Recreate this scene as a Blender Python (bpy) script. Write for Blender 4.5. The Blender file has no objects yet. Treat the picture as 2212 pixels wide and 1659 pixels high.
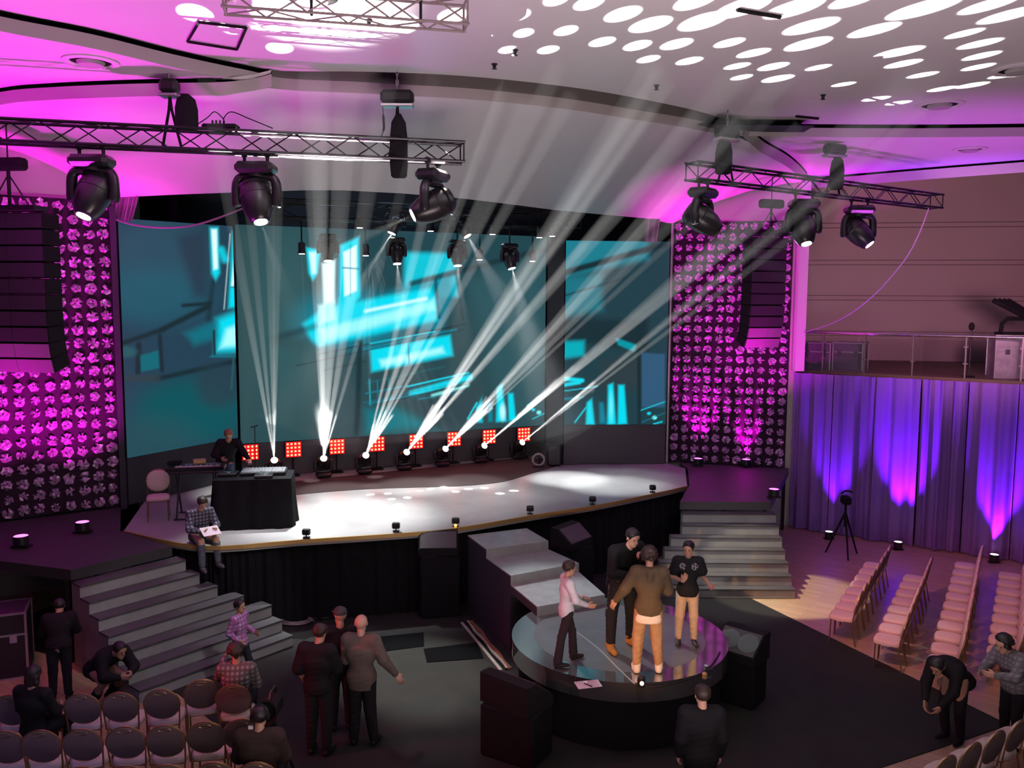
import bpy, bmesh, math, random
import numpy as np
from mathutils import Vector, Matrix
random.seed(7)
SC = bpy.context.scene
COL = SC.collection
PI = math.pi
R = math.radians
# ------------------------------------------------------------------ camera
FPX = 1840.0
CAMZ = 6.0
PITCH, ROLL = R(5.65), R(0.34)
_f = Vector((0, math.cos(PITCH), -math.sin(PITCH)))
_r0 = Vector((1, 0, 0))
_u0 = Vector((0, math.sin(PITCH), math.cos(PITCH)))
_r = math.cos(ROLL) * _r0 + math.sin(ROLL) * _u0
_u = -math.sin(ROLL) * _r0 + math.cos(ROLL) * _u0
EYE = Vector((0, 0, CAMZ))
cd = bpy.data.cameras.new('camera')
cd.sensor_width = 36.0
cd.lens = 36.0 * FPX / 2212.0
cd.clip_end = 200
cam = bpy.data.objects.new('camera', cd)
COL.objects.link(cam)
M = Matrix((( _r.x, _u.x, -_f.x, EYE.x), (_r.y, _u.y, -_f.y, EYE.y), (_r.z, _u.z, -_f.z, EYE.z), (0, 0, 0, 1)))
cam.matrix_world = M
SC.camera = cam
SC.view_settings.view_transform = 'Standard'
SC.view_settings.look = 'None'
SC.view_settings.gamma = 1
SC.view_settings.use_curve_mapping = False
SC.view_settings.exposure = 0.0
SC.cycles.max_bounces = 5
SC.cycles.diffuse_bounces = 1
SC.cycles.glossy_bounces = 3
SC.cycles.transmission_bounces = 4
SC.cycles.transparent_max_bounces = 96
SC.cycles.volume_bounces = 0
SC.cycles.sample_clamp_indirect = 4.0
SC.cycles.caustics_reflective = False
SC.cycles.caustics_refractive = False
SC.cycles.use_denoising = True
SC.cycles.use_light_tree = True
SC.cycles.use_adaptive_sampling = False
SC.cycles.adaptive_threshold = 0.03


def ray(px, py):
    return _f * FPX + _r * (px - 1106.0) + _u * (829.5 - py)


def at(px, py, z):
    """world point at height z on the line of sight of a pixel"""
    d = ray(px, py)
    return EYE + d * ((z - CAMZ) / d.z)


def atY(px, py, y):
    d = ray(px, py)
    return EYE + d * (y / d.y)


# ------------------------------------------------------------------ world and lights
w = bpy.data.worlds.new('world')
SC.world = w
w.use_nodes = True
w.node_tree.nodes['Background'].inputs[0].default_value = (0.6, 0.52, 0.6, 1)
w.node_tree.nodes['Background'].inputs[1].default_value = 0.013


def light(name, kind, loc, power, color=(1, 1, 1), to=None, size=0.1, angle=40, blend=0.3, sy=None):
    l = bpy.data.lights.new(name, kind)
    l.energy = power
    l.color = color
    if kind == 'SPOT':
        l.spot_size = R(angle)
        l.spot_blend = blend
        l.shadow_soft_size = size
    elif kind == 'AREA':
        l.size = size
        if sy:
            l.shape = 'RECTANGLE'
            l.size_y = sy
    else:
        l.shadow_soft_size = size
    o = bpy.data.objects.new(name, l)
    COL.objects.link(o)
    o.location = loc
    if to is not None:
        d = (Vector(to) - Vector(loc)).normalized()
        o.rotation_euler = d.to_track_quat('-Z', 'Y').to_euler()
    return o


MAGENTA = (1.0, 0.0, 0.78)
STAGE_Z = 1.6
CEIL = 9.4
# house light over the audience, plus an added unseen fill brightening the ceiling
light('house_wash', 'AREA', (1.5, 1.0, 9.2), 14, (1.0, 0.86, 0.86), to=(1.5, 12, 1.0), size=9, sy=4)
light('added_ceiling_fill', 'AREA', (1.5, 5.3, 2.0), 560, (1.0, 0.76, 0.80), to=(1.5, 8.3, 9.4), size=6, sy=2)
# magenta colour washes on the ceiling cove and the white fascia
light('wash_magenta_left', 'SPOT', (-9.0, 14.2, 2.0), 2000, MAGENTA, to=(-7.6, 15.8, 8.6), size=0.25, angle=52, blend=1.0)
light('wash_magenta_far_left', 'SPOT', (-8.6, 11.5, 2.0), 3600, (1.0, 0.02, 0.9), to=(-6.8, 11.0, 9.4), size=0.25, angle=82, blend=1.0)
light('wash_magenta_right', 'SPOT', (5.9, 20.4, 1.9), 1900, MAGENTA, to=(4.9, 20.6, 8.6), size=0.25, angle=42, blend=1.0)
light('wash_violet_right', 'SPOT', (9.0, 16.5, 3.0), 1300, (0.80, 0.10, 1.0), to=(8.6, 18.0, 9.2), size=0.25, angle=80, blend=1.0)
light('wash_mauve_wall', 'SPOT', (9.0, 14.0, 6.0), 1500, (1.0, 0.45, 0.62), to=(12.5, 26.0, 6.8), size=0.4, angle=60, blend=0.8)
# warm front light on the round platform, white top light on the stage
light('front_warm', 'SPOT', (-1.6, 1.8, 3.6), 2700, (1.0, 0.46, 0.14), to=(1.95, 11.6, 1.40), size=0.05, angle=9.5, blend=0.5)
light('top_cool', 'SPOT', (-2.2, 19.0, 8.0), 2600, (0.86, 0.97, 1.0), to=(1.1, 12.7, 1.0), size=0.07, angle=21, blend=0.7)
light('floor_warm', 'SPOT', (0.4, 15.5, 8.1), 4200, (1.0, 0.84, 0.62), to=(5.6, 17.0, 0), size=0.04, angle=17, blend=0.3)
light('chairs_red', 'SPOT', (1.5, 9.0, 8.2), 1800, (1.0, 0.24, 0.22), to=(7.8, 15.4, 0.4), size=0.06, angle=34, blend=0.9)
light('red_left', 'SPOT', (-8.5, 8.6, 4.0), 1100, (1.0, 0.05, 0.07), to=(-1.6, 11.2, 1.3), size=0.06, angle=34, blend=0.9)
light('floor_patch', 'SPOT', (-4.5, 17.5, 8.0), 6500, (0.97, 1.0, 0.90), to=(-1.5, 13.2, 0), size=0.05, angle=19, blend=0.8)
light('ceiling_blotch', 'SPOT', (-4.6, 20.5, 2.3), 26000, (1.0, 1.0, 0.96), to=tuple(at(700, 20, CEIL)), size=0.05, angle=11, blend=1.0)
light('stairs_right', 'SPOT', (-2.5, 5.0, 5.4), 1500, (0.98, 1.0, 0.96), to=tuple(at(1560, 1170, .8)), size=0.05, angle=10, blend=0.6)
light('red_floor', 'SPOT', (-6.5, 9.0, 7.5), 260, (1.0, 0.05, 0.05), to=tuple(at(70, 1465, 0)), size=0.06, angle=20, blend=0.9)
light('stairs_left', 'SPOT', (1.0, 8.0, 8.3), 800, (1.0, 0.93, 0.93), to=(-5.2, 13.9, 0.6), size=0.04, angle=20, blend=0.35)
light('front_rows', 'SPOT', (-1.0, 13.5, 8.3), 1000, (1.0, 0.88, 0.74), to=(-5.0, 10.2, 0.6), size=0.1, angle=38, blend=0.8)
light('rows_violet', 'SPOT', (-3.5, 0.5, 7.5), 480, (0.36, 0.30, 1.0), to=(-6.2, 9.6, 0.6), size=0.2, angle=26, blend=1.0)
light('rows_front', 'SPOT', (3.0, 1.0, 8.5), 130, (1.0, 0.80, 0.72), to=(-4.5, 10.2, 0.6), size=0.2, angle=30, blend=1.0)
light('added_house_fill', 'AREA', (-3.6, 20.4, 8.95), 40, (0.60, 0.72, 1.0), to=(-2.2, 24.0, 8.0), size=5, sy=0.3)  # added unseen light standing in for haze glow in the stage house


# ------------------------------------------------------------------ materials
def mat(name, color=(0.5, 0.5, 0.5), rough=0.6, metal=0.0, emit=None, strength=1.0, spec=0.5, noise=0.0, nscale=8.0, bump=0.0, bscale=40.0, alpha=1.0, trans=0.0):
    m = bpy.data.materials.new(name)
    m.use_nodes = True
    nt = m.node_tree
    b = nt.nodes['Principled BSDF']
    b.inputs['Base Color'].default_value = (*color, 1)
    b.inputs['Roughness'].default_value = rough
    b.inputs['Metallic'].default_value = metal
    b.inputs['Specular IOR Level'].default_value = spec
    if trans:
        b.inputs['Transmission Weight'].default_value = trans
    if alpha < 1:
        b.inputs['Alpha'].default_value = alpha
    if emit:
        b.inputs['Emission Color'].default_value = (*emit, 1)
        b.inputs['Emission Strength'].default_value = strength
    if noise or bump:
        tc = nt.nodes.new('ShaderNodeTexCoord')
    if noise:
        n = nt.nodes.new('ShaderNodeTexNoise')
        n.inputs['Scale'].default_value = nscale
        n.inputs['Detail'].default_value = 4
        nt.links.new(tc.outputs['Object'], n.inputs['Vector'])
        mx = nt.nodes.new('ShaderNodeMix')
        mx.data_type = 'RGBA'
        mx.inputs[6].default_value = (*[c * (1 - noise) for c in color], 1)
        mx.inputs[7].default_value = (*[min(1, c * (1 + noise)) for c in color], 1)
        nt.links.new(n.outputs['Fac'], mx.inputs[0])
        nt.links.new(mx.outputs[2], b.inputs['Base Color'])
    if bump:
        n2 = nt.nodes.new('ShaderNodeTexNoise')
        n2.inputs['Scale'].default_value = bscale
        nt.links.new(tc.outputs['Object'], n2.inputs['Vector'])
        bp = nt.nodes.new('ShaderNodeBump')
        bp.inputs['Strength'].default_value = bump
        bp.inputs['Distance'].default_value = 0.01
        nt.links.new(n2.outputs['Fac'], bp.inputs['Height'])
        nt.links.new(bp.outputs['Normal'], b.inputs['Normal'])
    return m


def emitmat(name, color, strength, sample=True):
    m = bpy.data.materials.new(name)
    m.use_nodes = True
    nt = m.node_tree
    nt.nodes.remove(nt.nodes['Principled BSDF'])
    e = nt.nodes.new('ShaderNodeEmission')
    e.inputs[0].default_value = (*color, 1)
    e.inputs[1].default_value = strength
    nt.links.new(e.outputs[0], nt.nodes['Material Output'].inputs[0])
    if not sample:
        m.cycles.emission_sampling = 'NONE'
    return m


def wood_mat(name, c1, c2, angle, rough=0.35):
    m = bpy.data.materials.new(name)
    m.use_nodes = True
    nt = m.node_tree
    b = nt.nodes['Principled BSDF']
    tc = nt.nodes.new('ShaderNodeTexCoord')
    mp = nt.nodes.new('ShaderNodeMapping')
    mp.inputs['Rotation'].default_value = (0, 0, angle)
    nt.links.new(tc.outputs['Object'], mp.inputs[0])
    br = nt.nodes.new('ShaderNodeTexBrick')
    br.inputs['Color1'].default_value = (*c1, 1)
    br.inputs['Color2'].default_value = (*c2, 1)
    br.inputs['Mortar'].default_value = (*[c * 0.5 for c in c1], 1)
    br.inputs['Scale'].default_value = 1.0
    br.inputs['Brick Width'].default_value = 0.9
    br.inputs['Row Height'].default_value = 0.12
    br.inputs['Mortar Size'].default_value = 0.004
    nt.links.new(mp.outputs[0], br.inputs['Vector'])
    nt.links.new(br.outputs['Color'], b.inputs['Base Color'])
    b.inputs['Roughness'].default_value = rough
    return m


MT = {}
MT['plaster'] = mat('plaster_white', (0.80, 0.78, 0.76), 0.55, noise=0.03, nscale=1.5)
MT['plaster_gloss'] = mat('plaster_satin', (0.78, 0.75, 0.75), 0.32, noise=0.03, nscale=1.5)
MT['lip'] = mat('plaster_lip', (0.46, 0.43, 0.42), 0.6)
MT['gap'] = mat('shadow_gap_black', (0.012, 0.01, 0.012), 0.9, spec=0.1)
MT['black'] = mat('black_metal', (0.012, 0.012, 0.014), 0.42, spec=0.4)
MT['blackm'] = mat('black_matt', (0.010, 0.010, 0.011), 0.85, spec=0.2)
MT['cloth'] = mat('black_cloth', (0.012, 0.012, 0.014), 0.95, spec=0.1, noise=0.3, nscale=6)
MT['wood'] = wood_mat('oak_parquet', (0.50, 0.36, 0.22), (0.40, 0.28, 0.17), R(35))
MT['carpet'] = mat('charcoal_stage_flooring', (0.024, 0.024, 0.0225), 0.8, noise=0.25, nscale=2.5, spec=0.12)
MT['stage'] = mat('grey_stage_vinyl', (0.42, 0.42, 0.41), 0.36, noise=0.22, nscale=2.2, spec=0.5)
MT['step'] = mat('grey_vinyl_shaded', (0.065, 0.065, 0.068), 0.5, noise=0.22, nscale=4)  # treads: same vinyl as the risers, their dimmer light put into the colour
MT['chrome'] = mat('chrome', (0.75, 0.74, 0.75), 0.22, 1.0)
MT['alu'] = mat('aluminium', (0.55, 0.55, 0.57), 0.35, 0.9)
MT['gold'] = mat('gold_frame', (0.42, 0.27, 0.12), 0.33, 0.85)
MT['lens'] = emitmat('lamp_lens_lit', (1.0, 0.98, 0.95), 9.0, False)


# ------------------------------------------------------------------ mesh builder
class MB:
    def __init__(s):
        s.v, s.f, s.m = [], [], []

    def add(s, vs, fs, m=0):
        b = len(s.v)
        s.v.extend([Vector(v) for v in vs])
        for f in fs:
            s.f.append(tuple(b + i for i in f))
            s.m.append(m)
        return s

    def box(s, c, size, rot=None, m=0):
        x, y, z = [d / 2 for d in size]
        vs = [Vector((sx * x, sy * y, sz * z)) for sz in (-1, 1) for sy in (-1, 1) for sx in (-1, 1)]
        if rot is not None:
            vs = [rot @ v for v in vs]
        c = Vector(c)
        return s.add([v + c for v in vs], [(0, 2, 3, 1), (4, 5, 7, 6), (0, 1, 5, 4), (2, 6, 7, 3), (0, 4, 6, 2), (1, 3, 7, 5)], m)

    def rbox(s, c, size, r=0.02, rot=None, m=0):
        """box with chamfered edges"""
        x, y, z = [d / 2 for d in size]
        r = min(r, x * .9, y * .9, z * .9)
        vs = []
        for sx in (-1, 1):
            for sy in (-1, 1):
                for sz in (-1, 1):
                    vs += [Vector((sx * x, sy * (y - r), sz * (z - r))), Vector((sx * (x - r), sy * y, sz * (z - r))), Vector((sx * (x - r), sy * (y - r), sz * z))]
        bm = bmesh.new()
        for v in vs:
            bm.verts.new(v)
        bmesh.ops.convex_hull(bm, input=bm.verts)
        bmesh.ops.recalc_face_normals(bm, faces=bm.faces)
        bm.verts.index_update()
        cc = Vector(c)
        s.add([(rot @ v.co if rot is not None else v.co) + cc for v in bm.verts], [[v.index for v in f.verts] for f in bm.faces], m)
        bm.free()
        return s

    def tube(s, pts, r, n=8, m=0, caps=True, closed=False):
        """swept tube; r number or list"""
        pts = [Vector(p) for p in pts]
        k = len(pts)
        rr = r if isinstance(r, (list, tuple)) else [r] * k
        vs, fs = [], []
        prev = None
        for i, p in enumerate(pts):
            if closed:
                t = (pts[(i + 1) % k] - pts[i - 1]).normalized()
            else:
                t = (pts[min(i + 1, k - 1)] - pts[max(i - 1, 0)]).normalized()
            if prev is None:
                a = Vector((0, 0, 1)) if abs(t.z) < 0.9 else Vector((1, 0, 0))
                u = t.cross(a).normalized()
            else:
                u = (prev - t * prev.dot(t)).normalized()
            prev = u
            w_ = t.cross(u)
            for j in range(n):
                a = 2 * PI * j / n
                vs.append(p + (u * math.cos(a) + w_ * math.sin(a)) * rr[i])
        rng = k if closed else k - 1
        for i in range(rng):
            for j in range(n):
                a, b = i * n + j, i * n + (j + 1) % n
                c, d = ((i + 1) % k) * n + (j + 1) % n, ((i + 1) % k) * n + j
                fs.append((a, b, c, d))
        if caps and not closed:
            fs.append(tuple(reversed(range(n))))
            fs.append(tuple(range((k - 1) * n, k * n)))
        return s.add(vs, fs, m)

    def lathe(s, prof, c=(0, 0, 0), axis=(0, 0, 1), n=20, m=0):
        """prof: list of (radius, height) along the axis"""
        ax = Vector(axis).normalized()
        a = Vector((0, 0, 1)) if abs(ax.z) < 0.9 else Vector((1, 0, 0))
        u = ax.cross(a).normalized()
        w_ = ax.cross(u)
        c = Vector(c)
        vs, fs = [], []
        for (r, h) in prof:
            for j in range(n):
                t = 2 * PI * j / n
                vs.append(c + ax * h + (u * math.cos(t) + w_ * math.sin(t)) * max(r, 1e-4))
        for i in range(len(prof) - 1):
            for j in range(n):
                fs.append((i * n + j, i * n + (j + 1) % n, (i + 1) * n + (j + 1) % n, (i + 1) * n + j))
        fs.append(tuple(reversed(range(n))))
        fs.append(tuple(range((len(prof) - 1) * n, len(prof) * n)))
        return s.add(vs, fs, m)

    def prism(s, outline, z0, z1, m=0):
        """outline: list of (x,y); vertical prism"""
        n = len(outline)
        vs = [(p[0], p[1], z0) for p in outline] + [(p[0], p[1], z1) for p in outline]
        fs = [tuple(reversed(range(n))), tuple(range(n, 2 * n))] + [(i, (i + 1) % n, n + (i + 1) % n, n + i) for i in range(n)]
        return s.add(vs, fs, m)

    def ribbon(s, A, B, m=0):
        n = len(A)
        return s.add(list(A) + list(B), [(i, i + 1, n + i + 1, n + i) for i in range(n - 1)], m)

    def build(s, name, mats, parent=None, smooth=False, loc=None, tri=False):
        me = bpy.data.meshes.new(name)
        vs = s.v
        if loc is not None:
            loc = Vector(loc)
            vs = [v - loc for v in vs]
        me.from_pydata([tuple(v) for v in vs], [], s.f)
        if not isinstance(mats, (list, tuple)):
            mats = [mats]
        for mm in mats:
            me.materials.append(mm)
        if len(mats) > 1:
            me.polygons.foreach_set('material_index', s.m)
        bm = bmesh.new()
        bm.from_mesh(me)
        bmesh.ops.recalc_face_normals(bm, faces=bm.faces)
        bm.to_mesh(me)
        bm.free()
        if smooth:
            me.polygons.foreach_set('use_smooth', [True] * len(me.polygons))
            try:
                me.set_sharp_from_angle(angle=R(40))
            except Exception:
                pass
        o = bpy.data.objects.new(name, me)
        COL.objects.link(o)
        if loc is not None:
            o.location = loc
        if parent is not None:
            o.parent = parent
        return o


def tag(o, label, cat, group=None, kind=None):
    if label:
        o['label'] = label
    if cat:
        o['category'] = cat
    if group:
        o['group'] = group
    if kind:
        o['kind'] = kind
    return o


def thing(name, label, cat, loc=(0, 0, 0), rz=0.0, group=None):
    o = bpy.data.objects.new(name, None)
    o.empty_display_size = 0.1
    COL.objects.link(o)
    o.location = loc
    o.rotation_euler = (0, 0, rz)
    return tag(o, label, cat, group)


def struct(o):
    o['kind'] = 'structure'
    return o


def dup(o, parent=None):
    c = o.copy()
    COL.objects.link(c)
    c.parent = parent
    if parent is not None:
        c.matrix_parent_inverse = o.matrix_parent_inverse.copy()
    for ch in list(o.children):
        dup(ch, c)
    return c


def dup_at(o, loc, rz, label, group=None):
    kids = list(o.children)
    c = o.copy()
    COL.objects.link(c)
    for ch in kids:
        dup(ch, c)
    c.location = loc
    c.rotation_euler = (0, 0, rz)
    c['label'] = label
    if group:
        c['group'] = group
    return c


def rotz(a):
    return Matrix.Rotation(a, 3, 'Z')


def interp(pts, n):
    """Catmull-Rom through points, n per span"""
    out = []
    P = [pts[0]] + list(pts) + [pts[-1]]
    for i in range(1, len(P) - 2):
        for k in range(n):
            t = k / n
            a, b, c, d = P[i - 1], P[i], P[i + 1], P[i + 2]
            out.append(0.5 * ((2 * b) + (c - a) * t + (2 * a - 5 * b + 4 * c - d) * t * t + (3 * b - a - 3 * c + d) * t ** 3))
    out.append(P[-2])
    return out
# ================================================================== THE SETTING
SZ = STAGE_Z
# floor
struct(MB().add([(-16, -1, 0), (20, -1, 0), (20, 30, 0), (-16, 30, 0)], [(0, 1, 2, 3)]).build('floor', MT['wood']))
cp = [at(1588, 1277, 0), at(2180, 1567, 0), at(1895, 1662, 0), Vector((4.2, 6.5, 0)), Vector((-2.6, 6.5, 0)), at(560, 1640, 0), at(385, 1500, 0), at(240, 1440, 0), Vector((-9.5, 14.5, 0)), Vector((-8, 19, 0)), Vector((6, 19.5, 0))]
struct(MB().prism([(p.x, p.y) for p in cp], 0.0, 0.012).build('floor_stage_covering', MT['carpet']))

# main ceiling edge and coves
cA = interp([at(x, y, CEIL) for x, y in [(-320, -70), (-150, -22), (0, 22), (200, 62), (370, 105), (520, 138), (610, 153), (800, 155), (1000, 164), (1200, 184), (1350, 207), (1500, 238), (1600, 264), (1750, 268), (2000, 269), (2212, 267), (2500, 264), (2800, 260)]], 4)
NA = len(cA)
zA = [CEIL] * NA
near = [Vector((p.x * 1.0, -1.0, CEIL)) for p in cA]
near[0].x, near[-1].x = -16, 20
for i, p in enumerate(near):
    p.x = -16 + 36 * i / (NA - 1)
far = [Vector(p) for p in cA]
far[0].x = min(far[0].x, -16)
struct(MB().ribbon(near, far).build('ceiling', MT['plaster_gloss']))


def offset(curve, d, dz):
    out = []
    for i, p in enumerate(curve):
        t = (curve[min(i + 1, len(curve) - 1)] - curve[max(i - 1, 0)]).normalized()
        n = Vector((-t.y, t.x, 0)).normalized()
        out.append(p + n * d + Vector((0, 0, dz)))
    return out


# shadow gap, then the plaster lip under it
def cove(curve, name, gap=0.07, drop=0.2, lipback=0.05):
    g = MB()
    a = curve
    b = offset(curve, 0.10, 0.0)
    c = offset(curve, 0.10, -gap)
    g.ribbon(a, b)
    g.ribbon(b, c)
    struct(g.build(name + '_shadow_gap', MT['gap']))
    l = MB()
    d = offset(curve, 0.0, -gap)
    e = offset(curve, lipback, -gap - drop)
    l.ribbon(c, d)
    l.ribbon(d, e)
    struct(l.build(name, MT['lip'], smooth=True))
    return e


iL = min(range(NA), key=lambda i: (cA[i] - at(590, 151, CEIL)).length)
iR = min(range(NA), key=lambda i: (cA[i] - at(1610, 264, CEIL)).length)
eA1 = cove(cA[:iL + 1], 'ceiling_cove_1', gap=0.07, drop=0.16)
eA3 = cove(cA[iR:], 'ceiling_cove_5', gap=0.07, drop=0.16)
# the deep shaded recess in the middle
MT['recess'] = mat('recess_shade_grey', (0.20, 0.185, 0.175), 0.8)  # shade of the undercut put into a darker base colour
mid = cA[iL:iR + 1]
wd = [0.10 + 0.34 * min(1, 4 * k / len(mid), 4 * (len(mid) - 1 - k) / len(mid)) for k in range(len(mid))]
r0, r1, r2, r3 = mid, [], [], []
for k, p in enumerate(mid):
    o_ = offset(mid, wd[k], 0)[k]
    r1.append(o_ + Vector((0, 0, 0.0)))
    r2.append(offset(mid, wd[k], -0.07)[k])
    r3.append(offset(mid, wd[k] + 0.04, -0.23)[k])
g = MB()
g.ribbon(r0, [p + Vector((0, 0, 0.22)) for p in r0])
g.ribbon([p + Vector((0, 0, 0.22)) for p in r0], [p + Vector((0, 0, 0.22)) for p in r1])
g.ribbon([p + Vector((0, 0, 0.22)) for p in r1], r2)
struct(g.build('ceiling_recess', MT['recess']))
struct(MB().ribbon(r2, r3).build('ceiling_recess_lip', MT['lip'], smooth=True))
eA = eA1[:-1] + r3 + eA3[1:]
iLe, iRe = len(eA1) - 1, len(eA1) + len(r3) - 2
ZB = CEIL - 0.23
# left and right side ceilings, from the main edge to the outer coves
cL = interp([at(x, y, ZB) for x, y in [(-320, 262), (-150, 224), (0, 190), (100, 180), (250, 173), (370, 170), (480, 168)]] + [at(550, 160, CEIL - 0.1), at(586, 151, CEIL - .02)], 4)
cR = interp([at(1612, 266, CEIL - .03), at(1630, 284, CEIL - .12)] + [at(x, y, ZB) for x, y in [(1655, 304), (1700, 330), (1730, 356), (1744, 374)]], 4)
cW = interp([at(x, y, ZB) for x, y in [(1744, 384), (1830, 377), (2000, 362), (2212, 345), (2500, 322), (2800, 298)]], 3)


def sheet(name, A, B, material):
    n = 40

    def res(C):
        L = [0]
        for i in range(1, len(C)):
            L.append(L[-1] + (C[i] - C[i - 1]).length)
        out = []
        for k in range(n + 1):
            t = L[-1] * k / n
            i = max(j for j in range(len(C)) if L[j] <= t + 1e-9)
            if i >= len(C) - 1:
                out.append(C[-1].copy())
            else:
                out.append(C[i].lerp(C[i + 1], (t - L[i]) / max(L[i + 1] - L[i], 1e-9)))
        return out
    m_ = MB().ribbon(res(A), res(B))
    return m_.build(name, material, smooth=True)


struct(sheet('ceiling_left_bay', eA[:iLe + 1], cL, MT['plaster_gloss']))
struct(sheet('ceiling_right_bay', eA[iRe:], cR + cW, MT['plaster_gloss']))
eL = cove(cL, 'ceiling_cove_2', gap=0.06, drop=0.17)
eR = cove(cR, 'ceiling_cove_3', gap=0.05, drop=0.2)
eW = cove(cW, 'ceiling_cove_4', gap=0.05, drop=0.22)
# curved white fascia over the proscenium opening
topc = eL[:-2] + eA[iLe:iRe + 1] + eR[2:]
lowz = [(-320, 285, 14.2), (-150, 290, 15.4), (0, 316, 16.5), (60, 335, 16.8), (120, 362, 17.1), (180, 395, 17.4), (236, 427, 17.6)]
low = [atY(x, y, d) for x, y, d in lowz]
for x, y in [(380, 420), (520, 415), (650, 411), (740, 411), (870, 418), (1000, 429), (1100, 441), (1200, 454), (1330, 466), (1400, 472)]:
    low.append(at(x, y, 8.13))
low += [atY(1451, 484, 23.0), atY(1500, 458, 22.9), atY(1545, 437, 22.8), atY(1620, 412, 22.5), atY(1700, 396, 22.3), atY(1744, 392, 22.2)]
fas = MB()
N = 110
def resample(C, n):
    L = [0]
    for i in range(1, len(C)):
        L.append(L[-1] + (C[i] - C[i - 1]).length)
    out = []
    for k in range(n + 1):
        t = L[-1] * k / n
        i = max(j for j in range(len(C)) if L[j] <= t + 1e-9)
        out.append(C[-1].copy() if i >= len(C) - 1 else C[i].lerp(C[i + 1], (t - L[i]) / max(L[i + 1] - L[i], 1e-9)))
    return out
T = resample(topc, N)
L_ = resample(low, N)
rows = []
for k in range(9):
    t = k / 8
    rows.append([a.lerp(b, t) + Vector((0, 0, 0.10 * math.sin(PI * t))) for a, b in zip(T, L_)])
for a, b in zip(rows[:-1], rows[1:]):
    fas.ribbon(a, b)
fas.ribbon(L_, [p + Vector((0, 0.25, 0.03)) for p in L_], 0)
struct(fas.build('ceiling_proscenium_fascia', MT['plaster_gloss'], smooth=True))

# proscenium side walls behind the glittering panels
PLa, PLb = Vector((-12.0, 15.0, 0)), Vector((-8.25, 17.7, 0))
PRa, PRb = Vector((4.25, 23.1, 0)), Vector((7.45, 22.25, 0))


def wallq(name, a, b, z0, z1, m, thick=0.0, sub=False):
    mm = MB()
    if thick:
        t = (b - a).normalized()
        n = Vector((-t.y, t.x, 0)) * thick
        mm.prism([(a.x, a.y), (b.x, b.y), (b.x + n.x, b.y + n.y), (a.x + n.x, a.y + n.y)], z0, z1)
    else:
        mm.add([(a.x, a.y, z0), (b.x, b.y, z0), (b.x, b.y, z1), (a.x, a.y, z1)], [(0, 1, 2, 3)])
    return mm.build(name, m)


struct(wallq('wall_stage_left', PLa + Vector((-.15, .2, 0)), PLb + Vector((-.15, .2, 0)), 0, 9.3, MT['plaster'], 0.2))
struct(wallq('wall_stage_right', PRa + Vector((0.05, .15, 0)), PRb + Vector((.05, .15, 0)), 0, 9.3, MT['plaster'], 0.2))
# black stage house
MT['house'] = mat('stage_house_black', (0.05, 0.055, 0.062), 0.9, spec=0.15)
struct(wallq('wall_back', Vector((-9.5, 22.0, 0)), Vector((5.5, 28.0, 0)), 0, 9.3, MT['house'], 0.2))
struct(wallq('wall_stage_house_left', Vector((-8.55, 17.95, 0)), Vector((-9.8, 22.0, 0)), 0, 9.3, MT['house'], 0.15))
struct(wallq('wall_stage_house_right', Vector((4.3, 23.3, 0)), Vector((5.5, 28.0, 0)), 0, 9.3, MT['house'], -0.15))
struct(MB().add([(-10, 16.2, 9.25), (5.6, 16.2, 9.25), (5.6, 28, 9.25), (-10, 28, 9.25)], [(0, 1, 2, 3)]).build('ceiling_stage_house', MT['house']))
# pillar at the right end of the stage and the balcony
pc = atY(1731, 700, 22.0)
struct(MB().box((pc.x, 22.15, 6.7), (0.24, 0.3, 5.0)).build('wall_pillar', MT['plaster']))
b0, b1 = Vector((7.5, 22.4, 0)), Vector((11.5, 19.65, 0))
bd = (b1 - b0).normalized()
b2 = b1 + bd * 7
bn = Vector((-bd.y, bd.x, 0))
MT['mauve'] = mat('mauve_wall_paint', (0.52, 0.40, 0.40), 0.6, noise=0.04, nscale=1.0)
wl0, wl1 = Vector((7.4, 27.0, 0)), Vector((22.0, 24.6, 0))
struct(wallq('wall_right', wl0, wl1, 0, 10.2, MT['mauve'], 0.2))
struct(wallq('wall_right_return', Vector((7.45, 22.6, 0)), wl0, 0, 10.2, MT['mauve'], 0.1))
wt = (wl1 - wl0).normalized()
wn = Vector((wt.y, -wt.x, 0))
MT['groove'] = mat('wall_groove', (0.22, 0.16, 0.17), 0.8)
for k, z in enumerate([8.33, 7.2, 6.12, 5.02]):
    g = MB()
    for dz in (-0.07, 0.07):
        a, b = wl0 + wn * 0.012, wl1 + wn * 0.012
        g.prism([(a.x, a.y), (b.x, b.y), (b.x - wn.x * .03, b.y - wn.y * .03), (a.x - wn.x * .03, a.y - wn.y * .03)], z + dz - 0.012, z + dz + 0.012)
    struct(g.build('trim_%d' % (k + 1), MT['groove']))
MT['balc'] = mat('brown_balcony_floor', (0.16, 0.10, 0.07), 0.6, noise=0.2, nscale=3)
bal = MB().prism([(b0.x, b0.y), (b2.x, b2.y), (22, 24.8), (7.4, 27.2)], 3.95, 4.2)
struct(bal.build('floor_balcony', MT['balc']))
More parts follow.
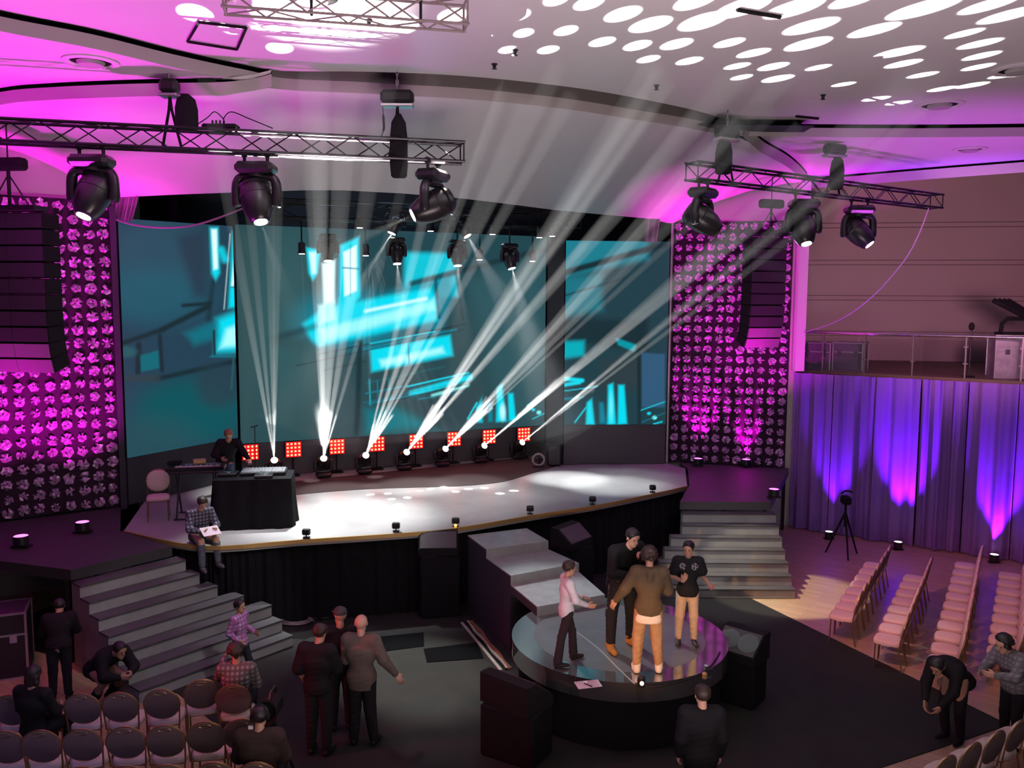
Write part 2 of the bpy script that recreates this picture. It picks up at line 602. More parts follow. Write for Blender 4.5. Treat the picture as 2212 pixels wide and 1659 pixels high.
# ================================================================== STAGE
edge_px = [(268, 1146), (381, 1171), (478, 1179), (640, 1166), (855, 1152), (985, 1140), (1145, 1113), (1280, 1092), (1410, 1066), (1484, 1049)]
edge = [at(x, y, SZ) for x, y in edge_px]
ec = interp(edge, 3)
back = [Vector((4.9, 27.5, SZ)), Vector((-9.15, 21.95, SZ)), Vector((-7.95, 18.1, SZ))]
side = [at(1480, 1012, SZ), at(1441, 1001, SZ), Vector((4.1, 23.35, SZ))]
STAGE_OUT = [(p.x, p.y) for p in ec + side + back]
stage = thing('stage', 'high black-skirted stage with a pale grey dancing floor under the video screens', 'stage', (-2, 20, 0))
out = ec + side + back
deck = MB().prism([(p.x, p.y) for p in out], SZ - 0.12, SZ)
def under(parent, o):
    o.parent = parent
    o.matrix_parent_inverse = Matrix.Translation(-Vector(parent.location)) if parent.rotation_euler.z == 0 else parent.matrix_basis.inverted()
    return o
under(stage, deck.build('deck', MT['stage']))
tr = MB()
eo = offset(ec, -0.035, 0)
tr.ribbon([p + Vector((0, 0, .004)) for p in ec], [p + Vector((0, 0, .004)) for p in eo])
tr.ribbon([p + Vector((0, 0, .004)) for p in eo], [p + Vector((0, 0, -0.07)) for p in eo])
MT['brass'] = mat('brass_edge', (0.62, 0.42, 0.14), 0.4, 0.5)
under(stage, tr.build('edge_strip', MT['brass']))
# pleated skirt
sk_top, sk_bot = [], []
fine = interp(edge, 60)
fine = [p for p in fine]
rs = random.Random(3)
for i, p in enumerate(fine):
    n = offset(fine, 1, 0)[i] - p if False else None
off = []
for i, p in enumerate(fine):
    t = (fine[min(i + 1, len(fine) - 1)] - fine[max(i - 1, 0)]).normalized()
    nn = Vector((-t.y, t.x, 0))
    a = 0.03 * math.sin(i * 0.9) + 0.03 * math.sin(i * 0.37 + 1.3)
    sk_top.append(p + nn * (0.10 + a * 0.5) + Vector((0, 0, -0.07)))
    off.append(p + nn * (0.08 + a) + Vector((0, 0, -SZ + 0.0)))
under(stage, MB().ribbon(sk_top, off).build('skirt', MT['cloth'], smooth=True))

# dark carpet at the back of the stage, in front of the screens (curved edge)
MT['backdeck'] = mat('dark_red_brown_carpet', (0.05, 0.03, 0.03), 0.85)
dk = interp([at(x, y, SZ + .006) for x, y in [(610, 1072), (700, 1063), (800, 1056), (930, 1052), (1010, 1049), (1090, 1040), (1150, 1022), (1200, 1008)]], 4)
dk += [at(1195, 990, SZ), at(1100, 992, SZ), at(540, 1050, SZ), at(430, 1075, SZ)]
cpt = MB().prism([(p.x, p.y) for p in dk], SZ + 0.001, SZ + 0.008).build('stage_carpet', MT['backdeck'])
tag(cpt, 'dark brown carpet along the back of the stage under the floor lamps', 'carpet')


# ------------------------------------------------------------------ stairs
def in_stage(p, margin=0.16):
    def ins(x, y):
        c = False
        P = STAGE_OUT
        for i in range(len(P)):
            (x0, y0), (x1, y1) = P[i], P[i - 1]
            if (y0 > y) != (y1 > y) and x < (x1 - x0) * (y - y0) / (y1 - y0) + x0:
                c = not c
        return c
    return any(ins(p.x + math.cos(a) * margin, p.y + math.sin(a) * margin) for a in [k * .785 for k in range(8)])


def clear_width(a, e, up, width):
    w_ = width
    while w_ > .4 and (in_stage(a + e * w_) or in_stage(a + up + e * w_)):
        w_ -= .04
    return w_


def stairs(name, label, p_front, e, width, n_dir, rise, run, steps, top_z, mats, lefts=None):
    """p_front: left end of the bottom front edge; e: unit along edge; n_dir: unit going up the stairs"""
    t = thing(name, label, 'stairs', (p_front.x, p_front.y, 0))
    for k in range(steps):
        z = rise * (k + 1)
        l0 = (lefts[k] if lefts else 0.0)
        a = p_front + n_dir * run * k + e * l0
        b = p_front + n_dir * run * k + e * clear_width(p_front + n_dir * run * k, e, n_dir * run * 1.0, width)
        c = b + n_dir * (run - 0.004)
        d = a + n_dir * (run - 0.004)
        m_ = MB().prism([(a.x, a.y), (b.x, b.y), (c.x, c.y), (d.x, d.y)], 0.012, z - 0.03, 1)
        a2, b2 = a - n_dir * 0.02, b - n_dir * 0.02
        m_.prism([(a2.x, a2.y), (b2.x, b2.y), (c.x, c.y), (d.x, d.y)], z - 0.03, z, 0)
        under(t, m_.build('step', mats))
    return t


MT['riser'] = mat('grey_vinyl_lit', (0.27, 0.27, 0.275), 0.5, noise=.25, nscale=4)  # same vinyl as the treads, front light put into a lighter colour
MT['darkdeck'] = mat('dark_landing', (0.03, 0.03, 0.032), 0.7)
pf = at(1400, 1271, 0.2)
pr = at(1718, 1273, 0.2)
e_ = (pr - pf); e_.z = 0
wR = e_.length
e_.normalize()
nR = Vector((-e_.y, e_.x, 0))
lf = [0.0, 0.15, 0.3, 0.45, 0.62, 0.9, 0.95]
stairs('stage_stairs', 'grey stairs climbing to the stage beside the purple drape', Vector((pf.x, pf.y, 0)), e_, wR, nR, 0.2, 0.235, 7, 1.6, [MT['step'], MT['riser']], lf)
top = Vector((pf.x, pf.y, 0)) + nR * 0.235 * 7
lr = top + e_ * (wR - 0.05)
ll = top + e_ * 0.93
land = MB().prism([(ll.x, ll.y), (lr.x, lr.y), (PRb.x - .1, PRb.y - .02), (PRa.x + .35, PRa.y - .1), (side[0].x + 0.07, side[0].y), (edge[-1].x + .06, edge[-1].y + .02)], 1.42, 1.6)
ld = land.build('stair_landing', MT['step'])
tag(ld, 'grey landing at the head of the stairs beside the purple drape', 'landing')
for q in ((lr.x - .1, lr.y + .1), (ll.x + .15, ll.y + .1), (PRb.x - .3, PRb.y - .25), ((lr.x + ll.x) / 2, ll.y + .1)):
    MB().box((q[0], q[1], 0.71), (0.07, 0.07, 1.41)).build('leg', MT['black'], ld)

# left stairs: mirror image about the axis of the stage
eL2 = Vector((0.63, 0.777, 0)).normalized()
nL2 = Vector((-0.777, 0.63, 0)).normalized()
pL = at(300, 1492, 0.2)
stairs('stage_stairs', 'grey stairs climbing to the stage below the left magenta panel, patched with light', Vector((pL.x, pL.y, 0)), eL2, 2.75, nL2, 0.2, 0.30, 7, 1.6, [MT['step'], MT['riser']])
tL = Vector((pL.x, pL.y, 0)) + nL2 * 2.1
tr_ = tL + eL2 * clear_width(tL, eL2, nL2 * .3, 2.75)
ld2 = MB().prism([(tL.x, tL.y), (tr_.x, tr_.y), (edge[0].x - .06, edge[0].y - .03), (PLb.x + .02, PLb.y - .1), (-11.9, 14.95)], 1.42, 1.6).build('stair_landing', MT['darkdeck'])
tag(ld2, 'dark landing below the left magenta panel', 'landing')
for q in (tL + Vector((-.1, .1, 0)), tr_ + Vector((-.15, .1, 0)), Vector((-11.5, 14.9, 0)), Vector((-8.5, 17.0, 0))):
    MB().box((q.x, q.y, 0.71), (0.07, 0.07, 1.41)).build('leg', MT['black'], ld2)

# ------------------------------------------------------------------ centre steps
cs = thing('centre_steps', 'three broad grey steps leading from the stage to the round platform', 'steps', (at(1090, 1240, 0).x, at(1090, 1240, 0).y, 0))
LP = [at(1010, 1156, 1.48), at(1050, 1186, 1.48), at(1103, 1243, 1.32), at(1160, 1310, 1.16)]
RP = [at(1138, 1141, 1.48), at(1184, 1168, 1.48), at(1250, 1216, 1.32), at(1306, 1284, 1.16)]
quads = [([LP[k], RP[k], RP[k + 1], LP[k + 1]], z) for k, z in enumerate((1.48, 1.32, 1.16))]
nxt = 0
MT['stepgloss'] = mat('grey_gloss_step', (0.36, 0.37, 0.36), 0.25, noise=0.25, nscale=5)
for k, (q, z) in enumerate(quads):
    b = MB()
    b.prism([(p.x, p.y) for p in q], 1.01 if k == 2 else 0.0, z - 0.02, 1)
    b.prism([(p.x, p.y) for p in q], z - 0.02, z, 0)
    # riser panel on the front
    a, c = q[3], q[2]
    t = (c - a); t.z = 0; t.normalize(); n = Vector((t.y, -t.x, 0)) * 0.012
    b.prism([(a.x + n.x, a.y + n.y), (c.x + n.x, c.y + n.y), (c.x, c.y), (a.x, a.y)], z - 0.16, z, 0)
    under(cs, b.build('step', [MT['stepgloss'], MT['house']]))

# ------------------------------------------------------------------ round platform
PC = Vector((1.62, 12.35, 0))
PR_ = 1.60
PZ = 1.0
plat = thing('round_platform', 'round raised platform with a glossy rim where four people stand', 'platform', (PC.x, PC.y, 0))
MT['deckr'] = mat('grey_round_deck', (0.125, 0.135, 0.14), 0.3, noise=0.35, nscale=3.5, spec=0.6)
MT['mirror'] = mat('dark_mirror', (0.62, 0.64, 0.66), 0.06, 0.95)
MT['ringtop'] = mat('glossy_ring', (0.50, 0.53, 0.53), 0.07, 0.85)
under(plat, MB().lathe([(0.01, PZ - .05), (1.27, PZ - .05), (1.27, PZ + 0.002), (0.01, PZ + 0.002)], (PC.x, PC.y, 0), n=96).build('deck', MT['deckr']))
rg = MB()
n = 96
for r0_, r1_, z0_, z1_ in ((1.27, 1.60, PZ, PZ),):
    A = [Vector((PC.x + math.cos(2 * PI * i / n) * r0_, PC.y + math.sin(2 * PI * i / n) * r0_, z0_)) for i in range(n + 1)]
    B = [Vector((PC.x + math.cos(2 * PI * i / n) * r1_, PC.y + math.sin(2 * PI * i / n) * r1_, z1_)) for i in range(n + 1)]
    rg.ribbon(A, B)
under(plat, rg.build('rim', MT['ringtop']))
rg = MB()
B2 = [Vector((p.x, p.y, PZ - 0.27)) for p in B]
rg.ribbon(B, B2)
rg.ribbon(B2, [Vector((PC.x + (p.x - PC.x) * .93, PC.y + (p.y - PC.y) * .93, PZ - 0.27)) for p in B2])
under(plat, rg.build('mirror_band', MT['mirror'], smooth=True))
under(plat, MB().lathe([(1.50, 0.0), (1.50, PZ - 0.27)], (PC.x, PC.y, 0), n=72).build('base', MT['blackm'], smooth=True))
# white gaffer line across the deck
ln = interp([at(x, y, PZ + .004) for x, y in [(1240, 1362), (1290, 1400), (1330, 1440), (1370, 1478)]], 6)
lo = offset(ln, 0.02, 0)
MT['tape'] = mat('pale_floor_tape', (0.36, 0.38, 0.38), 0.5)
under(plat, MB().ribbon(ln, lo).build('tape_line', MT['tape']))

# ------------------------------------------------------------------ LED screens
def project(p):
    d = p - EYE
    z = d.dot(_f)
    return 1106 + FPX * d.dot(_r) / z, 829.5 - FPX * d.dot(_u) / z


def paint(px, py, base, shapes):
    """px, py arrays of picture points; shapes drawn in order; returns linear rgb"""
    col = np.empty(px.shape + (3,))
    col[:] = base
    for s in shapes:
        kind, pts, c, blur = s[:4]
        op = s[4] if len(s) > 4 else 1.0
        if kind == 'p':        # convex polygon with soft edge
            d = np.full(px.shape, -1e9)
            P = pts
            area = sum(P[i][0] * P[(i + 1) % len(P)][1] - P[(i + 1) % len(P)][0] * P[i][1] for i in range(len(P)))
            sg = 1 if area > 0 else -1
            for i in range(len(P)):
                (x0, y0), (x1, y1) = P[i], P[(i + 1) % len(P)]
                L = math.hypot(x1 - x0, y1 - y0)
                d = np.maximum(d, sg * ((y1 - y0) * (px - x0) - (x1 - x0) * (py - y0)) / L)
        elif kind == 'l':      # thick line
            (x0, y0), (x1, y1), th = pts
            vx, vy = x1 - x0, y1 - y0
            t = np.clip(((px - x0) * vx + (py - y0) * vy) / (vx * vx + vy * vy), 0, 1)
            d = np.hypot(px - x0 - t * vx, py - y0 - t * vy) - th / 2
        else:                  # soft ellipse
            (cx, cy), (rx, ry) = pts
            d = (np.hypot((px - cx) / rx, (py - cy) / ry) - 1) * min(rx, ry)
        a = np.clip(0.5 - d / max(blur, 1.0), 0, 1)
        a = a * a * (3 - 2 * a) * op
        col = col * (1 - a[..., None]) + np.array(c) * a[..., None]
    return col


def led(name, label, quad, nx, ny, base, shapes, thick=0.12):
    """quad: bottom-left, bottom-right, top-right, top-left"""
    bl, br, tr2, tl = [Vector(q) for q in quad]
    t = thing(name, label, 'screen', ((bl.x + br.x) / 2, (bl.y + br.y) / 2, bl.z))
    vs, px, py = [], [], []
    for j in range(ny + 1):
        for i in range(nx + 1):
            p = bl.lerp(br, i / nx).lerp(tl.lerp(tr2, i / nx), j / ny)
            vs.append(tuple(p))
            a, b = project(p)
            px.append(a); py.append(b)
    col = paint(np.array(px), np.array(py), base, shapes)
    rng = np.random.RandomState(len(label))
    fs = [(j * (nx + 1) + i, j * (nx + 1) + i + 1, (j + 1) * (nx + 1) + i + 1, (j + 1) * (nx + 1) + i) for j in range(ny) for i in range(nx)]
    me = bpy.data.meshes.new('led_face')
    me.from_pydata(vs, [], fs)
    ca = me.color_attributes.new('picture', 'FLOAT_COLOR', 'POINT')
    ca.data.foreach_set('color', np.hstack([col, np.ones((len(col), 1))]).astype(np.float32).ravel())
    me.materials.append(MT['ledface'])
    o = bpy.data.objects.new('led_face', me)
    COL.objects.link(o)
    under(t, o)
    nrm = (br - bl).cross(tl - bl).normalized()
    if nrm.y < 0:
        nrm = -nrm
    b = MB()
    q = [bl, br, tr2, tl]
    vs = [p + nrm * 0.01 for p in q] + [p + nrm * thick for p in q]
    b.add(vs, [(0, 1, 2, 3), (4, 7, 6, 5), (0, 4, 5, 1), (1, 5, 6, 2), (2, 6, 7, 3), (3, 7, 4, 0)])
    under(t, b.build('housing', MT['blackm']))
    return t


m = bpy.data.materials.new('led_picture')
m.use_nodes = True
nt = m.node_tree
bsdf = nt.nodes['Principled BSDF']
bsdf.inputs['Base Color'].default_value = (0.01, 0.01, 0.012, 1)
bsdf.inputs['Roughness'].default_value = 0.9
bsdf.inputs['Specular IOR Level'].default_value = 0.05
at_ = nt.nodes.new('ShaderNodeAttribute')
at_.attribute_name = 'picture'
nt.links.new(at_.outputs['Color'], bsdf.inputs['Emission Color'])
bsdf.inputs['Emission Strength'].default_value = 1.0
m.cycles.emission_sampling = 'NONE'
MT['ledface'] = m
CY = (0.0, 0.74, 0.92)
CYD = (0.0, 0.24, 0.34)
WH = (0.85, 1.15, 1.2)
TE = (0.02, 0.10, 0.12)
DK = (0.008, 0.026, 0.034)
DB = (0.03, 0.09, 0.15)
# geometry of the three screens
m0, m1 = atY(520, 955, 20.6), atY(1176, 917, 24.0)
zb = 2.45
mid_q = [(m0.x, m0.y, zb), (m1.x, m1.y, zb), (m1.x, m1.y, 7.75), (m0.x, m0.y, 7.75)]
sh_mid = [
    ('e', ((620, 700), (90, 200)), (0.035, 0.11, 0.12), 120, .8),
    ('p', [(520, 500), (560, 500), (540, 960), (520, 960)], (0.04, 0.09, 0.095), 40, .6),
    ('p', [(780, 505), (1180, 505), (1180, 640), (860, 650), (780, 640)], (0.015, 0.06, 0.075), 30),
    ('p', [(875, 545), (985, 548), (990, 640), (870, 650)], CY, 16, .75),
    ('p', [(795, 655), (872, 618), (975, 590), (980, 640), (950, 720), (800, 690)], CYD, 26, .8),
    ('e', ((760, 690), (110, 60)), CYD, 60, .9),
    ('p', [(655, 700), (700, 665), (930, 622), (946, 650), (944, 692), (690, 748), (672, 735)], CY, 16),
    ('p', [(690, 712), (935, 648), (940, 668), (700, 738)], (0.35, 1.0, 1.0), 18, .95),
    ('l', ((790, 672), (920, 645), 6), WH, 8, .8),
    ('p', [(662, 535), (692, 540), (686, 590), (676, 606), (667, 590)], CY, 8),
    ('p', [(668, 545), (682, 545), (682, 590), (674, 592)], WH, 8, .8),
    ('p', [(735, 530), (775, 512), (778, 640), (745, 690), (730, 690)], CY, 10),
    ('p', [(742, 545), (770, 530), (770, 628), (744, 640)], WH, 6),
    ('p', [(696, 570), (724, 562), (722, 655), (700, 662)], WH, 10),
    ('p', [(688, 660), (722, 650), (724, 690), (690, 700)], (0.5, 1, 1), 12, .8),
    ('l', ((731, 560), (731, 640), 5), CYD, 4),
    ('l', ((740, 578), (776, 581), 3), CYD, 3), ('l', ((757, 530), (757, 640), 2.5), CYD, 3, .7),
    # second and third bright windows
    ('p', [(800, 755), (972, 724), (978, 768), (803, 803)], CY, 12),
    ('p', [(820, 778), (955, 750), (960, 762), (825, 792)], (0.4, 1.0, 1.0), 12, .95),
    ('l', ((882, 738), (884, 790), 3), CYD, 3),
    ('l', ((690, 765), (1005, 700), 3), DK, 3, .9), ('l', ((640, 790), (1000, 712), 2.5), DK, 3, .9), ('l', ((700, 800), (790, 780), 3), DK, 3, .8),
    ('l', ((785, 755), (985, 712), 4), CYD, 4, .8), ('l', ((800, 742), (940, 716), 3), CY, 3, .8),
    ('l', ((890, 850), (1015, 815), 12), CY, 10), ('l', ((935, 855), (1010, 832), 7), (0.3, 1, 1), 7), ('l', ((880, 835), (1012, 805), 3), CY, 3),
    ('l', ((830, 870), (1010, 830), 3), DK, 3), ('l', ((905, 862), (1000, 848), 3), CYD, 3),
    ('l', ((790, 828), (960, 792), 4), TE, 4), ('l', ((785, 870), (1010, 822), 2), CYD, 3, .6),
    ('l', ((778, 740), (770, 935), 11), DK, 8, .9), ('l', ((798, 820), (800, 875), 2), CY, 3, .7), ('l', ((790, 850), (870, 835), 3), CYD, 3, .8), ('l', ((796, 872), (900, 852), 3), CYD, 3, .8),
    ('l', ((815, 822), (817, 870), 2), CYD, 3), ('l', ((840, 818), (842, 866), 2), CYD, 3),
    ('p', [(790, 885), (850, 880), (905, 905), (935, 925), (790, 935)], (0.0, 0.20, 0.25), 30, .9),
    ('p', [(900, 870), (1030, 830), (1030, 915), (930, 925)], (0.02, 0.045, 0.06), 30, .8),
    # diagonal dark beams
    ('l', ((890, 612), (1180, 538), 12), DK, 8, .85), ('l', ((940, 600), (948, 685), 7), DK, 5, .7), ('l', ((985, 588), (1000, 690), 5), DK, 5, .7),
    ('l', ((600, 730), (680, 705), 14), DK, 14, .6), ('l', ((590, 735), (660, 742), 26), (0.03, 0.08, 0.09), 20, .6),
    ('p', [(1000, 600), (1176, 560), (1176, 900), (1090, 900)], (0.03, 0.10, 0.12), 60, .8),
    # columns at the foot
    ('p', [(1029, 880), (1040, 862), (1042, 912), (1032, 912)], CY, 8, .9), ('p', [(1053, 870), (1062, 870), (1064, 910), (1056, 911)], CYD, 8),
    ('p', [(1074, 838), (1084, 830), (1094, 910), (1072, 911)], CY, 8), ('p', [(1098, 850), (1108, 850), (1114, 907), (1100, 909)], CY, 8),
    ('e', ((1086, 890), (6, 16)), WH, 8, .6),
    ('l', ((1010, 905), (1030, 870), 3), CY, 3), ('e', ((1152, 885), (4, 3)), CY, 3), ('e', ((1164, 891), (5, 4)), (0.2, 1, 1), 3),
    ('l', ((1138, 876), (1172, 856), 2), CY, 2, .8), ('l', ((1150, 905), (1176, 893), 2), CY, 2, .8),
]
led('led_screen', 'wide middle video screen showing bright cyan windows and slanted beams', mid_q, 330, 200, (0.022, 0.066, 0.078), sh_mid)
l0, l1 = Vector((-8.12, 17.75, 0)), Vector((m0.x - 0.03, m0.y - 0.1, 0))
lq = [(l0.x, l0.y, 2.62), (l1.x, l1.y, 2.62), (l1.x, l1.y, 7.7), (l0.x, l0.y, 7.62)]
sh_left = [
    ('e', ((340, 560), (110, 90)), (0.03, 0.085, 0.13), 90, .7),
    ('e', ((330, 640), (120, 60)), (0.015, 0.11, 0.16), 70, .7),
    ('e', ((410, 890), (120, 70)), (0.0, 0.095, 0.11), 60, .8), ('e', ((330, 960), (100, 60)), (0.02, 0.08, 0.10), 60, .7),
    ('p', [(380, 510), (440, 500), (450, 640), (420, 640)], (0.02, 0.035, 0.06), 30, .7),
    ('p', [(470, 690), (520, 670), (520, 758), (468, 760)], CY, 26), ('p', [(490, 712), (520, 700), (520, 745), (478, 750)], (0.45, 1.05, 1.1), 18),
    ('p', [(400, 720), (470, 690), (470, 730), (420, 745)], (0.0, 0.2, 0.27), 24, .7),
    ('p', [(454, 492), (470, 492), (474, 590), (466, 604), (458, 590)], CY, 12), ('p', [(457, 496), (468, 496), (470, 580), (462, 582)], WH, 8),
    ('p', [(503, 500), (518, 504), (519, 662), (494, 665)], CY, 12), ('p', [(506, 560), (518, 560), (518, 615), (500, 618)], WH, 8), ('l', ((498, 620), (520, 621), 3), CYD, 3),
    ('l', ((478, 540), (486, 560), 14), CY, 14, .8), ('l', ((497, 505), (484, 668), 2), WH, 3, .5),
    ('l', ((235, 752), (350, 712), 10), DK, 8), ('l', ((350, 712), (450, 662), 12), DK, 8), ('l', ((395, 660), (455, 655), 8), DK, 6), ('l', ((460, 610), (450, 690), 10), DK, 12, .7),
    ('l', ((300, 745), (298, 805), 12), DK, 6), ('l', ((345, 725), (350, 800), 9), DK, 6), ('l', ((462, 715), (464, 765), 5), DK, 4),
    ('l', ((340, 818), (520, 778), 10), DK, 8), ('l', ((240, 815), (340, 818), 14), (0.03, 0.05, 0.06), 12, .8),
    ('p', [(303, 768), (342, 757), (344, 795), (305, 803)], (0.0, 0.16, 0.2), 6, .8), ('e', ((270, 760), (25, 12)), TE, 10),
    ('e', ((470, 835), (45, 45)), (0.02, 0.05, 0.07), 40, .8), ('l', ((455, 770), (518, 770), 4), CYD, 4, .6),
    ('l', ((505, 770), (500, 840), 4), TE, 4),
]
led('led_screen', 'narrow video screen beside the left magenta panel, mostly dark blue', lq, 110, 190, (0.016, 0.052, 0.085), sh_left)
r0v, r1v = at(1217, 1004, SZ), at(1436, 1002, SZ)
zr = 2.68
rq = [(r0v.x, r0v.y, zr), (r1v.x, r1v.y, zr), (r1v.x, r1v.y, 7.55), (r0v.x, r0v.y, 7.55)]
sh_right = [
    ('p', [(1215, 515), (1400, 515), (1400, 560), (1215, 600)], (0.01, 0.24, 0.32), 20, .8),
    ('p', [(1215, 600), (1300, 590), (1300, 670), (1215, 685)], (0.01, 0.20, 0.26), 24, .8),
    ('l', ((1215, 590), (1436, 528), 13), DK, 8), ('l', ((1215, 640), (1350, 600), 4), DK, 5, .8),
    ('p', [(1215, 690), (1400, 690), (1400, 760), (1215, 735)], DK, 20, .9),
    ('p', [(1215, 738), (1262, 736), (1262, 768), (1215, 775)], (0.0, 0.42, 0.5), 14),
    ('p', [(1330, 730), (1375, 745), (1370, 760), (1335, 745)], (0.0, 0.3, 0.36), 6),
    ('p', [(1300, 780), (1400, 760), (1400, 840), (1300, 840)], (0.03, 0.045, 0.05), 30, .7),
    ('l', ((1217, 818), (1258, 822), 8), CY, 5), ('l', ((1217, 832), (1252, 826), 7), CY, 5), ('l', ((1217, 845), (1290, 835), 2), CY, 2, .8), ('l', ((1217, 862), (1260, 858), 4), CYD, 4),
    ('p', [(1386, 762), (1436, 765), (1436, 880), (1386, 880)], (0.03, 0.10, 0.19), 6),
    ('l', ((1380, 700), (1381, 915), 8), DK, 6),
    ('p', [(1268, 870), (1278, 862), (1284, 917), (1266, 917)], CY, 8), ('p', [(1295, 870), (1303, 870), (1308, 915), (1296, 915)], CYD, 8),
    ('p', [(1314, 832), (1324, 828), (1330, 916), (1312, 917)], CY, 8), ('p', [(1336, 832), (1348, 832), (1354, 915), (1335, 917)], CY, 8), ('e', ((1320, 880), (4, 25)), (0.2, 1.0, 1.1), 8, .7),
    ('l', ((1242, 912), (1266, 880), 3), CY, 3, .8), ('e', ((1402, 893), (4, 3)), CY, 3), ('e', ((1414, 902), (5, 4)), (0.2, 1, 1), 3),
    ('l', ((1385, 886), (1436, 868), 2), CY, 2, .8), ('l', ((1412, 916), (1430, 911), 3), CY, 2, .8), ('l', ((1386, 912), (1436, 892), 1.5), CYD, 2, .8),
]
led('led_screen', 'right-hand video screen with two cyan columns, next to the glittering panel', rq, 110, 180, (0.014, 0.05, 0.065), sh_right)


# black set walls that carry the screens
MT['setgrey'] = mat('set_wall_grey', (0.085, 0.085, 0.088), 0.7, noise=0.1)
def setwall(label, a, b, z0, z1, thick=0.25, m_='setgrey'):
    t = (b - a).normalized()
    n = Vector((-t.y, t.x, 0)) * thick
    o = MB().prism([(a.x, a.y), (b.x, b.y), (b.x + n.x, b.y + n.y), (a.x + n.x, a.y + n.y)], z0 + 0.012, z1).build('screen_plinth', MT[m_])
    return tag(o, label, 'plinth')


setwall('long dark plinth under the wide middle screen, behind the red lamps', Vector((m0.x + .02, m0.y - .02, 0)), Vector((m1.x, m1.y - .02, 0)), SZ, zb - 0.01)
setwall('dark plinth under the narrow left screen', Vector((l0.x, l0.y, 0)), Vector((l1.x - .05, l1.y - .08, 0)), SZ, 2.61, m_='house')
setwall('plain grey plinth under the right-hand screen', Vector((r0v.x, r0v.y, 0)), Vector((r1v.x, r1v.y, 0)), SZ, zr - 0.01)
fl = MB()
fl.prism([(r0v.x - .03, r0v.y), (r0v.x - 0.46, r0v.y + .35), (m1.x + .1, m1.y + .1), (r0v.x - .03, r0v.y + .4)], SZ, 7.6)
tag(fl.build('masking_flat', MT['house']), 'tall dark flat in the gap between the middle and right-hand screens', 'flat')

# ------------------------------------------------------------------ glittering panels
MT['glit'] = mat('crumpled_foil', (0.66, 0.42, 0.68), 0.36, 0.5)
MT['panelback'] = mat('dark_net', (0.035, 0.018, 0.035), 0.85, spec=0.2)


def glitter(label, a, b, z0, z1, pitch, seed, extra=None):
    t = (b - a).normalized()
    nrm = Vector((t.y, -t.x, 0))
    root = thing('glitter_panel', label, 'panel', ((a.x + b.x) / 2, (a.y + b.y) / 2, 1.6))
    mm = MB()
    bk = a.copy(), b.copy()
    mm.prism([(a.x, a.y), (b.x, b.y), (b.x - nrm.x * .05, b.y - nrm.y * .05), (a.x - nrm.x * .05, a.y - nrm.y * .05)], z0, z1)
    under(root, mm.build('backing_net', MT['panelback']))
    rr = random.Random(seed)
    L = (b - a).length
    nx = int(L / pitch)
    nz = int((z1 - z0) / pitch)
    g = MB()
    for j in range(nz):
        for i in range(nx):
            cx = (i + 0.5) * L / nx + rr.uniform(-.012, .012)
            cz = z0 + (j + 0.5) * (z1 - z0) / nz + rr.uniform(-.02, .02)
            c = a + t * cx + Vector((0, 0, cz)) + nrm * 0.03
            R0 = pitch * rr.uniform(0.36, 0.47)
            petals = rr.choice([5, 6, 7])
            ph = rr.uniform(0, 6.28)
            nn = petals * 2
            vs = [c + nrm * rr.uniform(.0, .04)]
            inner, outer = [], []
            for k in range(nn):
                an = ph + 2 * PI * k / nn
                ro = R0 * (rr.uniform(.88, 1.1) if k % 2 == 0 else rr.uniform(.72, .95))
                vs.append(c + (t * math.cos(an) + Vector((0, 0, 1)) * math.sin(an)) * R0 * .45 + nrm * rr.uniform(-.012, .06))
                vs.append(c + (t * math.cos(an) + Vector((0, 0, 1)) * math.sin(an)) * ro + nrm * rr.uniform(-.02, .05))
            fs = []
            for k in range(nn):
                k2 = (k + 1) % nn
                if k % 2 or rr.random() < 0.72:
                    fs.append((0, 1 + 2 * k, 1 + 2 * k2))
                if rr.random() < 0.86:
                    fs.append((1 + 2 * k, 2 + 2 * k, 2 + 2 * k2, 1 + 2 * k2))
            g.add(vs, fs)
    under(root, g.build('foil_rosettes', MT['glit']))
    return root


pls = Vector((-11.6, 15.29, 0))
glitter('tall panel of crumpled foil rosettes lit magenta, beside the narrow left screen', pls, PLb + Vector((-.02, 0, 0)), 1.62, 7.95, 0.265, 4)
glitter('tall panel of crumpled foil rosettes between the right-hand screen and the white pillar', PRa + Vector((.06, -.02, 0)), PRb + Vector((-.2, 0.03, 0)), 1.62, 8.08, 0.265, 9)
# the thin post at the left edge of the right panel and the black border beside the left one
po = atY(1446, 700, 23.0)
tag(MB().box((po.x + .01, 23.0, 4.85), (0.05, 0.06, 6.5)).build('edge_post', MT['alu']), 'slim pale upright post at the edge of the right glittering panel', 'post')
tag(MB().box((-8.19, 17.66, 4.7), (0.12, 0.05, 6.3), rotz(R(35))).build('edge_border', MT['house']), 'black border strip between the left glittering panel and the screen', 'border')
# ================================================================== TRUSSES AND LAMPS
MT['truss'] = mat('black_truss', (0.022, 0.022, 0.026), 0.3, 0.6)


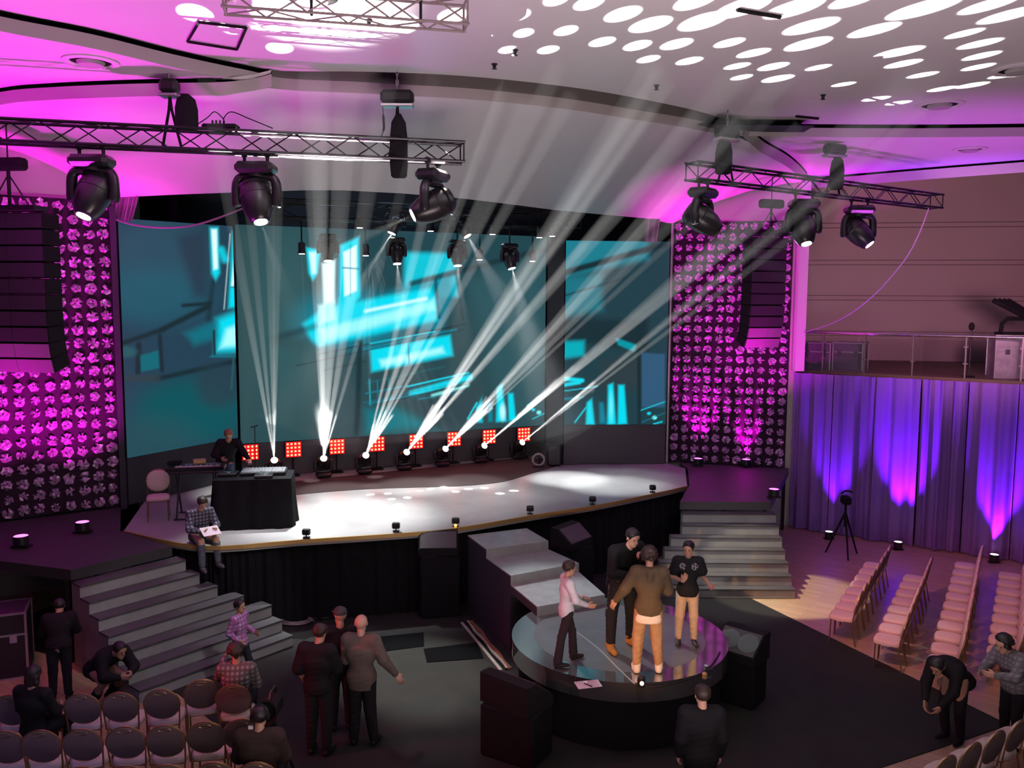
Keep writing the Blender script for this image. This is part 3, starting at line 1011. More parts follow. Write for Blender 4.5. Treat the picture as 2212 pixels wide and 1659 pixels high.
def truss(label, A, B, s=0.29, step=0.42, group=None, rchord=0.024, mt='truss'):
    t = (B - A).normalized()
    L = (B - A).length
    up = Vector((0, 0, 1))
    sd = t.cross(up).normalized()
    root = thing('lighting_truss', label, 'truss', tuple((A + B) / 2), 0, group)
    h = s / 2
    cor = [(1, 1), (-1, 1), (-1, -1), (1, -1)]
    for cx, cz in cor:
        off_ = sd * cx * h + up * cz * h
        under(root, MB().tube([A + off_, B + off_], rchord, 8).build('chord', MT[mt], smooth=True))
    n = max(2, int(L / step))
    for k in range(4):
        c0, c1 = cor[k], cor[(k + 1) % 4]
        m_ = MB()
        o0 = sd * c0[0] * h + up * c0[1] * h
        o1 = sd * c1[0] * h + up * c1[1] * h
        pts = []
        for i in range(n + 1):
            p = A + t * (L * i / n)
            pts.append(p + (o0 if i % 2 == 0 else o1))
        for i in range(n):
            m_.tube([pts[i], pts[i + 1]], 0.010, 5)
        m_.tube([A + o0 + t * .02, A + o1 + t * .02], 0.012, 5)
        m_.tube([B + o0 - t * .02, B + o1 - t * .02], 0.012, 5)
        under(root, m_.build('lacing', MT[mt]))
    return root


TZ = 8.25
tA = at(0, 283, TZ)
tB = at(1001, 331, TZ)
tdir = (tB - tA).normalized()
tr_l = truss('long black box truss carrying three lamps over the left of the hall', tA - tdir * 1.6, tB)
uA, uB = at(1493, 369, TZ), at(2024, 436, TZ)
tr_r = truss('black box truss running back to the right wall, carrying three lamps', uA, uB)


def on_line(A, B, px):
    lo_, hi_ = 0.0, 1.0
    f = lambda t: project(A.lerp(B, t))[0] - px
    for _ in range(40):
        m_ = (lo_ + hi_) / 2
        if f(m_) < 0:
            lo_ = m_
        else:
            hi_ = m_
    return A.lerp(B, lo_)


# white lighting tube lamps clipped along the left truss
def tube_lamp(px0, px1, dz, label):
    a, b = on_line(tA, tB, px0), on_line(tA, tB, px1)
    sd = tdir.cross(Vector((0, 0, 1))).normalized()
    o_ = sd * 0.04 + Vector((0, 0, dz))
    return tag(MB().tube([a + o_, b + o_], 0.017, 8).build('truss_tube', MT['alu']), label, 'tube')


tube_lamp(520, 850, 0.105, 'shiny silver tube lying along the top of the left truss')
tube_lamp(600, 960, -0.168, 'shiny silver tube lying along the underside of the left truss')


def hoist(p, label, bag, bag_off, width=0.42, yaw=0.0, rz=0.0):
    """chain hoist hanging from the ceiling, p: centre of the motor"""
    root = thing('chain_hoist', label, 'hoist', tuple(p), 0, None)
    rt = rotz(yaw)
    under(root, MB().rbox(p, (width, 0.22, 0.2), 0.05, rt).build('motor', MT['black']))
    under(root, MB().rbox(p + rt @ Vector((0, 0, -0.125)), (width * .98, 0.2, 0.05), 0.01, rt).build('motor_base', MT['alu']))
    hk = MB()
    z = p.z + 0.1
    pts = []
    k = 0
    while z < CEIL - 0.03:
        m_ = MB()
        ax = Vector((1, 0, 0)) if k % 2 else Vector((0, 1, 0))
        ring = [p + Vector((0, 0, z - p.z + 0.05)) + (ax * math.cos(a) * 0.016 + Vector((0, 0, 1)) * math.sin(a) * 0.045) for a in [2 * PI * i / 8 for i in range(8)]]
        hk.tube(ring, 0.009, 5, closed=True)
        z += 0.07
        k += 1
    under(root, hk.build('chain', MT['alu']))
    under(root, MB().tube([(p.x, p.y, p.z + .08), (p.x, p.y, CEIL)], 0.006, 5).build('ceiling_wire', MT['black']))
    # sling straps down to the truss
    st = MB()
    zt = TZ + 0.14
    st.tube([(p.x, p.y, p.z - .14), (p.x - .02, p.y, zt + .45 * (p.z - zt)), (p.x - 0.14, p.y + .02, zt - .28)], 0.02, 6)
    st.tube([(p.x, p.y, p.z - .14), (p.x + .02, p.y, zt + .45 * (p.z - zt)), (p.x + 0.14, p.y + .02, zt - .28)], 0.02, 6)
    under(root, st.build('sling', MT['blackm']))
    if bag:
        c = p + Vector(bag_off)
        w_, d_, h_ = bag
        b = MB()
        prof = [(0.25, 0.5), (0.8, 0.36), (1.0, 0.1), (1.0, -0.3), (0.9, -0.47), (0.7, -0.5)]
        vs, fs = [], []
        nn = 12
        for (rw, hz) in prof:
            for j in range(nn):
                a = 2 * PI * j / nn
                cx = math.copysign(abs(math.cos(a)) ** .5, math.cos(a)) * w_ / 2 * rw
                cy = math.copysign(abs(math.sin(a)) ** .5, math.sin(a)) * d_ / 2 * rw
                vs.append(c + Vector((cx, cy, hz * h_)))
        for i in range(len(prof) - 1):
            for j in range(nn):
                fs.append((i * nn + j, i * nn + (j + 1) % nn, (i + 1) * nn + (j + 1) % nn, (i + 1) * nn + j))
        fs += [tuple(range(nn)), tuple(range((len(prof) - 1) * nn, len(prof) * nn))]
        b.add(vs, fs)
        under(root, b.build('chain_bag', MT['blackm'], smooth=True))
        under(root, MB().tube([p + Vector((bag_off[0] * .6, 0, -.1)), c + Vector((0, 0, h_ * .48))], 0.01, 5).build('bag_strap', MT['blackm']))
    return root


h1 = on_line(tA, tB, 370); h2 = on_line(tA, tB, 859)
hoist(Vector((h1.x, h1.y, 8.98)), 'black chain hoist above the left truss, its bag hanging open to one side', (0.30, 0.2, 0.52), (0.23, 0, -0.36), 0.26)
hoist(Vector((h2.x, h2.y, 9.03)), 'wide chain hoist with a bright silver underside above the left truss', (0.27, 0.2, 0.95), (0.02, -.02, -0.72), 0.5)
h3 = on_line(uA, uB, 1568); h4 = on_line(uA, uB, 1800)
hoist(Vector((h3.x, h3.y, 9.0)), 'chain hoist at the near end of the right truss, against the curved cove', (0.30, 0.2, 0.62), (-0.05, 0, -0.42), 0.5, 0.5)
hoist(Vector((h4.x, h4.y, 9.02)), 'chain hoist at the middle of the right truss, above a square black bag', (0.26, 0.2, 0.66), (0.06, 0, -0.46), 0.5, 0.4)
# cable box and loose cables on the left truss
cb = on_line(tA, tB, 478)
t = thing('power_box', 'small black power box with plugs lying on top of the left truss', 'box', (cb.x, cb.y, TZ + 0.18))
under(t, MB().rbox((cb.x, cb.y, TZ + 0.205), (0.5, 0.2, 0.07), 0.02).build('case', MT['blackm']))
for k in range(4):
    under(t, MB().tube([(cb.x - .12 + .055 * k, cb.y, TZ + .23), (cb.x - .12 + .055 * k, cb.y, TZ + .30)], 0.014, 6).build('plug', MT['blackm']))
cpts = interp([cb + Vector((-.45, 0, .17)), cb + Vector((-.2, 0, .33)), cb + Vector((-.08, 0, .42)), cb + Vector((0.05, 0, .31))], 5)
tag(MB().tube(cpts, 0.008, 5).build('cable', MT['blackm']), 'thin black cable looping left from the power box on the truss', 'cable')
cpts = interp([cb + Vector((0.03, 0, .31)), cb + Vector((.15, 0, .42)), cb + Vector((.4, 0, .33)), cb + Vector((0.75, 0, .19))], 5)
tag(MB().tube(cpts, 0.008, 5).build('cable', MT['blackm']), 'thin black cable arching right from the power box along the truss', 'cable')
# signal cable with a coil hanging from the silver hoist
cpts = interp([Vector((h2.x - .22, h2.y, 8.9)), Vector((h2.x - .21, h2.y, 8.7)), Vector((h2.x - .21, h2.y, 8.55)), Vector((h2.x - .27, h2.y, TZ + .15))], 5)
tag(MB().tube(cpts, [0.007] * 4 + [0.02] * 7 + [0.007] * 5, 6).build('cable', MT['black']), 'cable with a thick bright section hanging from the silver hoist', 'cable')

MT['lensoff'] = mat('lamp_glass_dark', (0.25, 0.27, 0.28), 0.12, 0.4)
MT['headshell'] = mat('black_lamp_shell', (0.014, 0.014, 0.017), 0.32, spec=0.6)


def moving_head(label, base, aim, s=1.0, hung=True, yaw=0.0, group=None, lit=True, clamps=True, name='moving_head_lamp', lens_r=0.085):
    """base: point where it hangs from / stands on; aim: unit vector of the beam. Returns (root, lens point)"""
    aim = Vector(aim).normalized()
    u = -1.0 if hung else 1.0
    root = thing(name, label, 'stage lamp', tuple(base), 0, group)
    rt = rotz(yaw)
    P = lambda x, y, z: base + rt @ Vector((x * s, y * s, u * z * s))
    g0 = 0.10 if (hung and clamps) else 0.0
    if hung and clamps:
        for sx in (-1, 1):
            c = MB()
            c.tube([P(sx * .15, 0, -0.03), P(sx * .15, 0, 0.11)], 0.022 * s, 8)
            c.tube([P(sx * .15 - .03, 0, 0.0), P(sx * .15 + .03, 0, 0.0)], 0.045 * s, 8)
            under(root, c.build('clamp', MT['black']))
    b = MB()
    b.rbox(P(0, 0, g0 + 0.085), (0.50 * s, 0.34 * s, 0.15 * s), 0.05 * s, rt)
    under(root, b.build('base_box', MT['headshell']))
    hz = g0 + 0.50
    y_ = MB()
    w0 = 0.245
    y_.tube([P(0, 0, g0 + .15), P(0, 0, g0 + .20)], 0.11 * s, 14)
    arm = [P(-w0 * .35, 0, g0 + .195), P(-w0 * .85, 0, g0 + .21), P(-w0 * 1.05, 0, g0 + .29), P(-w0 * 1.08, 0, hz), P(-w0 * 1.0, 0, hz + .08)]
    arm2 = [P(w0 * .35, 0, g0 + .195), P(w0 * .85, 0, g0 + .21), P(w0 * 1.05, 0, g0 + .29), P(w0 * 1.08, 0, hz), P(w0 * 1.0, 0, hz + .08)]
    rr_ = [0.05 * s, 0.06 * s, 0.065 * s, 0.07 * s, 0.045 * s]
    y_.tube(interp(arm, 3), [rr_[min(4, i // 3)] for i in range(13)], 10)
    y_.tube(interp(arm2, 3), [rr_[min(4, i // 3)] for i in range(13)], 10)
    y_.tube([P(-w0 * .9, 0, g0 + .2), P(w0 * .9, 0, g0 + .2)], 0.05 * s, 8)
    under(root, y_.build('yoke', MT['headshell'], smooth=True))
    piv = P(0, 0, hz)
    hd = MB()
    prof = [(0.05, -0.30), (0.14, -0.29), (0.19, -0.23), (0.212, -0.10), (0.208, 0.04), (0.185, 0.16), (0.14, 0.27), (0.115, 0.31), (0.105, 0.315), (0.10, 0.29)]
    hd.lathe([(r * s, h * s) for r, h in prof], piv, aim, 20)
    for k in (-0.2, -0.05):
        hd.lathe([(0.20 * s, (k - .012) * s), (0.217 * s, k * s), (0.20 * s, (k + .012) * s)], piv, aim, 20)
    h_o = under(root, hd.build('head', MT['headshell'], smooth=True))
    lp = piv + aim * 0.305 * s
    ln_ = MB().lathe([(0.01, 0.0), (lens_r * s, 0.0), (lens_r * s, 0.012 * s), (0.01, 0.02 * s)], lp, aim, 18)
    lo2 = ln_.build('lens', MT['lens'] if lit else MT['lensoff'])
    lo2.parent = h_o
    lo2.matrix_parent_inverse = h_o.matrix_world.inverted()
    lo2.matrix_parent_inverse = (root.matrix_basis @ h_o.matrix_parent_inverse).inverted()
    return root, lp + aim * 0.03 * s


# the six big lamps hung from the two trusses
def hang(A, B, px, label, aim, lit=True, yaw=0.0, s=1.12):
    p = on_line(A, B, px)
    return moving_head(label, Vector((p.x, p.y, TZ - 0.15)), aim, s, True, yaw, None, lit)


_, q1 = hang(tA, tB, 196, 'leftmost of the big lamps on the left truss, in front of the magenta glow', (-.22, -.42, -.88))
_, q2 = hang(tA, tB, 552, 'big lamp on the left truss pointing down over the dark stage drape', (.24, -.30, -.92))
_, q3 = hang(tA, tB, 935, 'big lamp at the free end of the left truss, its beam pointing sideways', (-.86, -.25, -.42), yaw=1.2)
_, q4 = hang(uA, uB, 1520, 'big lamp at the near end of the right truss over the glittering panel', (.80, .05, -.50), yaw=.9)
_, q5 = hang(uA, uB, 1738, 'big lamp on the right truss with its lens aimed straight down', (.10, -.40, -.90), s=1.12)
_, q6 = hang(uA, uB, 1858, 'big lamp on the right truss in front of the mauve wall', (.55, -.40, -.74), s=1.12)

# ------------------------------------------------------------------ haze beams
hz_m = bpy.data.materials.new('haze')
hz_m.use_nodes = True
nt = hz_m.node_tree
nt.nodes.remove(nt.nodes['Principled BSDF'])
vsn = nt.nodes.new('ShaderNodeVolumeScatter')
vsn.inputs['Color'].default_value = (0.95, 0.96, 0.97, 1)
vsn.inputs['Density'].default_value = 0.019
vsn.inputs['Anisotropy'].default_value = 0.3
nt.links.new(vsn.outputs[0], nt.nodes['Material Output'].inputs['Volume'])


HAZE = thing('stage_haze', 'thin white stage haze showing in the beams of the lamps', 'haze', (0, 18, 5))
HAZE['kind'] = 'stuff'


def beam(o, d, length, half_deg, power, label, group, color=(1, 0.99, 0.96), haze=True, blend=0.35, r0=0.018, hk=1.0, spot=True):
    d = Vector(d).normalized()
    if spot:
        light('beam_light', 'SPOT', o, power, color, to=o + d, size=0.015, angle=half_deg * 2.0, blend=blend)
    if haze:
        ta = math.tan(R(half_deg * hk))
        m_ = MB().lathe([(r0, 0.01), (r0 + ta * length * .5, length * .5), (r0 + ta * length, length)], o, d, 10)
        under(HAZE, m_.build('haze_beam', hz_m))


# ------------------------------------------------------------------ lamps standing along the back of the stage
fl_px = [(594, 1036, -0.25), (699, 1031, -.1), (787, 1023, .5), (873, 1015, .7), (955, 1007, .7), (1038, 999, .7), (1119, 991, .7)]
dots = [(1042, 83, 1), (1130, 74, 1), (1221, 69, 1.1), (1118, 35, 1.15), (1096, 110, 1), (1183, 110, 1.1), (1200, 2, 1.1), (1270, 10, 1.25), (1343, 34, 1.5), (1402, 56, 1.7), (1299, 93, 1.2), (1375, 101, 1.3), (1399, 130, 1.1), (1459, 98, 1.4), (1487, 134, 1.2), (1020, 42, 1.1),
        (1500, 5, 1.6), (1515, 50, 1.9), (1573, 95, 1.2), (1625, 117, 1.3), (1590, 145, 1.1), (1668, 146, 1.3), (1600, 169, 1.0), (1678, 172, 1.4), (1600, 20, 1.9), (1710, 22, 1.9), (1747, 60, 1.8), (1742, 98, 1.7), (1884, 68, 1.6), (1843, 2, 1.5), (1989, 22, 2.0), (2130, 15, 1.5), (2175, 36, 1.6), (1938, 115, 1.6), (1948, 140, 1.3), (2080, 75, 1.1), (2113, 97, 1.3), (2117, 123, 1.2), (2110, 147, 1.1),
        (1810, 160, 1.0), (1765, 148, 1.0), (1769, 174, 1.1), (1820, 184, .9), (1890, 215, 1.2), (1938, 224, 1.1), (1990, 164, 1.1), (2032, 194, 1.1), (2097, 186, 1.2), (2168, 165, 1.1), (2180, 196, 1.3)]
ldots = [(760, 60, 2.6), (855, 56, 2.2), (976, 37, 1.3), (604, 106, 1.4), (574, 66, 1.4), (685, 78, 1.8), (675, 30, 3.0), (500, 64, 1.2), (422, 32, 1.6)]
dots.sort(key=lambda q: q[0] + q[1] * 1.5)
right = fl_px[2:]
bounds = [0, 12, 24, 36, 44, len(dots)]
beams_of = {0: [ldots[7], ldots[8], ldots[4], ldots[3]], 1: [ldots[0], ldots[1], ldots[2], ldots[5], ldots[6]]}
for k in range(5):
    beams_of[2 + k] = dots[bounds[k]:bounds[k + 1]]
NHZ = 0
for k, (px, py, lean) in enumerate(fl_px):
    b = at(px, py, SZ + .012)
    tgts = [at(x, y, CEIL - .01) for x, y, _ in beams_of[k]]
    mean = sum(tgts, Vector()) / len(tgts)
    where = ['hidden behind the mixing desk', 'beside the mixing desk, its beams rising straight up'][k] if k < 2 else 'number %s in the row' % k
    names = ['lamp on the stage floor nearest the mixing desk, throwing a faint upright fan', 'lamp on the stage floor with the bright upright fan of beams', 'floor lamp next to the right of the one with the upright fan', 'middle floor lamp throwing the strongest slanting beams', 'floor lamp just right of the strongest slanting beams', 'floor lamp second from the black speaker at the back of the stage', 'last floor lamp before the black speaker at the back of the stage']
    root, lp = moving_head(names[k], b, (mean - (b + Vector((0, 0, .4)))), 0.74, False, 0.45, 'moving lamps along the back of the stage', True, False, lens_r=0.11)
    for q, (x, y, sc_) in enumerate(beams_of[k]):
        tg = tgts[q]
        d = tg - lp
        L = d.length
        rad = 0.24 * sc_ * (0.8 if k > 1 else 0.9)
        ha = math.degrees(math.atan(rad / L)) * (0.62 if y > -40 else 1)
        hz_on = (q % 2 == 0) if k in (3, 2, 4) else (q % 2 == 0 or k < 2)
        beam(lp, d, L - 0.9, ha, 150000 * (0.33 if k < 2 else 0.9), ['faint haze beam rising from the lamp beside the mixing desk', 'white haze beam in the bright upright fan', 'haze beam from the lamp right of the upright fan', 'white haze beam in the strongest slanting fan', 'haze beam from the lamp right of the strongest fan', 'haze beam from the second lamp before the black stage speaker', 'haze beam from the lamp beside the black stage speaker'][k], 'haze beams of floor lamp %s' % ['one', 'two', 'three', 'four', 'five', 'six', 'seven'][k], haze=hz_on, hk=.55 if k < 2 else .9)

# ------------------------------------------------------------------ red lamp panels
MT['redcore'] = emitmat('red_lamp_core', (1.0, 0.30, 0.10), 5.0, False)
MT['redrim'] = emitmat('red_lamp_glow', (1.0, 0.006, 0.012), 2.2, False)
rp_px = [(541, 977), (634, 969), (728, 961), (815, 955), (899, 948), (981, 941), (1057, 935), (1132, 931)]
wt_ = (m1 - m0); wt_.z = 0; wt_.normalize()
wn_ = Vector((wt_.y, -wt_.x, 0))
off0 = m0 + wn_ * 0.32
rl = ['red lamp panel of sixteen bulbs above the mixing desk', 'red lamp panel between the mixing desk and the upright fan of beams', 'red lamp panel just right of the upright fan of beams', 'red lamp panel to the left of the strongest slanting beams', 'red lamp panel crossed by the strongest slanting beams', 'red lamp panel just right of the strongest slanting beams', 'red lamp panel second from the far end of the row', 'red lamp panel at the far end of the row, nearest the black speaker']
proto = None
for k, (px, py) in enumerate(rp_px):
    # point on the vertical plane in front of the plinth
    d = ray(px, py)
    tt = (off0 - EYE).dot(wn_) / d.dot(wn_)
    c = EYE + d * tt
    ang = math.atan2(wt_.y, wt_.x)
    base = Vector((c.x, c.y, SZ + .012))
    if proto is None:
        root = thing('red_lamp_panel', rl[k], 'stage lamp', tuple(base), ang, 'red lamp panels along the back of the stage')
        H = c.z - base.z
        hs = MB().rbox((0, 0.06, H), (0.40, 0.10, 0.40), 0.015)
        hso = hs.build('housing', MT['blackm']); hso.parent = root
        st = MB().tube([(0, .08, 0.03), (0, .08, H)], 0.018, 8)
        sto = st.build('pole', MT['blackm']); sto.parent = root
        bs = MB().rbox((0, .08, 0.015), (0.3, 0.24, 0.028), 0.01).build('foot_plate', MT['blackm']); bs.parent = root
        gl = MB().box((0, 0.004, H), (0.372, 0.008, 0.372)).build('red_face', MT['redrim']); gl.parent = root
        for a in range(4):
            for b_ in range(4):
                q = MB().lathe([(0.005, 0), (0.025, 0.0), (0.023, 0.012), (0.005, 0.016)], ((a - 1.5) * 0.093, -0.002, H + (b_ - 1.5) * 0.093), (0, -1, 0), 10).build('bulb', MT['redcore'])
                q.parent = root
        proto = root
    else:
        dup_at(proto, tuple(base), ang, rl[k])
light('red_glow_1', 'AREA', tuple(m0.lerp(m1, .5) + wn_ * 1.0 + Vector((0, 0, 0)) + Vector((0, 0, 2.5 - m0.lerp(m1, .5).z))), 10, (1, .05, .03), to=tuple(m0.lerp(m1, .5) + wn_ * 2.5 + Vector((0, 0, -m0.z))), size=6, sy=.3)

# ------------------------------------------------------------------ rig over the stage
ra, rb = at(560, 449, 8.05), at(1250, 476, 8.05)
truss('grey truss high over the stage, half lost in the haze', ra, rb, 0.4, 0.9)
rc, rd = ra + Vector((-.3, .78, .02)), rb + Vector((-.3, .78, .02))
truss('rear truss over the stage, behind the one half lost in the haze', rc, rd, 0.4, 0.9)
sdt = (rb - ra).normalized().cross(Vector((0, 0, 1))).normalized()


def drop(root, p, A, B):
    t = (B - A).normalized()
    q = A + t * (p - A).dot(t)
    zb_ = q.z - 0.21
    top_ = Vector((p.x, p.y, zb_))
    m_ = MB().tube([p, top_], 0.02, 8)
    m_.tube([Vector((q.x, q.y, zb_)) - sdt * .35, Vector((q.x, q.y, zb_)) + sdt * .35], 0.022, 8)
    m_.tube([top_, Vector((q.x, q.y, zb_))], 0.02, 6)
    under(root, m_.build('drop_pole', MT['black']))


strong = [(709, 566, .06, -.98, 12, .32), (858, 572, .10, -.98, 13, .3), (989, 576, .06, -.98, 12, .25), (1010, 512, .50, -.86, 11, .5), (1106, 582, .26, -.96, 12, .45), (846, 506, -.35, -.9, 16, .9)]
lab = ['brightest lamp of the stage rig, over the white window on the screen', 'rig lamp over the slanted cyan beam on the screen', 'rig lamp throwing a soft cone right of the cyan patch', 'rig lamp throwing a long cone towards the right', 'rig lamp furthest right with a bright cone', 'blinding rig lamp below the truss lamp whose beam points sideways']
for k, (px, py, dx, dz, ha, pw) in enumerate(strong):
    tp = on_line(ra, rb, px); dd = tp.y
    lens = atY(px, py, dd)
    aim = Vector((dx, -.18, dz)).normalized()
    piv = lens - aim * 0.25
    base = piv + Vector((0, 0, 0.42))
    root, lp = moving_head(lab[k], base, aim, 0.8, True, 0.4, 'lamps hung over the stage', True, False, lens_r=0.12)
    drop(root, base - Vector((0, 0, .03)), ra, rb)
    beam(lp, aim, (lp.z - SZ) / -aim.z * (0.8), ha * 1.0, 5500 * pw, ['broad soft haze cone under the brightest rig lamp', 'haze cone under the rig lamp over the slanted cyan beam', 'haze cone under the rig lamp right of the cyan patch', 'long haze cone leaning right from the rig', 'haze cone under the rig lamp furthest right', 'haze cone from the blinding rig lamp'][k], None, r0=0.09, blend=.8, color=(.95, 1, 1))
small = [(652, 548), (777, 492), (790, 552), (930, 499), (1064, 506), (1165, 513), (1193, 510), (1036, 561), (1150, 564)]
pl = ['small spot lamp at the left end of the stage rig', 'small spot lamp high over the white window on the screen', 'small spot lamp low beside the brightest rig lamp', 'small spot lamp right below the big sideways lamp', 'small spot lamp high up right of the long cone', 'small tilted spot lamp near the right end of the rig', 'small spot lamp at the right end of the rig', 'small low spot lamp between the two right-hand cones', 'small low spot lamp right of the bright right-hand cone']
for k, (px, py) in enumerate(small):
    A_, B_ = (ra, rb) if k % 2 else (rc, rd)
    dd = on_line(A_, B_, px).y
    lens = atY(px, py, dd)
    aim = Vector((.05, -.1, -1)).normalized()
    root = thing('spot_lamp', pl[k], 'stage lamp', tuple(lens), 0, 'small spot lamps over the stage')
    b = MB().lathe([(0.05, .28), (0.085, .25), (0.085, 0.06), (0.10, 0.02), (0.10, 0.0), (.09, 0.004)], lens, (0, 0, 1), 14)
    under(root, b.build('can', MT['headshell'], smooth=True))
    under(root, MB().lathe([(0.01, 0), (0.07, 0), (0.07, -0.01), (0.01, -.014)], lens, (0, 0, 1), 12).build('lens', MT['lens']))
    drop(root, lens + Vector((0, 0, .27)), A_, B_)
    if k in (1, 6, 0, 2):
        beam(lens - Vector((0, 0, .03)), aim, 3.6, 2.6, 1500, 'thin haze beam below the %s' % pl[k], None, r0=0.05, blend=.8)
# scenic haze in the front lamp beams
beam(q2, (.36, -.16, -.92), 3.2, 8, 600, 'soft haze cone under the lamp over the dark stage drape', None, r0=.07, blend=.9)
beam(q3, (-.86, -.25, -.42), 1.6, 7, 1500, 'warm haze cone from the sideways lamp', None, r0=.07, blend=.9, color=(1, 1, .85))
beam(q4, (.80, .05, -.50), 2.6, 8, 500, 'lilac haze cone in front of the glittering panel', None, r0=.06, blend=.9, color=(.85, .8, 1))
beam(q5, (.15, -.35, -.93), 1.6, 8, 240, 'faint haze cone under the lamp aimed straight down', None, r0=.07, blend=.9)
# fill from the stage rig onto the floor of the stage: white top light
for k, (x, y, a, p) in enumerate([(730, 1118, 21, 4200), (950, 1075, 24, 1100), (1180, 1050, 18, 420), (1350, 1035, 16, 450), (560, 1165, 16, 1200), (1550, 1120, 12, 1500)]):
    tg = at(x, y, SZ)
    light('stage_wash', 'SPOT', (tg.x - .6, tg.y + 1.0, 7.7), p, (.95, 1.0, 1.0), to=tuple(tg), size=.1, angle=a * 2, blend=.9)

# scraps of drape and a swagged cable at the top corners of the stage opening
MT['pinkdrape'] = mat('grey_border_cloth', (.34, .26, .32), .8)
def hanging(label, px0, px1, top, bot, d, lean, seed):
    rr = random.Random(seed)
    A, B = [], []
    n_ = 26
    for i in range(n_ + 1):
        t_ = i / n_
        w_ = .06 * math.sin(i * 1.7) + .03 * math.sin(i * .7)
        A.append(atY(px0 + (px1 - px0) * t_, top, d + w_ * .6))
        B.append(atY(px0 + (px1 - px0) * t_ * .8 + lean, bot, d + w_))
    m_ = [a.lerp(b, .5) + Vector((0, .02, 0)) for a, b in zip(A, B)]
    tag(MB().ribbon(A, m_).ribbon(m_, B).build('drape', MT['pinkdrape'], smooth=True), label, 'curtain')
hanging('gathered end of a magenta-lit drape above the narrow left screen', 238, 302, 412, 478, 17.75, -4, 1)
hanging('narrow magenta-lit drape hanging beside the top of the right glittering panel', 1394, 1428, 462, 522, 22.6, -3, 2)
sw = interp([atY(x, y, 17.7) for x, y in [(238, 470), (290, 486), (360, 492), (430, 484), (520, 452), (560, 430)]], 5)
MT['swag'] = mat('mauve_cable', (.26, .17, .24), .6)
tag(MB().tube(sw, .02, 6).build('cable', MT['swag']), 'cable sagging across the top of the narrow left screen', 'cable')
light('drape_magenta', 'SPOT', (-7.4, 15.6, 4.5), 260, MAGENTA, to=(-7.7, 17.7, 7.9), size=.1, angle=34, blend=.9)
light('drape_magenta_right', 'SPOT', (4.4, 21.0, 5.5), 90, MAGENTA, to=(3.8, 22.6, 8.0), size=.1, angle=22, blend=.9)

# patterned light of one rig lamp: pale dots on the stage floor
lpd = Vector((-3.4, 20.4, 7.6))
for x, y in [(772, 1079), (800, 1068), (812, 1083), (838, 1066), (846, 1078), (862, 1090), (880, 1075), (905, 1060), (930, 1056), (958, 1052), (984, 1062), (1012, 1056), (1046, 1054), (1080, 1066), (1110, 1060)]:
    tg = at(x, y, SZ)
    light('dot_light', 'SPOT', tuple(lpd), 24000, (1, 1, .97), to=tuple(tg), size=.01, angle=1.7, blend=.5)
# ================================================================== AROUND THE STAGE
ORD = ['first', 'second', 'third', 'fourth', 'fifth', 'sixth', 'seventh', 'eighth', 'ninth', 'tenth', 'eleventh', 'twelfth']
def on_floor(px, py, z, dz=0.012):
    p = at(px, py, z)
    return Vector((p.x, p.y, dz))


# ------------------------------------------------------------------ drapes
MT['drape'] = mat('violet_velvet', (0.30, 0.15, 0.52), 0.85, spec=0.15)


def drape(label, a, b, z0, z1, seed, depth=0.10, wl=0.33):
    rr = random.Random(seed)
    t = (b - a).normalized()
    nrm = Vector((t.y, -t.x, 0))
    L = (b - a).length
    n = int(L / 0.03)
    ph = [rr.uniform(0, 6.28) for _ in range(4)]
    rows = []
    for j, z in enumerate([z1, z1 - .4, z0 + (z1 - z0) * .5, z0 + .5, z0]):
        row = []
        k = 0.55 + 0.45 * j / 4
        for i in range(n + 1):
            s_ = L * i / n
            o_ = k * depth * (0.55 * math.sin(2 * PI * s_ / wl + ph[0] + .5 * math.sin(s_ * 2 + j * .2)) + 0.35 * math.sin(2 * PI * s_ / (wl * 2.3) + ph[1]) + 0.22 * math.sin(2 * PI * s_ / (wl * .45) + ph[2]))
            row.append(a + t * s_ + nrm * (o_ + .12) + Vector((0, 0, z - a.z)))
        rows.append(row)
    m_ = MB()
    for r1_, r2_ in zip(rows[:-1], rows[1:]):
        m_.ribbon(r1_, r2_)
    o_ = m_.build('drape', MT['drape'], smooth=True)
    return tag(o_, label, 'curtain', 'violet drapes under the balcony')


dl = ['violet drape panel nearest the white pillar', 'violet drape panel lit by the lamp beside the tripod', 'violet drape panel with the brightest glow, above the middle floor lamp', 'violet drape panel just right of the brightest glow', 'violet drape panel above the floor lamp at the picture edge', 'violet drape panel at the far right under the silver case']
c0 = b0 + Vector((-.05, -.05, 0))
for k in range(6):
    drape(dl[k], c0 + bd * (1.02 * k + .02), c0 + bd * (1.02 * (k + 1)), 0.02, 4.14, 30 + k, 0.13 + .02 * (k % 2), [.36, .42, .5, .3, .44, .4][k])

# ------------------------------------------------------------------ uplight cans
def uplight(label, p, color, core, power, to, ang=50, r=0.10, h=0.2, group=None):
    root = thing('uplight', label, 'stage lamp', tuple(p), 0, group)
    b = MB().lathe([(r * .7, 0.03), (r, 0.05), (r, h), (r * .93, h), (r * .9, h - .01)], p, (0, 0, 1), 18)
    under(root, b.build('can', MT['headshell'], smooth=True))
    under(root, MB().box(p + Vector((0, 0, 0.015)), (r * 2.4, r * 1.2, 0.03)).build('bracket', MT['black']))
    under(root, MB().lathe([(0.005, h - .012), (r * .88, h - .012), (r * .88, h - .004), (0.005, h + 0.01)], p, (0, 0, 1), 18).build('lens', emitmat('uplight_lens', core, 4.0, False)))
    light('uplight_beam', 'SPOT', tuple(p + Vector((0, 0, h + .03))), power, color, to=to, size=0.05, angle=ang, blend=0.8)


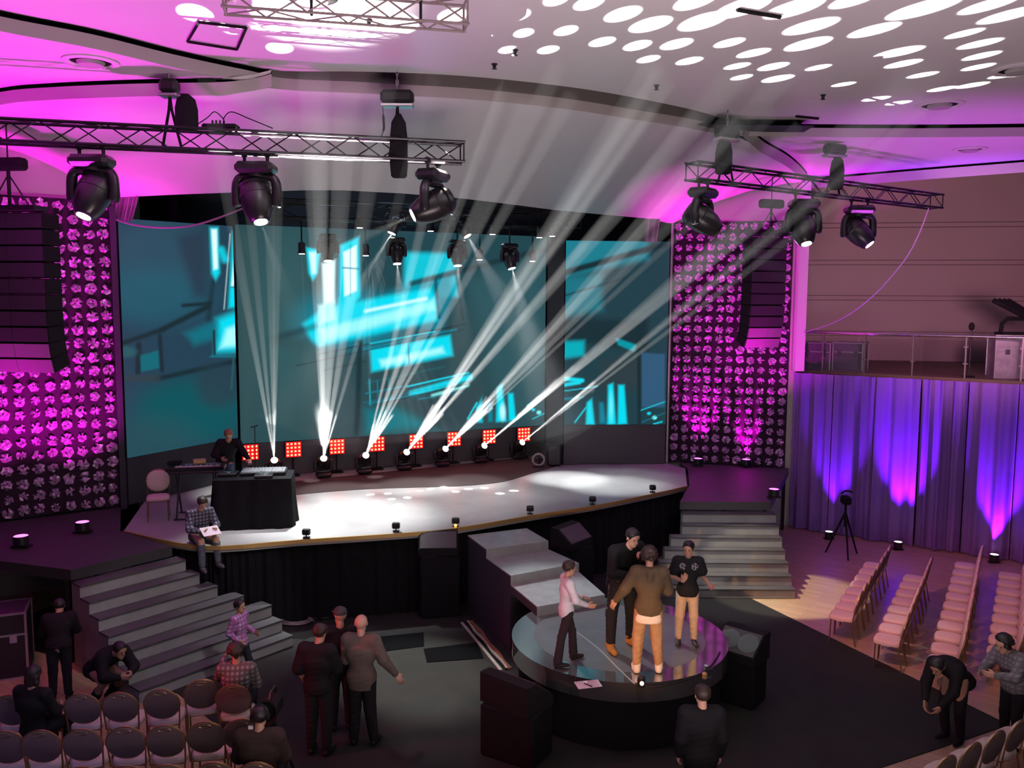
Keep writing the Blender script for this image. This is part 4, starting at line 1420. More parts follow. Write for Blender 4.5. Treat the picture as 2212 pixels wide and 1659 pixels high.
VI = (0.27, 0.01, 1.0)
for (px, py, pw, lb) in [(1793, 1146, 110, 'white-lit floor lamp beside the tripod at the foot of the violet drapes'), (1942, 1168, 300, 'white-lit floor lamp at the middle of the violet drapes'), (2149, 1195, 210, 'white-lit floor lamp at the foot of the violet drapes, behind the chairs')]:
    p = at(px, py, .2)
    p = Vector((p.x, p.y, 0.0)) - bn * .10
    tgt = p + bn * 0.50 + Vector((0, 0, 2.6))
    uplight(lb, p, VI, (0.85, 0.75, 1.0), pw * 6.5, tuple(tgt), 46, 0.10, 0.2, 'white-lit floor lamps under the balcony')
light('drape_wash', 'AREA', (9.5, 15.5, 5.5), 14, (0.35, 0.10, 1.0), to=(10.0, 20.5, 2.6), size=3, sy=1)
lm = [(45, 1156, -9.4, 520, (-10.6, 16.4, 4.2), 'magenta floor lamp at the foot of the left glittering panel, farther from the stage'), (178, 1126, 0, 520, (-9.2, 17.4, 4.2), 'magenta floor lamp at the foot of the left glittering panel, nearer the stage')]
for px, py, _, pw, tg, lb in lm:
    p = at(px, py, 1.82)
    p.z = 1.612
    uplight(lb, p, MAGENTA, (1, .12, .85), pw * 2.2, (tg[0], tg[1], tg[2] + 1.2), 76, 0.13, 0.2)
for px, py, tg, lb, z_ in [(1508, 990, (5.2, 23.0, 4.6), 'magenta floor lamp behind the stair landing, nearer the stage', 1.612), (1612, 992, (6.2, 22.7, 4.6), 'magenta floor lamp behind the stair landing, middle of three', 1.612), (1672, 1056, (6.8, 22.3, 4.4), 'magenta floor lamp at the head of the stairs by the drape', 1.612)]:
    p = at(px, py, z_ + .2)
    p.z = z_
    uplight(lb, p, MAGENTA, (1, .12, .85), 1100, (tg[0], tg[1], tg[2] + 2.0), 60, 0.12, 0.2)

# ------------------------------------------------------------------ line arrays
MT['grille'] = mat('speaker_grille', (0.035, 0.033, 0.037), 0.55, noise=0.2, nscale=60)
MT['grille_lit'] = mat('speaker_grille_lit', (0.17, 0.14, 0.17), 0.5)  # magenta light on the lowest boxes put into a paler grille colour


def line_array(label, top, yaw, n, width, hgt, depth, curve):
    root = thing('line_array_speaker', label, 'speaker', tuple(top), 0)
    rt = rotz(yaw)
    pos = Vector(top)
    ang = 0.0
    under(root, MB().box(pos + Vector((0, 0, 0.06)), (width * .96, depth * .8, 0.08), rt).build('hanging_frame', MT['black']))
    for k in range(n):
        rx = Matrix.Rotation(ang, 3, 'X')
        rr_ = rt @ rx
        c = pos + rr_ @ Vector((0, depth / 2, -hgt / 2))
        cab = under(root, MB().rbox(c, (width, depth, hgt - .012), 0.02, rr_).build('cabinet', MT['blackm']))
        g = MB()
        for sx in (-1, 1):
            g.box(c + rr_ @ Vector((sx * width * .28, -depth / 2 - .006, 0)), (width * .40, 0.012, hgt * .86), rr_)
        g.box(c + rr_ @ Vector((0, -depth / 2 - .002, 0)), (width * .96, 0.006, hgt * .86), rr_)
        go = g.build('grille', MT['grille_lit'] if k >= n - 2 else MT['grille'])
        go.parent = cab
        go.matrix_parent_inverse = (root.matrix_basis @ cab.matrix_parent_inverse).inverted()
        pos = pos + rr_ @ Vector((0, 0, -hgt))
        ang += curve[k]
    # suspension
    tz = Vector((top[0], top[1], top[2]))
    s_ = MB()
    s_.tube([tz + Vector((0, 0, .08)), tz + Vector((0, 0, .7))], 0.03, 8)
    s_.tube([tz + rt @ Vector((-.35, 0, .1)), tz + Vector((0, 0, .62))], 0.012, 6)
    s_.tube([tz + rt @ Vector((.35, 0, .1)), tz + Vector((0, 0, .62))], 0.012, 6)
    s_.tube([tz + Vector((0, 0, .7)), Vector((top[0], top[1], CEIL - .12))], 0.012, 6)
    under(root, s_.build('suspension', MT['black']))
    under(root, MB().rbox(tz + Vector((0, 0, .78)), (0.62, 0.22, 0.2), 0.04, rt).build('motor', MT['blackm']))
    return root


cv = [0.0] * 5 + [0.03, 0.05, 0.09, 0.12, 0.14]
tl_ = atY(22, 452, 14.3)
line_array('tall black hanging speaker column at the left edge, lowest boxes lit magenta', (tl_.x, tl_.y, tl_.z - .05), R(-8), 10, 1.16, 0.27, 0.42, cv)
tr3 = atY(1664, 512, 20.6)
line_array('black hanging speaker column in front of the right glittering panel', (tr3.x, tr3.y, tr3.z), R(18), 10, 0.98, 0.27, 0.42, [-x * 1.5 for x in cv] and [0.0] * 5 + [0.05, 0.08, 0.12, 0.15, 0.18])

# ------------------------------------------------------------------ balcony rail and things on it
rail = thing('balcony_railing', 'glass balcony railing with a shiny handrail above the violet drapes', 'railing', (b0.x, b0.y, 4.2))
ra0, ra1 = b0 + bd * 0.05 + bn * .05 + Vector((0, 0, 5.2)), b0 + bd * 9 + bn * .05 + Vector((0, 0, 5.2))
MT['rail'] = mat('polished_rail', (0.85, 0.75, 0.78), 0.18, 1.0)
under(rail, MB().tube([ra0, ra1], 0.03, 10).build('handrail', MT['rail'], smooth=True))
MT['post'] = mat('rail_post', (0.20, 0.15, 0.17), 0.4, 0.6)
for px in (1778, 1868, 1972, 2086, 2208):
    q = on_line(Vector((ra0.x, ra0.y, 4.7)), Vector((ra1.x, ra1.y, 4.7)), px)
    m_ = MB().box((q.x, q.y, 4.69), (0.035, 0.05, 0.98), rotz(math.atan2(bd.y, bd.x)))
    for z in (4.55, 4.95):
        m_.box((q.x, q.y, z), (0.11, 0.06, 0.03), rotz(math.atan2(bd.y, bd.x)))
    under(rail, m_.build('post', MT['post']))
gm = bpy.data.materials.new('clear_glass')
gm.use_nodes = True
nt = gm.node_tree
nt.nodes.remove(nt.nodes['Principled BSDF'])
tr_n, gl_n, mx_n = nt.nodes.new('ShaderNodeBsdfTransparent'), nt.nodes.new('ShaderNodeBsdfGlossy'), nt.nodes.new('ShaderNodeMixShader')
gl_n.inputs['Roughness'].default_value = 0.05
tr_n.inputs['Color'].default_value = (.92, .9, .92, 1)
mx_n.inputs[0].default_value = 0.06
nt.links.new(tr_n.outputs[0], mx_n.inputs[1]); nt.links.new(gl_n.outputs[0], mx_n.inputs[2]); nt.links.new(mx_n.outputs[0], nt.nodes['Material Output'].inputs[0])
MT['glass'] = gm
for k in range(6):
    a = b0 + bd * (0.1 + 1.45 * k) + bn * .05
    b = b0 + bd * (1.5 + 1.45 * k) + bn * .05
    under(rail, MB().add([(a.x, a.y, 4.24), (b.x, b.y, 4.24), (b.x, b.y, 5.1), (a.x, a.y, 5.1)], [(0, 1, 2, 3)]).build('glass_pane', gm))


def flight_case(label, p, yaw, w_, d_, h_, m_='casegrey'):
    root = thing('flight_case', label, 'case', tuple(p), yaw)
    def add(o_):
        o_.parent = root
        return o_
    add(MB().rbox((0, 0, h_ / 2 + .005), (w_, d_, h_), 0.02).build('body', MT[m_]))
    e = MB()
    for sx in (-1, 1):
        for sy in (-1, 1):
            e.box((sx * w_ / 2, sy * d_ / 2, h_ / 2 + .005), (0.035, 0.035, h_ + .01))
        for z in (.012, h_):
            e.box((sx * w_ / 2, 0, z), (0.035, d_, 0.035))
    for sy in (-1, 1):
        for z in (.012, h_, h_ * .68):
            e.box((0, sy * d_ / 2, z), (w_, 0.03, 0.03))
    add(e.build('edging', MT['alu']))
    for sx in (-1, 1):
        add(MB().box((sx * w_ * .28, -d_ / 2 - .012, h_ * .62), (0.10, 0.02, 0.12)).build('latch', MT['chrome']))
    return root


MT['casegrey'] = mat('case_grey', (0.11, 0.11, 0.14), 0.5)
MT['casesilver'] = mat('case_brushed_silver', (0.48, 0.44, 0.5), 0.4, 0.6, noise=0.5, nscale=6)
ya = math.atan2(bd.y, bd.x)
p1 = b0 + bd * 0.42 + bn * .55
flight_case('dark grey flight case behind the railing, against the white pillar', (p1.x, p1.y, 4.2), ya, .72, .6, .72)
p1 = b0 + bd * 1.2 + bn * .62
flight_case('dark grey flight case behind the railing, second from the white pillar', (p1.x, p1.y, 4.2), ya, .74, .6, .74)
pS = atY(2196, 800, 20.5)
flight_case('bright silver flight case on the balcony at the right edge of the picture', (pS.x, pS.y, 4.2), -.25, 1.15, .7, 1.02, 'casesilver')
root = thing('tube_rack', 'black rack with four angled tubes standing on the silver case', 'rack', (pS.x, pS.y, 5.24))
fr = MB()
fr.tube([(pS.x - .45, pS.y, 5.26), (pS.x - .42, pS.y, 5.5), (pS.x - .3, pS.y, 5.62), (pS.x + .35, pS.y, 5.62), (pS.x + .45, pS.y, 5.5), (pS.x + .45, pS.y, 5.26)], 0.05, 8)
fr.box((pS.x, pS.y, 5.27), (1.0, .35, .06))
under(root, fr.build('frame', MT['blackm']))
for k in range(4):
    a = Vector((pS.x - .72 + .17 * k, pS.y - .12 + .1 * k, 6.05))
    b = Vector((pS.x + .12 + .13 * k, pS.y - .05 + .1 * k, 5.66))
    under(root, MB().tube([a, b], 0.062, 12).build('tube', MT['black'], smooth=True))
pm = atY(2094, 790, 20.6)
root = thing('microphone_stand', 'thin dark stand with a knob on top, behind the balcony railing', 'stand', (pm.x, pm.y, 4.2))
under(root, MB().tube([(pm.x, pm.y, 4.2), (pm.x, pm.y, 5.35)], 0.02, 8).build('pole', MT['black']))
under(root, MB().lathe([(0.02, 0), (0.06, .04), (.065, .12), (0.03, .19)], (pm.x, pm.y, 5.33), n=12).build('knob', MT['blackm'], smooth=True))
under(root, MB().lathe([(0.14, 0.0), (.14, .02), (.02, .03)], (pm.x, pm.y, 4.205), n=14).build('base', MT['blackm']))
ke = on_floor(6, 1452, 0, .001)
MT['rackblack'] = mat('rack_black', (.02, .018, .022), .5)
flight_case('black equipment rack on the floor at the left edge, beyond the chairs', (ke.x, ke.y, .001), .4, .8, .7, 1.05, 'rackblack')
# cable swagged from the truss to the pillar
sw = interp([atY(2006, 450, 18.95), atY(1985, 505, 19.4), atY(1955, 560, 20.0), atY(1900, 625, 20.7), atY(1850, 668, 21.2), atY(1800, 697, 21.6), atY(1737, 718, 21.95)], 5)
MT['cablep'] = mat('cable_grey', (0.30, 0.24, 0.28), 0.5)
tag(MB().tube(sw, 0.016, 6).build('cable', MT['cablep']), 'long cable sagging from the right truss down to the white pillar', 'cable')

# ------------------------------------------------------------------ ceiling fittings
def ceiling_vent(label, px, py, z, r=0.36):
    p = at(px, py, z)
    root = thing('ceiling_vent', label, 'vent', tuple(p))
    under(root, MB().lathe([(r, 0.0), (r, -.02), (r * .8, -.035), (r * .72, -.01), (r * .72, 0)], p, n=28).build('ring', MT['plaster_gloss'], smooth=True))
    under(root, MB().lathe([(r * .5, -.012), (r * .45, -.06), (r * .2, -.07)], p, n=24).build('disc', MT['lip'], smooth=True))
    under(root, MB().lathe([(r * .72, -.002), (.01, -.006)], p, n=24).build('slot', MT['gap']))


ceiling_vent('round ceiling vent in the magenta left bay', 196, 132, ZB + .0)
ceiling_vent('dark round ceiling vent near the white dots at the right', 2030, 226, CEIL, .40)
ceiling_vent('round ceiling vent at the right edge with a yellowish centre', 2200, 150, CEIL, .36)
ceiling_vent('round ceiling vent cut by the top edge of the picture', 672, -8, CEIL, .42)
ceiling_vent('pale round vent in the lilac bay at the right', 2095, 322, ZB, .34)
hp = MB()
cor = [at(430, 48, CEIL - .024), at(532, 60, CEIL - .024), at(512, 107, CEIL - .024), at(405, 90, CEIL - .024)]
for a, b in zip(cor, cor[1:] + cor[:1]):
    hp.tube([a, b], 0.018, 4)
tag(hp.build('access_hatch', MT['gap']), 'square access hatch outlined in dark on the ceiling at the left', 'hatch')
for px, py, lb in [(1068, 138, 'small dark ceiling sprinkler above the fascia, left of centre'), (1418, 184, 'small dark ceiling sprinkler near the curved cove'), (797, 43, 'small dark ceiling sprinkler among the large white spots'), (1112, 108, 'small dark ceiling sprinkler beside a white dot'), (1778, 205, 'small dark ceiling sprinkler above the right truss')]:
    p = at(px, py, CEIL)
    root = tag(MB().lathe([(0.05, 0), (0.03, -.02), (0.02, -.06), (0.045, -.07), (.01, -.08)], p, n=10).build('ceiling_sprinkler', MT['black']), lb, 'sprinkler')
for a, b, lb in [((1592, 18), (1686, 34), 'thin dark slot diffuser among the largest white dots'), ((1720, 249), (1768, 254), 'short dark slot diffuser near the right cove')]:
    p, q = at(*a, CEIL), at(*b, CEIL)
    tag(MB().tube([p - Vector((0, 0, .012)), q - Vector((0, 0, .012))], 0.03, 4).build('slot_diffuser', MT['gap']), lb, 'diffuser')

# ------------------------------------------------------------------ rear upper truss near the top of the picture
MT['truss_pale'] = mat('pale_lit_truss', (.34, .28, .28), .5, .2)  # white light and part shadow on this truss put into its colour
tc0, tc1 = at(480, -8, 8.9), at(1010, 32, 8.9)
truss('pale truss right under the ceiling at the top of the picture', tc0, tc1, 0.26, 0.36, None, 0.014, 'truss_pale')
for e_0 in (tc0, tc1):
    pass
tq = tc0.lerp(tc1, .35)
tq2 = tc0.lerp(tc1, .8)
for q, lb in ((tq, 'ceiling wire holding the truss at the top, left'), (tq2, 'ceiling wire holding the truss at the top, right')):
    tag(MB().tube([(q.x, q.y, 8.78), (q.x, q.y, CEIL)], 0.016, 6).build('ceiling_wire', MT['black']), lb.replace(', left', ' nearer its bright part').replace(', right', ' nearer its free end'), 'wire')

# ------------------------------------------------------------------ monitor wedges on black boxes
def wedge(label, c, yaw, w_=0.74, d_=0.5, h_=0.38, cones=False, m_='blackm'):
    root = thing('monitor_speaker', label, 'speaker', tuple(c), yaw)
    pr_ = [(-d_ / 2, 0), (d_ / 2, 0), (d_ / 2, h_), (d_ * .16, h_), (-d_ / 2, h_ * .32)]
    n_ = len(pr_)
    vs = [(-w_ / 2, y, z) for y, z in pr_] + [(w_ / 2, y, z) for y, z in pr_]
    fs = [tuple(reversed(range(n_))), tuple(range(n_, 2 * n_))] + [(i, (i + 1) % n_, n_ + (i + 1) % n_, n_ + i) for i in range(n_)]
    b = MB().add(vs, fs).build('cabinet', MT[m_])
    b.parent = root
    a_ = Vector((0, -d_ / 2, h_ * .32)); e2 = Vector((0, d_ * .16, h_))
    mid_ = (a_ + e2) / 2
    sl = (e2 - a_)
    nn_ = Vector((0, -sl.z, sl.y)).normalized()
    rx = Matrix.Rotation(math.atan2(sl.z, sl.y), 3, 'X')
    g = MB().box(mid_ + nn_ * .006, (w_ * .92, sl.length * .9, 0.012), rx).build('grille', MT['grilleW'])
    g.parent = root
    if cones:
        for sx in (-1, 1):
            o_ = MB().lathe([(0.15, 0.012), (0.165, 0.02), (0.155, 0.026), (0.10, 0.016), (0.03, 0.03), (.005, .03)], mid_ + Vector((sx * w_ * .23, 0, 0)), nn_, 24).build('driver', MT['cone'], smooth=True)
            o_.parent = root
    return root


MT['grilleW'] = mat('wedge_grille', (0.07, 0.068, 0.072), 0.6)
MT['cone'] = mat('speaker_cone', (0.10, 0.14, 0.13), 0.35)


def riser_box(label, c, yaw, w_, d_, h_):
    o_ = MB().rbox((0, 0, h_ / 2), (w_, d_, h_), 0.02).build('speaker_riser', MT['cloth'])
    o_.location = c
    o_.rotation_euler = (0, 0, yaw)
    return tag(o_, label, 'riser')



w1 = on_floor(947, 1188, 1.25)
riser_box('black riser in front of the stage carrying the squared monitor speaker', w1, R(14), .74, .5, 1.2)
wedge('monitor speaker on a black riser left of the centre steps', w1 + Vector((0, 0, 1.205)), R(4))
w2 = on_floor(1226, 1160, 1.25) + Vector((.05, -.45, 0))
riser_box('tall black riser right of the centre steps', w2, R(30), .74, .5, 1.2)
wedge('monitor speaker on a black riser right of the centre steps', w2 + Vector((0, 0, 1.205)), R(52))
w3 = on_floor(1116, 1512, 0.75)
riser_box('black riser near the camera, left of the round platform', w3, R(-30), .8, .55, .70)
wedge('red-lit monitor speaker at the near left of the round platform', w3 + Vector((0, 0, .705)), R(140), .8, .55, .4)
w4 = on_floor(1624, 1455, .82)
w4 = Vector((3.47, 12.35, .012))
riser_box('black riser to the right of the round platform', w4, R(-38), .62, .5, .66)
wedge('monitor speaker with two round drivers facing up, right of the round platform', w4 + Vector((0, 0, .665)), R(-42), .66, .52, .40, True)

# ------------------------------------------------------------------ footlights on the stage edge
fls = ['footlight on the stage edge nearest the mixing desk', 'footlight on the stage edge left of the squared monitor speaker', 'footlight on the stage edge glowing orange', 'footlight on the stage edge above the centre steps', 'footlight on the stage edge above the tall riser', 'footlight on the stage edge nearest the stairs']
MT['orange'] = emitmat('orange_lamp', (1.0, 0.35, 0.05), 6.0, False)
for k, (px, py) in enumerate([(661, 1164), (855, 1150), (984, 1139), (1145, 1112), (1280, 1091), (1410, 1065)]):
    p = at(px, py, SZ) + Vector((0, .03, .003))
    root = thing('footlight', fls[k], 'lamp', tuple(p), 0, 'footlights along the stage edge')
    under(root, MB().box(p + Vector((0, .02, .012)), (0.12, .08, .02)).tube([p + Vector((0, 0, .02)), p + Vector((0, 0, .07))], 0.012, 6).build('bracket', MT['black']))
    under(root, MB().rbox(p + Vector((0, 0, .12)), (0.15, 0.10, 0.11), .02, Matrix.Rotation(R(15), 3, 'X')).build('housing', MT['headshell']))
    m_ = MB()
    for q in range(5):
        m_.box(p + Vector((-.05 + .025 * q, -.056, .13)), (0.008, .02, .08))
    m_.box(p + Vector((0, -.05, .17)), (.12, .012, .01)).box(p + Vector((0, -.05, .09)), (.12, .012, .01))
    under(root, m_.build('fins', MT['black']))
    if k == 2:
        under(root, MB().lathe([(.005, 0), (.028, 0), (.024, .02), (.005, .03)], p + Vector((0, -.03, .035)), (0, -1, 0), 10).build('bulb', MT['orange']))

# ------------------------------------------------------------------ back corner of the stage: black speaker and fan
p = at(1196, 1004, SZ + .012)
root = thing('stage_speaker', 'black speaker at the back of the stage next to the plain grey plinth', 'speaker', (p.x, p.y, SZ + .012))
under(root, MB().rbox((p.x, p.y, SZ + .3), (.36, .4, .56), .03).build('cabinet', MT['black']))
under(root, MB().box((p.x, p.y - .205, SZ + .3), (.3, .012, .48)).build('grille', MT['grille']))
p = at(1163, 1008, SZ + .012)
root = thing('floor_fan', 'round floor fan in front of the black speaker at the back of the stage', 'fan', (p.x, p.y, SZ + .012))
under(root, MB().tube([Vector((p.x, p.y, SZ + .2)) + Vector((math.cos(a) * .15, 0, math.sin(a) * .15)) for a in [2 * PI * i / 20 for i in range(20)]], .03, 8, closed=True).build('ring', MT['lip'], smooth=True))
m_ = MB()
for k in range(5):
    a = 2 * PI * k / 5
    m_.box(Vector((p.x + math.cos(a) * .07, p.y, SZ + .2 + math.sin(a) * .07)), (.12, .01, .05), Matrix.Rotation(-a, 3, 'Y') @ Matrix.Rotation(.4, 3, 'X'))
under(root, m_.build('blades', MT['black']))
under(root, MB().box((p.x, p.y, SZ + .03), (.3, .16, .03)).build('foot', MT['black']))

# ------------------------------------------------------------------ mixing desk
tcx = at(540, 1148, SZ)
dc = Vector((-5.02, 16.4, SZ + .003))
dy = R(10)
root = thing('mixing_table', 'table under a floor-length black cloth carrying the mixing desk', 'table', tuple(dc), dy)
def kid(o_):
    o_.parent = root
    return o_
W_, D_, H_ = 1.42, .85, .95
kid(MB().rbox((0, 0, H_ - .02), (W_, D_, .04), .01).build('tabletop', MT['blackm']))
cl_t, cl_b = [], []
for i in range(121):
    s_ = i / 120 * 2 * (W_ + D_)
    if s_ < W_: x, y, nx_, ny_ = -W_ / 2 + s_, -D_ / 2, 0, -1
    elif s_ < W_ + D_: x, y, nx_, ny_ = W_ / 2, -D_ / 2 + s_ - W_, 1, 0
    elif s_ < 2 * W_ + D_: x, y, nx_, ny_ = W_ / 2 - (s_ - W_ - D_), D_ / 2, 0, 1
    else: x, y, nx_, ny_ = -W_ / 2, D_ / 2 - (s_ - 2 * W_ - D_), -1, 0
    o_ = .02 + .03 * math.sin(s_ * 17) + .02 * math.sin(s_ * 7.3)
    cl_t.append(Vector((x + nx_ * .012, y + ny_ * .012, H_ + .004)))
    cl_b.append(Vector((x + nx_ * (.012 + o_ + .03), y + ny_ * (.012 + o_ + .03), .01)))
m_ = MB().ribbon(cl_t, cl_b)
m_.add([(-W_ / 2 - .012, -D_ / 2 - .012, H_ + .004), (W_ / 2 + .012, -D_ / 2 - .012, H_ + .004), (W_ / 2 + .012, D_ / 2 + .012, H_ + .004), (-W_ / 2 - .012, D_ / 2 + .012, H_ + .004)], [(0, 1, 2, 3)])
clo = m_.build('table_cloth', MT['cloth'], smooth=True)
kid(clo)
for sx in (-1, 1):
    for sy in (-1, 1):
        kid(MB().tube([(sx * .6, sy * .34, 0), (sx * .6, sy * .34, H_ - .04)], .02, 8).build('leg', MT['black']))
MT['knobs'] = mat('mixer_silver', (0.80, 0.82, 0.85), 0.3, 0.5)


def console(label, loc, yaw, w_, d_, rows, cols, name='mixer'):
    r_ = thing(name, label, name.replace('_', ' '), tuple(loc), yaw)
    a = MB().rbox((0, 0, .04), (w_, d_, .07), .012).build('case', MT['black']); a.parent = r_
    pl_ = MB().box((0, 0, .078), (w_ * .95, d_ * .9, .008)).build('control_panel', MT['panelgrey']); pl_.parent = r_
    for i in range(cols):
        for j in range(rows):
            x, y = (i + .5) / cols * w_ * .9 - w_ * .45, (j + .5) / rows * d_ * .84 - d_ * .42
            if name == 'mixer' and j == 0:
                k_ = MB().box((x, y, .09), (.014, .05, .02)).build('fader', MT['knobs'])
            else:
                k_ = MB().lathe([(.011, .08), (.009, .10), (.003, .102)], (x, y, 0), n=8).build('knob', MT['knobs'])
            k_.parent = r_
    return r_


MT['panelgrey'] = mat('console_panel', (0.42, 0.43, 0.46), 0.3, 0.5, noise=.4, nscale=30)
console('silver-knobbed mixing desk on the black table', dc + rotz(dy) @ Vector((.16, .12, H_ + .006)), dy, .86, .48, 5, 12)
for k, (x, y, lb) in enumerate([(-.5, .05, 'round black turntable player left of the mixing desk'), (.2, -.28, 'round black turntable player in front of the mixing desk')]):
    l_ = dc + rotz(dy) @ Vector((x, y, H_ + .006))
    r_ = thing('disc_player', lb, 'player', tuple(l_), dy)
    a = MB().rbox((0, 0, .035), (.34, .22 if k else .32, .06), .01).build('case', MT['black']); a.parent = r_
    a = MB().lathe([(.10, .066), (.10, .078), (.09, .082), (.02, .082)], (0, 0, 0), n=24).build('platter', MT['chrome'], smooth=True); a.parent = r_
# keyboard on its stand
kc = Vector((-6.35, 16.9, SZ + .003))
root = thing('keyboard_stand', 'folding black keyboard stand left of the mixing table', 'stand', tuple(kc), R(12))
for sx in (-.35, .35):
    m_ = MB().tube([(sx, -.3, .02), (sx, .22, .93)], .018, 8).tube([(sx, .3, .02), (sx, -.22, .93)], .018, 8)
    o_ = m_.build('leg', MT['black']); o_.parent = root
for y_ in (-.3, .3):
    o_ = MB().tube([(-.4, y_, .02), (.4, y_, .02)], .016, 8).build('foot_bar', MT['black']); o_.parent = root
o_ = MB().tube([(-.45, -.22, .93), (.45, -.22, .93)], .018, 8).tube([(-.45, .22, .93), (.45, .22, .93)], .018, 8)
for sx in (-.35, .35):
    o_.tube([(sx, -.2, .93), (sx, .2, .93)], .012, 6)
o_ = o_.build('rails', MT['black']); o_.parent = root
root = thing('keyboard', 'electronic keyboard with white keys on the folding stand', 'keyboard', (kc.x, kc.y, SZ + .953), R(12))
a = MB().rbox((0, 0, .05), (1.12, .38, .085), .015).build('case', MT['black']); a.parent = root
MT['ivory'] = mat('ivory_keys', (.78, .76, .72), .3)
m_ = MB()
for k in range(30):
    m_.box((-.36 + .028 * k, -.10, .098), (.0255, .15, .014))
a = m_.build('white_keys', MT['ivory']); a.parent = root; a['kind'] = 'stuff'
m_ = MB()
for k in range(29):
    if k % 7 not in (2, 6):
        m_.box((-.346 + .028 * k, -.07, .108), (.014, .09, .014))
a = m_.build('black_keys', MT['black']); a.parent = root; a['kind'] = 'stuff'
a = MB().box((.12, .11, .096), (.7, .12, .006)).build('control_panel', MT['panelgrey']); a.parent = root
root = thing('cardboard_box', 'small yellow-brown box lying on the keyboard', 'box', (kc.x + .02, kc.y + .13, SZ + 1.058), R(25))
MT['card'] = mat('card_brown', (.60, .38, .16), .7)
a = MB().rbox((0, 0, .045), (.24, .16, .085), .006).build('body', MT['card']); a.parent = root
a = MB().box((0, 0, .090), (.24, .03, .003)).build('tape', MT['ivory']); a.parent = root
tag(MB().rbox(Vector((kc.x - .42, kc.y - .02, SZ + 1.10)), (.28, .24, .06), .03, rotz(R(12))).build('black_bag', MT['cloth']), 'small black bag at the left end of the keyboard', 'bag')
# thin microphone stands at the back
for px, py, top_, lb in [(333, 1052, 945, 'thin microphone stand standing in front of the narrow left screen'), (553, 1040, 925, 'thin microphone stand behind the mixing desk')]:
    p = at(px, py, SZ + .003)
    zt = 6 - (top_ - 646) / 1840 * p.y
    root = thing('microphone_stand', lb, 'stand', tuple(p))
    under(root, MB().tube([p, (p.x, p.y, zt)], .012, 6).build('pole', MT['black']))
    under(root, MB().lathe([(.12, 0), (.12, .02), (.02, .03)], p, n=14).build('base', MT['black']))
    under(root, MB().tube([(p.x - .1, p.y, zt - .02), (p.x + .08, p.y, zt + .03)], .014, 6).build('clip', MT['black']))

# ------------------------------------------------------------------ things on the floor
MT['mat'] = mat('black_rubber_mat', (.004, .004, .005), .95, spec=.03)
mp = [at(915, 1404, 0), at(1030, 1390, 0), at(1045, 1424, 0), at(922, 1433, 0)]
tag(MB().prism([(p.x, p.y) for p in mp], .0125, .022).build('rubber_mat', MT['mat']), 'square black mat on the floor in front of the centre steps', 'mat')
mp = [at(800, 1380, 0), at(915, 1368, 0), at(916, 1398, 0), at(806, 1412, 0)]
tag(MB().prism([(p.x, p.y) for p in mp], .0125, .022).build('rubber_mat', MT['mat']), 'black mat lying left of the square one by the stage skirt', 'mat')
# cable bundle running from the mats to the platform
MT['tape1'] = mat('silver_tape', (.62, .58, .52), .35, .3, noise=.4, nscale=20)
MT['tape2'] = mat('orange_cable', (.55, .13, .05), .5)
A_ = on_floor(1012, 1345, 0); B_ = on_floor(1098, 1448, 0)
dn = (B_ - A_).normalized(); sn = Vector((-dn.y, dn.x, 0))
for k, (o1, mm, rr_, lb) in enumerate([(-.07, 'black', .014, 'black cable at the left of the bundle leading to the round platform'), (-.03, 'tape1', .02, 'silver cable in the bundle leading to the round platform'), (.0, 'tape1', .015, 'thin pale cable in the middle of the bundle leading to the platform'), (.05, 'tape2', .013, 'orange cable in the bundle leading to the round platform'), (.085, 'alu', .012, 'grey cable at the right of the bundle leading to the platform')]):
    pts = []
    for q in range(9):
        t_ = q / 8
        pts.append(A_.lerp(B_, t_) + sn * (o1 * (1 - .3 * t_) + .015 * math.sin(q * 1.9 + k)) + Vector((0, 0, rr_ + .002)))
    tag(MB().tube(interp(pts, 3), rr_, 6).build('floor_cable', MT[mm]), lb, 'cable', None)
cr = on_floor(1055, 1395, 0)
tag(MB().prism([(p.x, p.y) for p in [A_ - sn * .16, B_ - sn * .15, B_ - sn * .10, A_ - sn * .11]], .0125, .03).build('cable_tape', MT['tape1']), 'strip of shiny tape beside the cables leading to the platform', 'tape')
# coiled cables by the stage skirt
for k, (px, py, r_, lb) in enumerate([(640, 1345, .32, 'coil of cable by the skirt, beside the walking child'), (690, 1330, .40, 'large loop of cable by the skirt, behind the cap-wearing man'), (585, 1372, .16, 'small pale coil of cable next to the left stairs')]):
    c = on_floor(px, py, 0)
    pts = []
    for q in range(44):
        a = q * .45
        rr_ = r_ * (1 - .006 * q)
        pts.append(c + Vector((math.cos(a) * rr_, math.sin(a) * rr_ * .75, .02 + .0012 * q)))
    tag(MB().tube(pts, .011, 6).build('coiled_cable', MT['cablep' if k != 1 else 'black']), lb, 'cable', None)
# paper on the platform
pp = [at(1240, 1474, PZ + .004), at(1291, 1469, PZ + .004), at(1301, 1483, PZ + .004), at(1250, 1489, PZ + .004)]
MT['paper'] = mat('paper_pinkish', (.80, .66, .74), .7)
pr2 = MB().prism([(p.x, p.y) for p in pp], PZ + .004, PZ + .012)
po_ = tag(pr2.build('paper_sheet', MT['paper']), 'pink-lit sheet of paper on the rim of the round platform', 'paper')
q0, q1_ = at(1262, 1476, PZ + .02), at(1279, 1483, PZ + .02)
tag(MB().tube([q0, q1_], .008, 6).build('pen', MT['black']), 'dark pen lying on the sheet of paper', 'pen')
